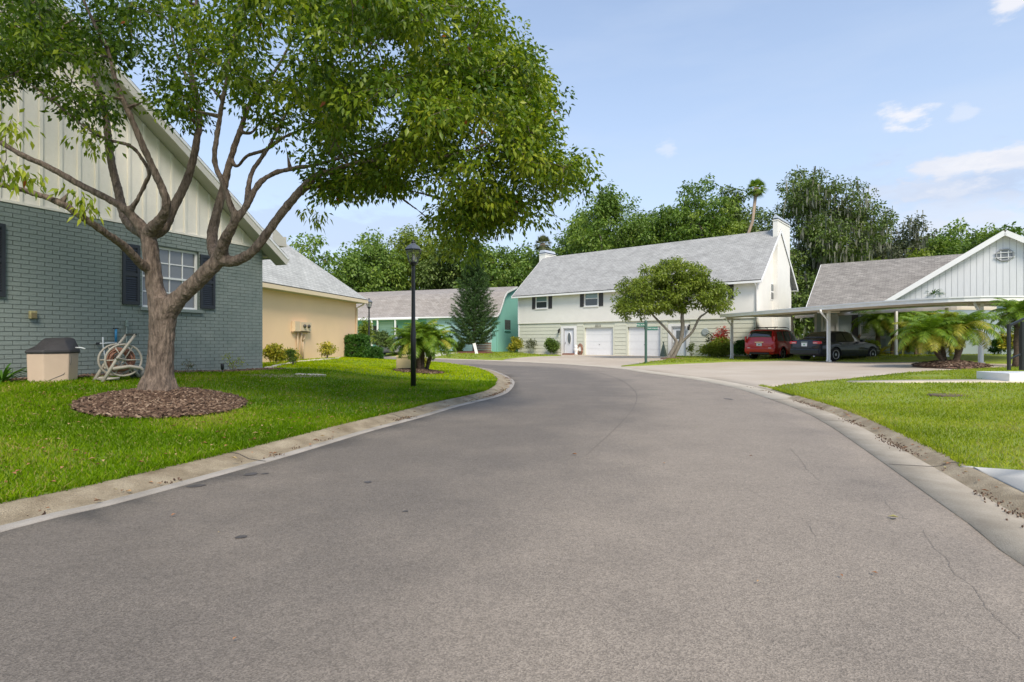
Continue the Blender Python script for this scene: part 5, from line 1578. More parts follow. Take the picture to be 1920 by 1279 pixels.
# ---- white two storey house
Wf = Frame(.56, 48.6, .7615, -.648, .04)
WR = Wf.root('white_house'); tag(WR, 'two storey cream house with pale green lower boards, two white garage doors and two chimneys', 'house')
WL = 19.9; WD = 8.0
ze = 5.28; zb = Wf.fz(990, 608); zr2 = 8.72
g1 = (Wf.fx(1096.5), Wf.fx(1149.5)); g2 = (Wf.fx(1177), Wf.fx(1238.5)); gz = 2.16
d1 = (Wf.fx(1058), Wf.fx(1075)); d2 = (Wf.fx(1261), Wf.fx(1285)); dz = 2.06
wins = []
def upw(a, c, t, bt_): return (Wf.fx(a), Wf.fx(c), Wf.fz((a+c)/2, bt_), Wf.fz((a+c)/2, t))
w1 = upw(1005, 1026.5, 552.8, 579.4); w2 = upw(1096.6, 1122, 545.6, 575); w3 = upw(1336, 1362, 524, 560)
b = MB()
wall_holes(b, 0, WL, zb+.001, ze, -.06, .26, [w1, w2, w3]); b.build('upper_wall', m_cream, WR)
b = MB(); wall_holes(b, 0, WL, -.4, zb, .03, .17, [(g1[0], g1[1], -.4, gz), (g2[0], g2[1], -.4, gz), (d1[0], d1[1], -.4, dz), (d2[0], d2[1], -.4, dz)]); b.build('lower_wall', m_green_siding, WR)
gab = [(0, -.4), (WD, -.4), (WD, ze+.1), (WD/2, zr2-.12), (0, ze+.1)]
b = MB(); b.prism([(.2, -.4), (WD, -.4), (WD, ze), (WD/2, zr2-.15), (.2, ze+.05)], WL-.2, WL, 'x'); b.build('gable_wall', m_cream, WR)
b = MB(); b.prism([(.2, -.4), (WD, -.4), (WD, ze), (WD/2, zr2-.15), (.2, ze+.05)], 0, .2, 'x'); b.build('gable_wall', m_cream, WR)
b = MB(); b.box(.2, WL-.2, WD-.2, WD, -.4, ze); b.build('rear_wall', m_cream, WR)
m_roofw = shingles('shingle_light_grey', (.31, .31, .297), (.39, .39, .375))
pit = (zr2-ze)/(WD/2)
for s_ in (0, 1):
    ye = -.45 if not s_ else WD+.45
    q = [(-.35, ye, ze-.45*pit+.12), (WL+.35, ye, ze-.45*pit+.12), (WL+.35, WD/2, zr2+.12), (-.35, WD/2, zr2+.12)]
    if s_: q = [q[1], q[0], q[3], q[2]]
    roofplane('roof', q, .07, m_roofw, WR)
    for xx in (-.36, WL+.36):
        bar('rake_board', (xx, ye, ze-.45*pit+.0), (xx, WD/2, zr2-.0), .025, .20, m_trim, WR)
    b = MB(); yy = ye-.10 if not s_ else ye
    b.box(-.35, WL+.35, yy, yy+.10, ze-.45*pit-.09, ze-.45*pit+.04); b.build('gutter', m_trim, WR)
    b = MB(); b.box(-.34, WL+.34, min(ye, -.062) if not s_ else WD+.002, -.062 if not s_ else ye, ze-.45*pit-.06, ze-.45*pit-.03); b.build('soffit', m_trim, WR)
b = MB(); b.tube([(WL-.02, -.50, ze-.45*pit-.1), (WL-.02, -.35, ze-.6), (WL-.05, -.12, ze-.75), (WL-.05, -.12, 0)], .045, 8); b.build('downspout', m_trim, WR, smooth=True)
b = MB(); b.box(.0, .12, -.085, -.062, zb, ze-.4); b.box(0, .12, -.035, .028, -.3, zb-.002); b.build('corner_trim', m_trim, WR)
b = MB(); b.box(0, WL, -.075, -.062, zb-.0, zb+.05); b.build('band', m_green_siding, WR)
# lower siding boards, split round the openings
ops = sorted([(g1[0]-.14, g1[1]+.14, gz+.14), (g2[0]-.14, g2[1]+.14, gz+.14), (d1[0]-.36, d1[1]+.36, dz+.26), (d2[0]-.36, d2[1]+.36, dz+.26)])
nB_ = 9; bh = (zb-.02+.1)/nB_
for j in range(nB_):
    z0_ = -.10+j*bh; z1_ = z0_+bh-.012
    x = .13
    for (a, c, top) in ops:
        if top > z0_+.03:
            if a > x: 
                q = MB(); q.prism([(.028, z0_), (.028, z1_), (-.004, z1_), (-.022, z0_)], x, a, 'x'); q.build('siding_board', m_green_siding, WR)
            x = c
    q = MB(); q.prism([(.028, z0_), (.028, z1_), (-.004, z1_), (-.022, z0_)], x, WL-.002, 'x'); q.build('siding_board', m_green_siding, WR)
m_gdoor = mat('garage_white', (.76, .77, .78), .45, var=.02)
for k, g in enumerate((g1, g2)):
    b = MB(); q = .135
    b.box(g[0]-q, g[0], -.02, .028, -.1, gz+q); b.box(g[1], g[1]+q, -.02, .028, -.1, gz+q); b.box(g[0], g[1], -.02, .028, gz, gz+q); b.build('garage_frame', m_green_siding, WR)
    b = MB(); b.box(g[0], g[1], .16, .20, -.1, gz); gdr = b.build('garage_door', m_gdoor, WR)
    n = 4
    for i in range(n):
        q = MB(); q.box(g[0]+.005, g[1]-.005, .14, .159, -.05+(gz+.05)*i/n+.008, -.05+(gz+.05)*(i+1)/n-.008); q.build('door_panel', m_gdoor, gdr)
    q = MB(); xm = (g[0]+g[1])/2; q.cbox((xm, .125, .85), (.10, .03, .05)); q.build('handle', mat('handle_grey', (.3, .3, .3), .4), gdr)
for k, d in enumerate((d1, d2)):
    b = MB(); q = .32
    b.box(d[0]-q, d[0]-.08, -.035, .028, -.1, dz+.25); b.box(d[1]+.08, d[1]+q, -.035, .028, -.1, dz+.25); b.box(d[0]-.08, d[1]+.08, -.035, .028, dz+.08, dz+.25); b.build('door_surround', m_white, WR)
    b = MB(); b.box(d[0]-.08, d[0], -.01, .06, -.1, dz+.08); b.box(d[1], d[1]+.08, -.01, .06, -.1, dz+.08); b.box(d[0], d[1], -.01, .06, dz, dz+.08); b.build('door_frame', mat('frame_grey', (.42, .42, .44), .5), WR)
    b = MB(); b.box(d[0], d[1], .07, .12, -.1, dz); dd_ = b.build('door', mat('door_white', (.72, .74, .78), .4), WR)
    xm = (d[0]+d[1])/2
    if k == 0:
        q = MB(); n = 20; q.add([(xm+.17*math.cos(t), .06, 1.32+.46*math.sin(t)) for t in np.linspace(0, 2*math.pi, n, endpoint=False)]+[(xm+.17*math.cos(t), .069, 1.32+.46*math.sin(t)) for t in np.linspace(0, 2*math.pi, n, endpoint=False)], [tuple(range(n))]+[(i, (i+1) % n, (i+1) % n+n, i+n) for i in range(n)]); q.build('oval_glass', mat('oval_glass', (.13, .15, .16), .15), dd_)
        q = MB(); q.tube([(xm+.19*math.cos(t), .055, 1.32+.48*math.sin(t)) for t in np.linspace(0, 2*math.pi, 21)], .02, 5); q.build('oval_trim', m_trim, dd_)
    else:
        q = MB(); q.box(xm-.22, xm+.22, .06, .069, 1.25, 1.85); q.build('door_glass', mat('oval_glass', (.13, .15, .16), .15), dd_)
    q = MB(); q.tube([(d[0]+.09, .02, .85), (d[0]+.09, .02, 1.05)], .014, 6); q.build('handle', m_black, dd_)
tealg = [mat('lower_glass', (.06, .07, .07), .06, spec=.9), m_glass_teal]
for k, w in enumerate((w1, w2, w3)):
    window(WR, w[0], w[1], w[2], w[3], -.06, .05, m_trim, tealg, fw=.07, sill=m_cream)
for (a, c, t, bt_) in ((997.8, 1003.8, 552.5, 580.3), (1028.3, 1035, 551, 579), (1087.6, 1094.6, 546, 576), (1123, 1130.8, 543.5, 574.5), (1365.5, 1375.5, 526, 561)):
    shutter(WR, Wf.fx(a, -.08), Wf.fx(c, -.08), Wf.fz((a+c)/2, bt_, -.08), Wf.fz((a+c)/2, t, -.08), -.062, m_darkshut, louv=False)
# chimneys
def chimney(x0, x1, y0, y1, z0, z1):
    b = MB(); b.box(x0, x1, y0, y1, z0, z1-.42); c = b.build('chimney', m_cream, WR)
    b = MB(); b.box(x0-.04, x1+.04, y0-.04, y1+.04, z1-.418, z1-.35); b.build('cap_rim', m_cream, c)
    b = MB(); b.box(x0+.06, x1-.06, y0+.06, y1-.06, z1-.348, z1-.24); b.build('flue_gap', mat('flue_blue', (.10, .14, .20), .4), c)
    b = MB(); b.prism([(x0-.02, z1-.238), (x1+.02, z1-.238), (x1-.12, z1), (x0+.12, z1)], y0, y1); b.build('cap', mat('cap_metal', (.55, .58, .62), .3, metal=.3), c)
def gx(px, xx):      # local y where pixel column meets plane x=xx
    k = (px-960)/F; o = Wf.world(xx, 0); return (k*o[1]-o[0])/(Wf.e[0]-k*Wf.e[1])
chimney(WL+.001, WL+.30, gx(1458, WL+.3), gx(1481, WL+.3), -.4, 9.75)
chimney(-.72, -.001, 3.9, 5.5, 2, 9.55)
ya, yb = gx(1444.5, WL), gx(1452.5, WL)
Yg = Wf.world(WL, (ya+yb)/2)[1]; za, zb2 = H+(640-563.5)/F*Yg-Wf.z, H+(640-533)/F*Yg-Wf.z
b = MB(); b.box(WL+.002, WL+.03, ya, yb, za, zb2); gw = b.build('window', m_trim, WR)
for i in range(2):
    q = MB(); h_ = (zb2-za)/2; q.box(WL+.031, WL+.036, ya+.06, yb-.06, za+h_*i+.05, za+h_*(i+1)-.04); q.build('pane', tealg[0] if i == 0 else mat('pane_mid', (.16, .18, .18), .1), gw)
# wall lights, number, plaque
def wlight(px, py, label):
    r = wall_thing('wall_lantern', px, py, Wf, label, 'wall light', .03)
    b = MB(); b.cbox((0, -.02, .12), (.09, .03, .16)); b.build('bracket', m_black, r)
    b = MB(); b.lathe([(.03, -.2), (.07, -.18), (.09, .02), (.10, .04), (.02, .14)], 6, c=(0, -.14, 0)); b.build('lantern', m_black, r)
    b = MB(); b.tube([(0, -.03, .16), (0, -.14, .16)], .012, 5); b.build('arm', m_black, r)
wlight(1049.5, 621, 'small black wall lantern left of the oval glass door')
wlight(1292.5, 614.5, 'black wall lantern right of the door behind the tree trunk')
def text(s, size, name, m, parent, loc, rot, ext=.004):
    cu = bpy.data.curves.new('t', 'FONT'); cu.body = s; cu.size = size; cu.align_x = 'CENTER'; cu.align_y = 'CENTER'; cu.extrude = ext
    o = bpy.data.objects.new('t', cu); me = bpy.data.meshes.new_from_object(o); bpy.data.objects.remove(o); bpy.data.curves.remove(cu)
    me.name = name; me.materials.clear(); me.materials.append(m)
    o = bpy.data.objects.new(name, me); o.location = loc; o.rotation_euler = rot
    return link(o, parent)
r = wall_thing('house_number', 1121.5, 611.5, Wf, 'small dark house number above the left garage door', 'house number', .03)
text('8818', .26, 'digits', mat('digit_grey', (.20, .19, .16), .6), r, (0, -.02, 0), (R(90), 0, 0))
r = wall_thing('wall_plaque', 1322.5, 623, Wf, 'round grey blue plaque on the green boards left of the carport', 'plaque', .03)
b = MB(); b.lathe([(.25, 0), (.25, .03), (.19, .05), (.19, .045)], 20, mtx=Matrix.Rotation(R(90), 4, 'X')); b.build('disc', mat('plaque_grey', (.33, .38, .38), .6), r, smooth=False)
# hose pot by the door, doormat, planter
def at_front(px, w): x = Wf.fx(px, -w); return Wf.world(x, -w)
p = at_front(1086.5, .25); r = empty('wall_hose_reel', (p[0], p[1], tz(*p, .012)), Wf.rz); tag(r, 'coiled brown hose hanging beside the left garage door', 'hose')
for k in range(4):
    b = MB(); rr = .22+.035*k; b.tube([(rr*.75*math.cos(a), .04+.02*k, .42+rr*1.45*math.sin(a)) for a in np.linspace(0, 2*math.pi, 25)], .022, 6); b.build('coil', mat('brown_hose', (.26, .12, .075), .5), r, smooth=True)
b = MB(); b.cbox((0, .12, .45), (.25, .12, .3)); b.build('holder', m_cream, r)
p = at_front(1080, .30); r = empty('planter', (p[0], p[1], tz(*p, .012)), Wf.rz); tag(r, 'white urn shaped planter right of the oval glass door', 'planter')
b = MB(); b.lathe([(.13, 0), (.17, .04), (.10, .12), (.17, .3), (.21, .48), (.20, .5), (.02, .45)], 14); b.build('urn', m_white, r, smooth=True)
b = MB(); b.lathe([(.03, .45), (.13, .55), (.14, .66), (.08, .76), (.02, .8)], 12); b.build('urn_lid', m_white, r, smooth=True)
p = at_front(1067, .45); r = empty('doormat', (p[0], p[1], tz(*p, .012)), Wf.rz); tag(r, 'reddish brown doormat on the step of the oval glass door', 'doormat')
b = MB(); b.box(-.5, .5, -.25, .25, 0, .10); b.build('brick_step', mat('step_brick', (.26, .12, .08), .9, var=.3, vscale=20), r)
b = MB(); b.box(-.42, .42, -.2, .2, .101, .12); b.build('mat', mat('mat_brown', (.20, .10, .07), .95), r)
p = at_front(1244, .5); r = empty('garden_ornament', (p[0], p[1], tz(*p, .012)), Wf.rz); tag(r, 'dark green triangular ornament at the right side of the right garage door', 'ornament')
b = MB(); b.lathe([(.26, 0), (.25, .1), (.16, .5), (.07, .82), (.02, .95)], 4); b.build('pyramid', mat('ornament_green', (.07, .10, .08), .6, var=.3, vscale=6), r)
b = MB(); b.lathe([(.05, .93), (.06, .99), (.01, 1.05)], 8); b.build('knob', mat('ornament_green', (.07, .10, .08), .6), r)

# plants in front of the white house
def wp(px, w): return at_front(px, w)
shrub('croton_shrub', 'yellow orange croton bush at the corner between the teal and cream houses', *wp(966, 1.0), 1.5, 1.35, m_leafyel, n=60, leaf=(.16, .08), clus=.24, tint=.4)
shrub('grey_shrub', 'straggly pale shrub along the cream house wall left of the round bush', *wp(992, .9), 1.5, 1.25, m_leafgrey, n=40, per=14, leaf=(.13, .06), clus=.2, open_=True)
shrub('round_shrub', 'round dark green bush left of the oval glass door', *wp(1033, .9), 1.65, 1.45, m_leafmid, n=110, per=36, leaf=(.13, .07), clus=.22, tint=.3)
shrub('variegated_hedge', 'long yellow green variegated hedge between the door and the carport post', *wp(1345, 1.1), 3.5, 1.25, m_leafoliv, 'hedge', n=230, per=36, leaf=(.14, .075), clus=.24, depth=1.2, tint=.75)
shrub('green_hedge', 'dark green hedge behind the red car and carport post', *wp(1402, 1.2), 2.6, 1.3, m_leafhedge, 'hedge', n=200, per=36, leaf=(.12, .07), clus=.22, depth=1.2, tint=.4)
shrub('red_cordyline', 'red leaved upright plant rising out of the hedge by the carport', *wp(1352, .6), .9, 2.3, m_red, 'plant', n=16, per=16, leaf=(.34, .07), clus=.24, open_=True)
shrub('red_cordyline', 'dark stemmed thin plant left of the red leaved one', *wp(1330, .6), .4, 1.9, m_leafgrey, 'plant', n=9, per=10, leaf=(.22, .06), clus=.16, open_=True)
shrub('potted_plant', 'small pale leafed plant at the foot of the door behind the trunk', *wp(1297, .8), .55, .9, m_leafoliv, 'plant', n=14, per=18, leaf=(.12, .06), clus=.16, open_=True)

# ---- multi stem tree on the grass tongue
p = gpt(1262, 672.5)
TT = empty('spreading_tree', (p[0], p[1], tz(*p))); tag(TT, 'mid sized tree with leaning twisted twin trunk in front of the cream house', 'tree')
S = Skel(); Yt = p[1]; k_ = Yt/F
def q2(px, py, dz=0): return ((px-960)*k_-p[0], dz, H+(640-py)*k_-tz(*p))
def br(pts, par=-1, rad=None):
    P = smoothline([np.array(q2(a, b_, d)) for a, b_, d, r_ in pts], 3)
    rr = np.interp(np.linspace(0, 1, len(P)), np.linspace(0, 1, len(pts)), [r_*k_/2 for *_, r_ in pts])
    if par >= 0: P, rr = P[1:], rr[1:]
    return S.path(P, rr, par)
br([(1252, 676, 0, 9), (1257, 665, 0, 8), (1266, 650, 0, 7.5), (1268, 641, 0, 7), (1262, 632, 0, 5), (1250, 618, 0, 4.6), (1236, 604, 0, 4.2), (1222, 588, .1, 3.6), (1213, 578, .1, 3), (1200, 560, .2, 2.2)])
br([(1260, 676, .15, 9), (1267, 663, .15, 8.5), (1276, 645, .15, 8), (1280, 628, .15, 8), (1281, 610, .1, 7.5), (1279, 597, 0, 7), (1280, 580, 0, 5), (1285, 560, 0, 4), (1290, 530, 0, 3)])
j = S.nearest(np.array(q2(1276, 645, .15)))
br([(1276, 645, .15, 6), (1288, 634, .1, 5), (1298, 623, 0, 4.5), (1306, 605, -.1, 4.2), (1312, 595, -.1, 4), (1322, 588, -.1, 3), (1340, 572, -.2, 2.4)], j)
j = S.nearest(np.array(q2(1280, 590, 0)))
br([(1280, 590, 0, 5), (1268, 575, -.3, 3.5), (1260, 550, -.5, 2.5), (1255, 525, -.6, 2)], j)
nS = len(S.p)
C = []
for (cx, cy, rx, ry, n) in ((1190, 560, 38, 40, 75), (1225, 540, 40, 40, 60), (1270, 520, 52, 36, 120), (1300, 545, 55, 42, 120), (1345, 560, 28, 28, 50), (1255, 565, 40, 25, 50), (1172, 575, 20, 16, 16)):
    while n > 0:
        a = rng.uniform(-1, 1, 3)
        if np.linalg.norm(a) > 1: continue
        if noise.noise(Vector((cx*.1+a[0]*1.8, a[1]*1.8, a[2]*1.8))) < -.12: continue
        C.append(q2(cx+a[0]*rx, cy+a[2]*ry, a[1]*1.9)); n -= 1
C = np.array(C)
S.grow(C, step=.35, sag=.05, minnode=6); S.radii(tip=.008, p=2.3)
S.mesh(nb=8, nt=4).build('trunk', m_barkg, TT, smooth=True)
V, Fq, t = leafcloud(C, 58, .30, .15, .085, droop=.4, tintbase=np.clip(rng.normal(.48, .14, len(C)), .1, .9))
raw('crown', V, Fq, m_leafoliv, TT, t)
mound('trunk_mulch', p[0], p[1]+.1, .75, .6, .04, m_mulch)

# ---- street name sign
x, y = gpt(1211, 681.5); z0 = tz(x, y)
r = empty('street_sign', (x, y, z0)); tag(r, 'green street name post with two crossed green blades in front of the right garage', 'street sign')
m_sgreen = mat('sign_green', (.02, .13, .085), .45, var=.1); m_postg = mat('post_green', (.045, .10, .075), .6, var=.15)
b = MB(); b.lathe([(.062, -.2), (.062, 1.62), (.075, 1.63), (.075, 1.98), (.05, 2.03), (.02, 2.05)], 12); b.build('post', m_postg, r, smooth=False)
for k, (x0, x1, zc, ang, s_) in enumerate(((-.46, -.07, 1.83, 8, 'MILL RUN'), (.07, .56, 1.66, -6, 'BROOK HOLLOW'))):
    q = MB(); mt_ = Matrix.Rotation(R(ang), 4, 'Z'); q.box(x0, x1, -.012, .012, zc-.085, zc+.085, mt_); bl = q.build('name_blade', m_sgreen, r)
    t_ = text(s_, .095 if k == 0 else .075, 'lettering', m_trim, bl, (mt_ @ Vector(((x0+x1)/2, -.016, zc))), (R(90), 0, R(ang)), .001)

# ---- conical pine and things at the teal house
def pine(px, Y, top, label):
    x = (px-960)/F*Y; z0 = tz(x, Y); h = H+(640-top)/F*Y-z0
    r = empty('conical_pine', (x, Y, z0)); tag(r, label, 'tree')
    b = MB(); b.tube([(0, 0, -.1), (0.03, 0, h*.5), (0, 0, h*.99)], [.15, .09, .012], 8); b.build('trunk', m_barkg, r, smooth=True)
    Vs = []; z = .8
    bb_ = MB(); seg = []
    while z < h*.985:
        u = z/h; L = 2.05*(1-u)**.78*(1.0 if u > .16 else .86)+.08
        n = max(5, int(8-2*u)); a0 = rng.uniform(0, 6.28)
        for k in range(n):
            a = a0+2*math.pi*k/n+rng.normal(0, .12); l = L*rng.uniform(.82, 1.12); pts = []
            for i in range(7):
                t = i/6; rr = l*t; zz = z-.10*l*math.sin(math.pi*t*.8)+.42*l*t**2.2
                pts.append((math.cos(a)*rr, math.sin(a)*rr, zz))
            bb_.tube(pts, [.022*(1-u*.6)*(1-.8*i/6)+.004 for i in range(7)], 4, caps=False)
            P = np.array(pts)
            seg.append(P)
            # side branchlets
            for i in range(2, 7):
                for s_ in (-1, 1):
                    q = P[i]; d = np.array([-math.sin(a)*s_, math.cos(a)*s_, .25])*l*.24*(1.15-i/7)+np.array([math.cos(a), math.sin(a), .2])*l*.14
                    seg.append(np.linspace(q, q+d, 4))
        z += .30*(1-.45*u)
    tag(bb_.build('branch', m_barkg, r), kind='stuff')
    C = np.vstack([np.array([np.interp(np.linspace(0, 1, max(3, int(np.linalg.norm(s[-1]-s[0])/.07))), np.linspace(0, 1, len(s)), s[:, c]) for c in range(3)]).T for s in seg])
    tb_ = np.clip(rng.normal(.45, .15, len(C)), .05, .9)
    V, Fq, t = leafcloud(C, 9, .035, .12, .030, droop=-.4, tintbase=tb_, upn=.1, flat=1)
    raw('needles', V, Fq, m_needle, r, t)
pine(889, 46, 447, 'conical dark green Norfolk style pine with upswept whorled branches before the teal house')
x, y = sp(889, 46)
mound('pine_mulch', x, y+.2, 1.7, 2.2, .12, mat('red_mulch', (.14, .045, .025), .95, var=.3, vscale=20))
x, y = sp(894, 42.5)
r = empty('leaning_stake', (x, y, tz(x, y))); tag(r, 'leaning white marker stake in the grass before the conical pine', 'stake')
b = MB(); b.box(-.11, .11, -.03, .03, -.1, .80, Matrix.Rotation(R(-14), 4, 'Y')); b.build('board', m_white, r)
b = MB(); b.box(-.13, .13, -.04, .04, .80, .84, Matrix.Rotation(R(-14), 4, 'Y')); b.build('cap', m_white, r)
x, y = sp(905, 48.6)
r = empty('brick_planter', (x, y, tz(x, y))); tag(r, 'low brownish slatted planter box behind the conical pine', 'planter')
for i in range(4):
    b = MB(); b.box(-.75, .75, -.2, .2, .04+i*.2, .04+i*.2+.17); b.build('slat', mat('planter_brown', (.30, .21, .16), .8, var=.2), r)
shrub('low_shrub', 'light green low shrub left of the conical pine trunk', *sp(858, 48.4), 1.5, 1.1, m_leafoliv, n=40, leaf=(.16, .08), clus=.25)
shrub('low_shrub', 'blue green shrub at the teal wall, left of the light green one', *sp(838, 49.5), 1.4, 1.6, m_leafhedge, n=50, leaf=(.16, .08), clus=.25, tint=.25)
shrub('dark_shrub', 'dark purplish round bush behind the distant lamp post', *sp(711, 40), 2.0, 2.2, m_leafdark, n=100, leaf=(.14, .08), clus=.26, tint=.3)
shrub('flowering_shrub', 'pale leaved bush between the yellow corner and the distant lamp post', *sp(684, 36), 1.3, 2.9, m_leafoliv, n=80, leaf=(.15, .07), clus=.26, tint=.5)

# ---- right house: grey roof, white gable wing
Rf = Frame(17.9, 33.0, .7925, -.61, .46)
RRt = Rf.root('gabled_house'); tag(RRt, 'blue grey house with weathered grey roof and white board gable behind the carport', 'house')
m_bluew = mat('pale_blue_wall', (.42, .50, .51), .8, var=.04, vscale=1, fine=.03, fscale=40)
m_wboard = mat('white_board', (.68, .69, .70), .6, var=.05, vscale=1.5, fine=.04, fscale=20, stretch=(1, 1, .1))
m_roofg = shingles('shingle_weathered_grey', (.20, .185, .165), (.30, .28, .25))
ez, rz_ = 2.80, 5.71
pt = (rz_-ez)/4.9
RLn = 20.0
wa, wb_ = 3.5, 13.3; wpk = (wa+wb_)/2
# main block
dR = (Rf.fx(1544), Rf.fx(1568))
wn1 = (Rf.fx(1612), Rf.fx(1700), .9, 2.25)
b = MB(); wall_holes(b, 0, RLn, -.6, ez, 0, .2, [(dR[0], dR[1], -.6, 2.1), wn1]); b.build('wall', m_bluew, RRt)
b = MB(); b.prism([(.2, -.6), (9.8, -.6), (9.8, ez), (4.9, rz_-.1), (.2, ez+.05)], 0, .2, 'x'); b.prism([(.2, -.6), (9.8, -.6), (9.8, ez), (4.9, rz_-.1), (.2, ez+.05)], RLn-.2, RLn, 'x')
b.build('side_wall', m_bluew, RRt)
for (sa, sb) in ((-.4, wa-.35), (wb_+.35, RLn+.4)):
    pass
roofplane('roof', [(-.4, -.5, ez-.5*pt+.08), (RLn+.4, -.5, ez-.5*pt+.08), (RLn+.4, 4.9, rz_+.08), (-.4, 4.9, rz_+.08)], .06, m_roofg, RRt)
roofplane('roof', [(RLn+.4, 10.3, ez-.5*pt+.08), (-.4, 10.3, ez-.5*pt+.08), (-.4, 4.9, rz_+.08), (RLn+.4, 4.9, rz_+.08)], .06, m_roofg, RRt)
b = MB(); b.box(-.42, wa-.4, -.56, -.505, ez-.5*pt-.12, ez-.5*pt+.06); b.build('fascia', m_trim, RRt)
bar('rake_board', (-.415, -.5, ez-.5*pt-.02), (-.415, 4.9, rz_-.02), .03, .18, m_trim, RRt)
b = MB(); b.box(-.4, wa-.4, -.5, -.003, ez-.5*pt-.1, ez-.5*pt-.07); b.build('soffit', m_trim, RRt)
# gable wing face at y=-.3, roof running back to the main ridge
gy = -.32; pw = (rz_+.35-ez)/(wpk-wa)
pk = rz_+.35
b = MB(); b.prism([(wa, ez), (wb_, ez), (wpk, pk-.12)], gy, gy+.15); b.build('gable_wall', mat('gable_backing', (.42, .44, .45), .8), RRt)
b = MB(); b.box(wa, wb_, gy+.01, gy+.13, -.6, ez-.003); b.build('wing_wall', m_bluew, RRt)
x = wa+.1
while x < wb_-.15:
    x2 = min(x+.235, wb_-.02); zt1 = ez+(min(x-wa, wb_-x))*pw-.1; zt2 = ez+(min(x2-wa, wb_-x2))*pw-.1
    if min(zt1, zt2) > ez+.05 and not (x < wpk < x2 and False):
        q = MB(); q.prism([(x, ez-.02), (x2, ez-.02), (x2, zt2), (x, zt1)], gy-.025, gy-.003); q.build('gable_board', m_wboard, RRt)
    x += .25
for s_ in (-1, 1):
    xe = wpk+s_*(wpk-wa+.45); zE = ez-.45*pw
    q = [(xe, gy-.35, zE+.08), (wpk, gy-.35, pk+.08), (wpk, 4.9, pk+.08), (xe, 4.9, zE+.08)]
    q = [(xe, 4.9, zE+.08), (xe, gy-.35, zE+.08), (wpk, gy-.35, pk+.08), (wpk, 4.9, pk+.08)] if s_ < 0 else [(xe, gy-.35, zE+.08), (xe, 4.9, zE+.08), (wpk, 4.9, pk+.08), (wpk, gy-.35, pk+.08)]
    roofplane('roof', q, .06, m_roofg, RRt)
    bar('rake_board', (xe, gy-.365, zE-.05), (wpk, gy-.365, pk-.05), .03, .24, m_trim, RRt)
    b = MB(); b.add([(xe, gy-.34, zE-.05), (wpk, gy-.34, pk-.05), (wpk, gy-.027, pk-.05), (xe, gy-.027, zE-.05)], [(0, 1, 2, 3)]); b.v += [(a, y_, c-.012) for a, y_, c in b.v]; b.f += [(7, 6, 5, 4), (0, 4, 5, 1), (2, 6, 7, 3)]
    b.build('soffit', m_trim, RRt)
# octagonal attic vent window
vz = Rf.fz(1883, 479, gy)
b = MB(); vr = .34
ring = [(wpk+vr*math.cos(2*math.pi*(k+.5)/8), vz+vr*.86*math.sin(2*math.pi*(k+.5)/8)) for k in range(8)]
b.tube([(a, gy-.05, c) for a, c in ring+[ring[0]]], .05, 6, caps=False); vw = b.build('octagon_window', mat('vent_grey', (.30, .31, .32), .6), RRt)
q = MB(); q.prism(ring, gy-.045, gy-.027); q.build('pane', mat('vent_dark', (.20, .21, .22), .3), vw)
q = MB()
for t in (-.14, .14): q.box(wpk+t-.018, wpk+t+.018, gy-.07, gy-.046, vz-.33, vz+.33)
q.build('muntin', m_white, vw)
q = MB()
for t in (-.12, .12): q.box(wpk-.38, wpk+.38, gy-.09, gy-.071, vz+t-.018, vz+t+.018)
q.build('muntin', m_white, vw)
b = MB(); b.box(dR[0], dR[1], .08, .12, -.4, 2.1); dd_ = b.build('door', m_white, RRt)
b = MB(); b.box(dR[0]-.12, dR[0]-.003, -.03, .03, -.3, 2.1); b.box(dR[1]+.003, dR[1]+.12, -.03, .03, -.3, 2.1); b.box(dR[0]-.12, dR[1]+.12, -.03, .03, 2.102, 2.24); b.build('door_frame', m_trim, RRt)
shutter(RRt, Rf.fx(1597, -.05), Rf.fx(1609, -.05), .75, 2.3, -.004, m_darkshut, louv=False)
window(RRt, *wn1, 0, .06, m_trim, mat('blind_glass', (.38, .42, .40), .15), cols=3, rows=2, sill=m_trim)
b = MB(); b.box(-.02, .10, -.03, -.003, -.4, ez-.2); b.build('corner_trim', m_trim, RRt)

# ---- carport
CP = [(12.75, 34.0), (14.36, 25.4), (15.4, 21.8), (16.67, 20.2), (18.4, 20.1), (21.5, 20.9)]
CB = [(18.0, 36.0), (19.2, 28.6), (20.2, 26.6), (20.7, 26.0), (21.2, 25.9), (23.0, 26.2)]
ZC = 2.75
cr = empty('carport', (15.5, 27, 0)); tag(cr, 'long curved white flat roofed carport on thin posts over the parked cars', 'carport')
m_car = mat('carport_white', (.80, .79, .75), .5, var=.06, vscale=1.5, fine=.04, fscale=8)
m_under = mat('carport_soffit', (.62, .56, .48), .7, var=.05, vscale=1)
def L2(p, z): return (p[0]-15.5, p[1]-27, z)
cpf = resamp(smoothline(CP, 5), .42); cbf = resamp(smoothline(CB, 5), .2)
cbf = np.c_[np.interp(np.linspace(0, 1, len(cpf)), np.linspace(0, 1, len(cbf)), cbf[:, 0]), np.interp(np.linspace(0, 1, len(cpf)), np.linspace(0, 1, len(cbf)), cbf[:, 1])]
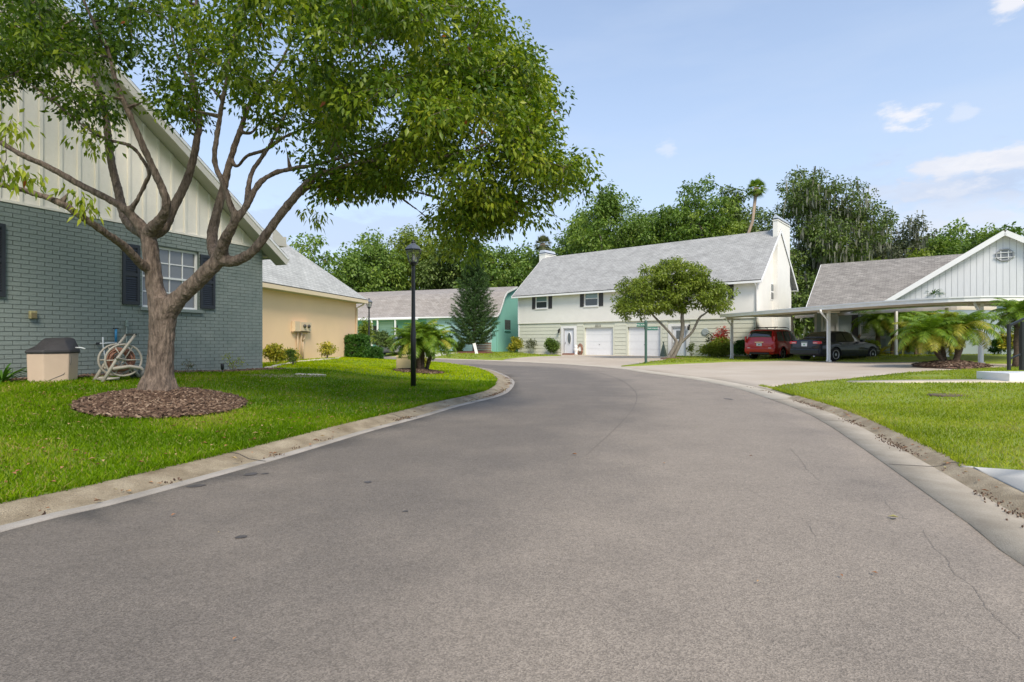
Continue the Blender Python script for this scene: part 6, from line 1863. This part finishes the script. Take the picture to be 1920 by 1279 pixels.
# roof pans: one panel between successive ribs
for i in range(len(cpf)-1):
    a, c, d, e = cpf[i], cpf[i+1], cbf[i+1], cbf[i]
    b = MB(); lo = [L2(p, ZC-.06+(.10 if k > 1 else 0)) for k, p in enumerate((a, c, d, e))]; hi = [(p[0], p[1], p[2]+.045) for p in lo]
    b.add(lo+hi, [(0, 3, 2, 1), (4, 5, 6, 7), (0, 1, 5, 4), (1, 2, 6, 5), (2, 3, 7, 6), (3, 0, 4, 7)])
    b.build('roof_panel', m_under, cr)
def strip(P, dout, din, z0, z1, m, name, sgn=1):
    A_ = offset(P, dout*sgn); B_ = offset(P, din*sgn)
    b = MB(); n = len(P); vs = []
    for Q, zz in ((A_, z0), (A_, z1), (B_, z1), (B_, z0)): vs += [L2(p, zz) for p in Q]
    fs = []
    for r_ in range(4):
        for i in range(n-1): fs.append((r_*n+i, r_*n+i+1, ((r_+1) % 4)*n+i+1, ((r_+1) % 4)*n+i))
    fs += [(0, n, 2*n, 3*n), (n-1, 4*n-1, 3*n-1, 2*n-1)]
    b.add(vs, fs); o = b.build(name, m, cr)
    bm = bmesh.new(); bm.from_mesh(o.data); bmesh.ops.recalc_face_normals(bm, faces=bm.faces); bm.to_mesh(o.data); bm.free()
    return o
strip(cpf, -.10, -.005, ZC-.17, ZC+.005, m_car, 'fascia')
strip(cpf, -.13, -.102, ZC-.035, ZC+.02, m_trim, 'gutter_lip')
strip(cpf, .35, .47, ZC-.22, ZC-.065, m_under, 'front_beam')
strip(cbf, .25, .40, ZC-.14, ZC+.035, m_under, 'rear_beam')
b = MB(); n_ = len(cpf)
q = [L2(cpf[0], ZC-.15), L2(cpf[0], ZC+.0), L2(cbf[0], ZC+.10), L2(cbf[0], ZC-.05)]
b.add(q+[(a-.0, c-.03+.1, d) for a, c, d in q], [(0, 1, 2, 3), (7, 6, 5, 4), (0, 4, 5, 1), (1, 5, 6, 2), (2, 6, 7, 3), (3, 7, 4, 0)]); b.build('end_fascia', m_car, cr)
def post(px, Y, front=True, w=.12, py=None):
    x, y = sp(px, Y); z = tz(x, y, .0)
    b = MB(); b.box(x-15.5-w/2, x-15.5+w/2, y-27-w/2, y-27+w/2, z-.2, ZC-.15 if front else ZC-.1); p_ = b.build('post', m_car, cr)
    b = MB(); b.box(x-15.5-w/2-.03, x-15.5+w/2+.03, y-27-w/2-.03, y-27-w/2-.003, z-.05, z+.1); b.build('base_plate', m_car, p_)
    return x, y, z
for (px, Y, dpx, dy) in ((1372.5, 34.0, -12, -.25), (1553.5, 26.0, -17, -.35), (1839, 20.65, -15, -.2)):
    x, y, z = post(px, Y)
    xs_ = (px+dpx-960)/F*(Y+dy)
    X0 = x-15.5; Y0 = y-27
    b = MB(); b.tube([(xs_-15.5, y+dy-27-.08, ZC-.16), (xs_-15.5+.02, y+dy-27-.08, ZC-.28), (X0-.13, Y0-.13, ZC-.60), (X0-.11, Y0-.13, ZC-.72), (X0-.11, Y0-.13, z+.18), (X0-.20, Y0-.22, z+.05)], .045, 8)
    b.build('downspout', m_car, cr, smooth=True)
    b = MB(); b.box(X0-.5, X0+.5, Y0-.03, Y0+.03, ZC-.30, ZC-.225); b.build('bracket', m_under, cr)
post(1485, 34.6, False, .12); post(1680, 28.2, False, .11); post(1775, 25.2, False, .10)

# ---- cars
def car(name, label, x, y, heading, P, m_body, z0):
    """heading clockwise from +Y; local +x forward, origin on the ground below the rear axle"""
    r = empty(name, (x, y, z0), R(90)-heading); tag(r, label, 'car')
    st = P['st']          # stations: x, zbottom, zbelt, ztop, half width belt, half width roof
    xs = np.array([s_[0] for s_ in st]); cols = [np.array([s_[k] for s_ in st]) for k in range(1, 6)]
    def sec(xx):
        zb_, zl, ztp, w, wr = [np.interp(xx, xs, c) for c in cols]
        zmid = zb_+.45*(zl-zb_)
        g = ztp-zl
        return [(0, zb_), (w*.82, zb_), (w*.97, zb_+.07), (w*1.0, zmid), (w*.985, zl-.05), (w*.95, zl), (wr+(.03 if g > .15 else 0), zl+(g-.075 if g > .15 else g*.35)), (wr*.93, zl+g*(.985 if g > .15 else .75)), (wr*.55, ztp+.012), (0, ztp+.02)]
    X = np.unique(np.concatenate([xs, np.linspace(xs[0], xs[-1], 34)]))
    K = 10; vs = []
    for xx in X:
        S_ = sec(xx)
        vs += [(xx, a, c) for a, c in S_]+[(xx, -a, c) for a, c in S_[-2:0:-1]]
    M_ = 2*K-2; b = MB()
    b.add(vs, [(i*M_+k, (i+1)*M_+k, (i+1)*M_+(k+1) % M_, i*M_+(k+1) % M_) for i in range(len(X)-1) for k in range(M_)]+[tuple(range(M_)), tuple((len(X)-1)*M_+k for k in range(M_-1, -1, -1))])
    body = b.build('body', m_body, r, smooth=True)
    bm = bmesh.new(); bm.from_mesh(body.data); bmesh.ops.recalc_face_normals(bm, faces=bm.faces); bm.to_mesh(body.data); bm.free()
    body.data.materials.append(m_rub)
    # wheel arches
    wb = P['wb']; wr_ = P['wr']; tw_ = P['track']/2
    cut = MB()
    for cx in (0, wb):
        for s_ in (-1, 1):
            cut.lathe([(wr_+.055, -.16), (wr_+.055, .16)], 26, mtx=Matrix.Translation((cx, s_*(tw_+.06), wr_)) @ Matrix.Rotation(R(90), 4, 'X'))
    co_ = cut.build('cutter', m_rub, r); co_.data.materials.clear(); co_.data.materials.append(m_rub)
    mo = body.modifiers.new('arch', 'BOOLEAN'); mo.operation = 'DIFFERENCE'; mo.solver = 'EXACT'; mo.object = co_
    mo.material_mode = 'TRANSFER' if hasattr(mo, 'material_mode') else 'INDEX'
    dg = bpy.context.evaluated_depsgraph_get(); dg.update()
    nm = bpy.data.meshes.new_from_object(body.evaluated_get(dg)); body.modifiers.clear(); body.data = nm; nm.name = 'body'
    bpy.data.objects.remove(co_)
    es = body.modifiers.new('es', 'EDGE_SPLIT'); es.split_angle = R(32)
    # surface sampler for glass
    def sp_(xx, k, side, out=.006):
        S_ = sec(xx); i = int(k); f = k-i; a = S_[i]; c = S_[min(i+1, K-1)]
        yv = a[0]*(1-f)+c[0]*f; zv = a[1]*(1-f)+c[1]*f
        tv = Vector((0, c[0]-a[0], c[1]-a[1])).normalized(); nv = Vector((0, tv.z, -tv.y))
        return Vector((xx, side*(yv+nv.y*out), zv+nv.z*out))
    for (xa0, xa1, xb0, xb1) in P['side_win']:      # bottom from xa0..xb0, top from xa1..xb1
        for s_ in (-1, 1):
            q = MB(); n = 6; g = []
            for i in range(n+1):
                for j in range(4):
                    v = j/3; xx = (xa0*(1-v)+xa1*v)*(1-i/n)+(xb0*(1-v)+xb1*v)*(i/n)
                    g.append(sp_(xx, 5.06+.86*v, s_, .008))
            q.add(g, [(i*4+j, (i+1)*4+j, (i+1)*4+j+1, i*4+j+1) for i in range(n) for j in range(3)])
            q.build('side_window', m_cglass, r, smooth=True)
    for (nm_, xa, xb, ka, kb) in P['end_win']:
        q = MB(); n = 7; g = []; cols_ = []
        for i in range(n+1):
            xx = xa+(xb-xa)*i/n
            row = [sp_(xx, k, -1, .008) for k in np.linspace(ka, 9, 5)]+[sp_(xx, k, 1, .008) for k in np.linspace(9, ka, 5)[1:]]
            g += row
        w_ = 9
        q.add(g, [(i*w_+j, (i+1)*w_+j, (i+1)*w_+j+1, i*w_+j+1) for i in range(n) for j in range(w_-1)])
        o = q.build(nm_, m_cglass, r, smooth=True)
        so = o.modifiers.new('th', 'SOLIDIFY'); so.thickness = .006; so.offset = 0
    # wheels
    for cx in (0, wb):
        for s_ in (-1, 1):
            w_ = empty_mesh_wheel(r, cx, s_*tw_, wr_, s_, P.get('spokes', 5))
    return r, sec
def empty_mesh_wheel(r, cx, cy, wr_, side, spokes):
    mt = Matrix.Translation((cx, cy, wr_)) @ Matrix.Rotation(R(90), 4, 'X')
    q = MB(); q.lathe([(wr_*.62, -.10), (wr_*.9, -.11), (wr_, -.08), (wr_, .08), (wr_*.9, .11), (wr_*.62, .10)], 28, mtx=mt)
    w_ = q.build('wheel', m_rub, r, smooth=True)
    s = MB(); o_ = .085*side
    yo = cy+o_
    s.lathe([(wr_*.645, -.02), (wr_*.66, .02), (wr_*.58, .01), (wr_*.58, -.03)], 28, mtx=Matrix.Translation((cx, cy+.10*side, wr_)) @ Matrix.Rotation(R(90), 4, 'X'))
    s.build('rim', m_rim, w_, smooth=True)
    s = MB()
    for k in range(spokes):
        a = 2*math.pi*k/spokes+.3
        m2 = Matrix.Translation((cx, yo, wr_)) @ Matrix.Rotation(a, 4, 'Y')
        s.box(-.035, .035, -.012, .012, .03, wr_*.6, m2)
    s.lathe([(.06, -.015), (.06, .02)], 12, mtx=Matrix.Translation((cx, yo, wr_)) @ Matrix.Rotation(R(90), 4, 'X'))
    s.build('spokes', m_rim, w_)
    return w_
m_rub = mat('tyre_rubber', (.012, .012, .013), .8, var=.2)
m_rim = mat('alloy_rim', (.42, .43, .45), .3, metal=.8)
m_cglass = mat('car_glass', (.012, .016, .016), .04, spec=1.0, coat=.5)
m_redp = mat('red_car_paint', (.52, .008, .014), .3, coat=1.0, metal=.1)
m_dkp = mat('slate_car_paint', (.010, .012, .020), .25, coat=.5, spec=.3)
m_dkp2 = mat('silver_car_paint', (.40, .41, .42), .3, coat=1.0, metal=.5)
m_lens = mat('red_lens', (.55, .02, .03), .15, coat=.6)
m_lensw = mat('white_lens', (.7, .6, .6), .15, coat=.6)
m_blackp = mat('black_trim', (.015, .015, .016), .5)
m_chrome = mat('chrome', (.6, .6, .62), .12, metal=1.0)
m_plate = mat('plate_white', (.75, .76, .74), .4)
def plate(r, x, z, s='', rot=0):
    q = MB(); q.box(x-.012, x, -.155, .155, z-.08, z+.08); p_ = q.build('license_plate', m_plate, r)
    q = MB(); q.box(x-.016, x-.0125, -.045, .045, z-.035, z+.035); q.build('plate_emblem', mat('plate_green', (.15, .35, .2), .5), p_)
# SUV : rear overhang .95, wheelbase 2.78, front overhang .85
SUVP = dict(wb=2.78, wr=.37, track=1.58, spokes=5, st=[
    (-.97, .48, .93, .98, .74, .62), (-.93, .36, 1.05, 1.12, .86, .72), (-.80, .33, 1.08, 1.48, .90, .66), (-.68, .32, 1.08, 1.70, .92, .64), (-.45, .31, 1.07, 1.76, .93, .66), (.6, .30, 1.05, 1.79, .94, .68), (1.4, .30, 1.04, 1.76, .94, .67), (1.75, .30, 1.04, 1.70, .94, .66), (2.1, .30, 1.03, 1.45, .93, .70), (2.5, .30, 1.02, 1.10, .92, .76), (2.75, .31, 1.00, 1.06, .91, .72), (3.4, .34, .94, .98, .88, .66), (3.6, .40, .80, .86, .80, .6), (3.66, .45, .70, .72, .7, .5)],
    side_win=[(-.58, -.42, .22, .22), (.30, .30, 1.14, 1.14), (1.22, 1.22, 2.12, 1.66)],
    end_win=[('rear_window', -.865, -.70, 6.9, 9), ('windshield', 1.86, 2.42, 7.0, 9)])
hd = R(49)
x, y = 14.75, 32.3
r, sec = car('parked_car', 'dark red sport utility car with roof rack under the left end of the carport', x, y, hd, SUVP, m_redp, tz(x, y, .012))
for s_ in (-1, 1):
    b = MB(); b.box(-.955, -.86, s_*.80-.07, s_*.80+.07, .86, 1.12) if False else b.cbox((-.90, s_*.815, 1.22), (.10, .10, .30)); bevel(b.build('tail_light', m_lens, r), .02)
    b = MB(); b.tube([(-.35, s_*.60, 1.80), (-.25, s_*.60, 1.87), (1.35, s_*.60, 1.87), (1.45, s_*.60, 1.80)], .022, 6); b.build('roof_rail', m_blackp, r, smooth=True)
    b = MB(); b.cbox((1.98, s_*1.02, 1.10), (.12, .16, .14)); bevel(b.build('door_mirror', m_redp, r), .03)
    b = MB(); b.cbox((-.99, s_*.60, .70), (.03, .16, .06)); b.build('reflector', m_lensw, r)
    # flared arch lip
    for cx in (0, 2.78):
        b = MB(); b.tube([(cx+.44*math.cos(a), s_*.925, .37+.44*math.sin(a)) for a in np.linspace(-.2, math.pi+.2, 16)], .028, 6); b.build('wheel_arch', m_redp, r, smooth=True)
    for (xa, za) in ((.45, .95), (1.55, .95)):
        b = MB(); b.cbox((xa, s_*.945, za), (.16, .03, .035)); b.build('door_handle', m_redp, r)
for xx in (.0, 1.1):
    b = MB(); b.tube([(xx, -.62, 1.895), (xx, .62, 1.895)], .02, 6); b.build('cross_bar', m_blackp, r, smooth=True)
b = MB(); b.box(-1.03, -.90, -.84, .84, .46, .70); bevel(b.build('rear_bumper', m_redp, r), .04)
b = MB(); b.box(-1.0, -.9, -.55, .55, .36, .455); b.build('bumper_skirt', m_blackp, r)
plate(r, -.985, .90); b = MB(); b.cbox((-.975, 0, 1.03), (.03, .5, .05)); b.build('garnish', m_chrome, r)
b = MB(); b.tube([(-.9, 0, 1.12), (-.86, .25, 1.24)], .012, 5); b.build('wiper', m_blackp, r)
b = MB(); b.tube([(-.8, .5, .32), (-1.02, .5, .32)], .03, 8); b.build('exhaust', m_chrome, r, smooth=True)
# sedan
SEDP = dict(wb=2.70, wr=.33, track=1.54, spokes=10, st=[
    (-1.03, .42, .82, .90, .70, .62), (-.98, .32, .92, 1.02, .82, .70), (-.75, .26, .95, 1.06, .87, .70), (-.42, .22, .95, 1.10, .89, .64), (-.05, .20, .95, 1.30, .90, .58), (.25, .19, .95, 1.41, .90, .56), (.8, .18, .94, 1.455, .90, .57), (1.3, .18, .93, 1.43, .90, .57), (1.6, .18, .93, 1.33, .90, .59), (2.05, .18, .93, 1.08, .89, .66), (2.3, .19, .90, .98, .88, .70), (2.9, .22, .82, .90, .86, .66), (3.35, .26, .70, .78, .80, .60), (3.55, .34, .58, .64, .70, .5)],
    side_win=[(.02, .30, .72, .72), (.80, .80, 1.95, 1.45)],
    end_win=[('rear_window', -.36, .16, 6.95, 9), ('windshield', 1.50, 2.02, 6.95, 9)])
hd2 = R(66)
x, y = 15.05, 27.35
r, sec = car('parked_car', 'dark slate blue sedan parked nearer the middle post of the carport', x, y, hd2, SEDP, m_dkp, tz(x, y, .012))
for s_ in (-1, 1):
    b = MB(); b.cbox((-.97, s_*.64, .90), (.14, .40, .13)); bevel(b.build('tail_light', m_lens, r), .03)
    b = MB(); b.cbox((-1.045, s_*.58, .885), (.02, .22, .03)); b.build('reverse_light', m_lensw, r)
    b = MB(); b.cbox((1.72, s_*.99, .98), (.12, .18, .12)); bevel(b.build('door_mirror', m_dkp, r), .03)
    for (xa, za) in ((.40, .84), (1.35, .84)):
        b = MB(); b.cbox((xa, s_*.915, za), (.15, .03, .03)); b.build('door_handle', m_dkp, r)
b = MB(); b.box(-1.09, -.92, -.80, .80, .34, .60); bevel(b.build('rear_bumper', m_dkp, r), .05)
plate(r, -1.045, .80); b = MB(); b.cbox((-1.045, 0, .92), (.02, .36, .025)); b.build('garnish', m_chrome, r)
b = MB(); b.tube([(-.9, -.5, .25), (-1.06, -.5, .25)], .03, 8); b.build('exhaust', m_chrome, r, smooth=True)
# silver car half hidden beyond the hedges
x, y = (716-960)/F*41, 41.0
r, sec = car('parked_car', 'silver car partly hidden behind the hedges before the teal house porch', x+.6, y+1, R(10), SEDP, m_dkp2, tz(x, y, .02))
for s_ in (-1, 1):
    b = MB(); b.cbox((-.97, s_*.64, .90), (.14, .40, .13)); b.build('tail_light', m_lens, r)
plate(r, -1.045, .80)
dp = [(-9.9, 37.0), (-5.0, 45.5), (-8.2, 47.5), (-13.5, 41.5)]
sheet('side_driveway', [(-8.3, 39.7), (-5.4, 37.0), (-4.2, 45), (-8.2, 46.5)], .075, m_conc2, .6)

# ---- palms and planting at the right
p = gpt(1792, 687)
mound('palm_mulch_bed', p[0], p[1]+.2, 1.05, 1.15, .16, m_mulch, nchips=1200, L=.07, W=.04)
px_, py_ = p
palm('broad date palm with leaning dark trunks in a mulch mound by the right carport post', p[0], p[1]+.15,
     [(.05, 0, .42, 0, 1.20, .10), (-.12, .05, -.80, .1, .98, .075), (.0, .25, -.1, .5, 1.15, .07)], 36, 1.28, yel=.35)
palm('slim palm at the right edge behind the black railing', *sp(1906, 19.0), [(0, 0, .05, 0, 1.75, .10), (.1, .2, .5, .3, 1.55, .08)], 30, 1.0, yel=.1)
palm('palm with upright trunk beside the window of the blue grey house', *sp(1647, 30.0), [(0, 0, -.05, 0, 1.75, .11)], 30, 1.5, yel=.05)
palm('palm directly behind the thin rear carport post', *sp(1672, 29.6), [(0, 0, .1, 0, 1.9, .08), (.2, 0, .45, 0, 1.75, .07)], 26, 1.35, yel=.05)
palm('pale leaning palm between the rear post and the broad palm', *sp(1722, 29.0), [(0, 0, .35, .1, 1.7, .08), (-.1, 0, -.4, 0, 1.5, .07)], 26, 1.3, yel=.3)
strap_plant('sago_plant', 'orange yellow sago like rosette below the palm by the window', *sp(1647, 28.6), 26, .95, .09, m_leafyel, arch=.8)
for (px, Y, w, h, m_, lab, nm) in (
        (1687, 30.5, 1.1, 1.0, m_leafyel, 'yellow croton shrub right of the thin rear post', 'croton_shrub'),
        (1707, 30.0, 1.2, 1.15, m_leafyel, 'yellow red croton shrub under the pale leaning palm', 'croton_shrub'),
        (1745, 29.5, 1.3, .9, m_leafdark, 'dark low shrub just left of the broad palm trunks', 'dark_shrub'),
        (1783, 29.0, 1.5, .95, m_leafdark, 'dark low shrub between the broad palm trunks', 'dark_shrub'),
        (1872, 27.2, 1.3, .95, m_leafhedge, 'green low shrub right of the white carport post', 'green_shrub'),
        (1893, 26.5, .8, 1.2, m_leafyel, 'yellow shrub beside the black railing post', 'croton_shrub'),
        (1632, 29.6, .9, .8, m_leafoliv, 'small green shrub in front of the dark sedan hood', 'green_shrub')):
    shrub(nm, lab, *sp(px, Y), w, h, m_, n=60, leaf=(.12, .06), clus=.18)
strap_plant('dry_cordyline', 'brownish pink upright strap leaved plant below the dark shutter', *sp(1602, 31.0), 24, 1.5, .09, m_red if False else leafmat('leaf_pinkbrown', [(0, (.16, .09, .06)), (.6, (.34, .20, .14)), (1, (.42, .30, .2))], .2), arch=.35)
for (px, Y, h, lab) in ((1750, 29.4, 3.1, 'spiky dracaena head poking above the carport roof before the white gable'), (1676, 30.5, 2.65, 'spiky plant head showing faintly above the carport roof left of the gable'),):
    x, y = sp(px, Y); z0 = tz(x, y); r = strap_plant('dracaena', lab, x, y, 40, .55, .05, m_leafhedge, arch=.9, z0=z0+h)
    r.location.z = z0+h
    b = MB(); b.tube([(0, 0, .02), (.05, .02, -h*.5), (.0, 0, -h)], [.035, .04, .05], 6); b.build('trunk', m_palmbark, r, smooth=True)
sheet('mulch_court', [gpt(1630, 664), gpt(1700, 662.5), gpt(1800, 661.5), gpt(1990, 661), gpt(1990, 656), gpt(1640, 657)], LAWN+.012, m_mulch, .5, 'stuff')
# rocking chairs silhouettes on the porch of the blue house -> small dark seats
# ---- black railing on a white block at the right edge
x0, y0 = gpt(1893, 716.5)
z0 = tz(x0, y0); r = empty('railing', (x0, y0, z0)); tag(r, 'black metal stair railing on a white concrete block at the right edge', 'railing')
k_ = y0/F
b = MB(); b.box(0, 1.6, 0, .9, -.2, .19); bevel(b.build('block', m_white, r), .008)
b = MB(); b.cbox((.055, .08, .26+.52), (.052, .052, 1.04)); b.build('newel', m_black, r)
b = MB(); b.cbox((.36, .08, .26+.55), (.052, .052, 1.10)); b.build('newel', m_black, r)
b = MB(); b.box(.334-.0, .40, .11, .14, .256, 1.2); b.build('newel', m_black, r)
bar('top_rail', (.055, .08, 1.26), (1.5, .08, 1.95), .045, .045, m_black, r)
bar('bottom_rail', (.082, .08, .52), (1.5, .08, 1.1), .03, .03, m_black, r)
b = MB()
for k in range(5): b.cbox((.52+k*.14, .08, .95+k*.062), (.016, .016, .72))
b.build('baluster', m_black, r)['kind'] = 'stuff'
# sunken utility lid in the right lawn
x, y = gpt(1782, 741.5); r = empty('sunken_cover', (x, y, tz(x, y))); tag(r, 'brown dirt ringed utility cover sunk in the right lawn', 'utility cover')
b = MB(); b.box(-.27, .27, -.17, .17, -.05, .012); bevel(b.build('cover', mat('lid_brown', (.14, .10, .07), .9, var=.3, vscale=20, bump=.4), r), .01)
b = MB(); b.lathe([(.42, -.02), (.38, .010), (.1, .010)], 20, mtx=Matrix.Diagonal((1, .7, 1, 1))); b.build('dirt_ring', m_soil, r, smooth=True)
# ---- cabbage palm towering behind the white house
def cabbage(px, Y, top, lean_px, basepx, label, s=1.0, m=m_leafmid, nl=26):
    x = (px-960)/F*Y; xb = (basepx-960)/F*Y; z0 = tz(xb, Y); h = H+(640-top)/F*Y-z0-1.0*s
    r = empty('cabbage_palm', (xb, Y, z0)); tag(r, label, 'palm tree')
    b = MB(); b.tube([(0, 0, -.2), ((x-xb)*.35, 0, h*.45), ((x-xb)*.9, 0, h*.8), (x-xb, 0, h)], [.22, .2, .17, .2], 8); b.lathe([(.2, -.9), (.36, -.5), (.38, -.1), (.15, .2)], 8, c=(x-xb, 0, h)); b.build('trunk', bark('palm_trunk_pale', (.30, .22, .16), (.42, .33, .25), .6, 8), r, smooth=True)
    vs = []; fs = []; tn = []
    for k in range(nl):
        a = k*2.4; u = k/nl; el_ = R(75)-u*R(125); L = 1.15*s*random.uniform(.85, 1.1)
        d = Vector((math.cos(a)*math.cos(el_), math.sin(a)*math.cos(el_), math.sin(el_)))
        c = Vector((x-xb, 0, h))+d*L*.45; sd = d.cross(Vector((0, 0, 1))).normalized(); up = sd.cross(d)
        for j in range(17):
            an = (j-8)/8*1.25; dd2 = (d*math.cos(an)+sd*math.sin(an)+up*.12*math.cos(an)).normalized()
            e = c+dd2*L*.75+Vector((0, 0, -.25*s*abs(an)-.12)); w_ = dd2.cross(up).normalized()*.045*s
            n0 = len(vs); vs += [c, c+dd2*L*.4+w_, e, c+dd2*L*.4-w_]; fs.append((n0, n0+1, n0+2, n0+3)); tn.append(random.uniform(.3, .9))
    raw('crown', np.array([tuple(v) for v in vs]), np.array(fs), m, r, tn)
cabbage(1418, 64, 338, 0, 1352, 'tall cabbage palm with curved pale trunk rising behind the white house roof')
cabbage(1018, 66, 444, 0, 1016, 'brownish palm head just above the small left chimney', .95, m_leafgrey)

# ---- fallen leaves
m_fall = leafmat('fallen_leaf', [(0, (.16, .07, .03)), (.5, (.42, .20, .10)), (.8, (.50, .36, .18)), (1, (.25, .28, .08))], .1, .7)
def litter(name, pts, s=.05):
    n = len(pts); P = np.array(pts); a = rng.uniform(0, 6.28, n); l = s*rng.uniform(.6, 1.3, (n, 1)); up = rng.uniform(.1, .5, n)
    d = np.c_[np.cos(a), np.sin(a), up*.3]; s_ = np.c_[-np.sin(a), np.cos(a), up*0]
    V = np.stack([P-d*l, P+s_*l*.45+np.array([0, 0, 1])*l*.35, P+d*l, P-s_*l*.45+np.array([0, 0, 1])*l*.3], 1).reshape(-1, 3)
    V[:, 2] += .012
    i = np.arange(n)[:, None]*4
    return tag(raw(name, V, np.concatenate([i+np.array([[0, 1, 2]]), i+np.array([[0, 2, 3]])]), m_fall, None, np.tile(rng.random(n), 2)), kind='stuff')
pts = []
for t in range(420):          # along the left gutter
    i = random.randrange(10, 110) if len(RLf) > 110 else random.randrange(len(RLf)); q = offset(RLf, abs(random.gauss(.0, .12))+.05)[i]; pts.append((q[0], q[1], .02+.05*(abs(random.random()) > .8)))
litter('leaf_litter', pts[:150], .028)
pts = []
rr_ = offset(RRf, -.45)
for t in range(170):
    i = random.randrange(12, 75); pts.append((rr_[i][0]+random.gauss(0, .10), rr_[i][1]+random.gauss(0, .1), .045))
litter('leaf_litter', pts, .022)
pts = []
for t in range(1500):
    x, y = random.uniform(-8, 2), random.uniform(3.2, 12)
    if inpoly([x], [y], np.array(lawnL_poly))[0]: pts.append((x, y, tz(x, y)+.03))
litter('lawn_litter', pts, .026)
for (px, py, lab, s_) in ((1077, 855, 'curled orange brown leaf in the middle of the road by the dark seam', .03), (1578, 1085, 'orange brown leaf lying on the asphalt at the lower right', .022), (1640, 1080, 'pale tan leaf right of the orange brown one on the lower right asphalt', .014), (1421, 1096, 'small tan leaf left of the orange brown one at lower right', .012),
                          (325, 970, 'tan leaf lying on the asphalt near the left kerb', .026), (178, 940, 'bright orange leaf in the left gutter', .028), (1408, 858, 'thin dark twig leaf on the asphalt right of centre', .025), (1245, 872, 'tiny yellowish leaf on the asphalt right of the orange brown centre leaf', .018), (1675, 974, 'dark curled leaf on the asphalt near the right gutter', .024), (440, 1205, 'small orange leaf close to the bottom edge of the road', .014), (1307, 803, 'dark brown leaf speck on the far asphalt', .022), (410, 1003, 'small green leaf piece beside the left oil patches', .014)):
    x, y = gp(px, py); q = litter('fallen_leaf', [(0, 0, .0)], s_)
    q.location = (x, y, .004); del q['kind']; tag(q, lab, 'leaf')
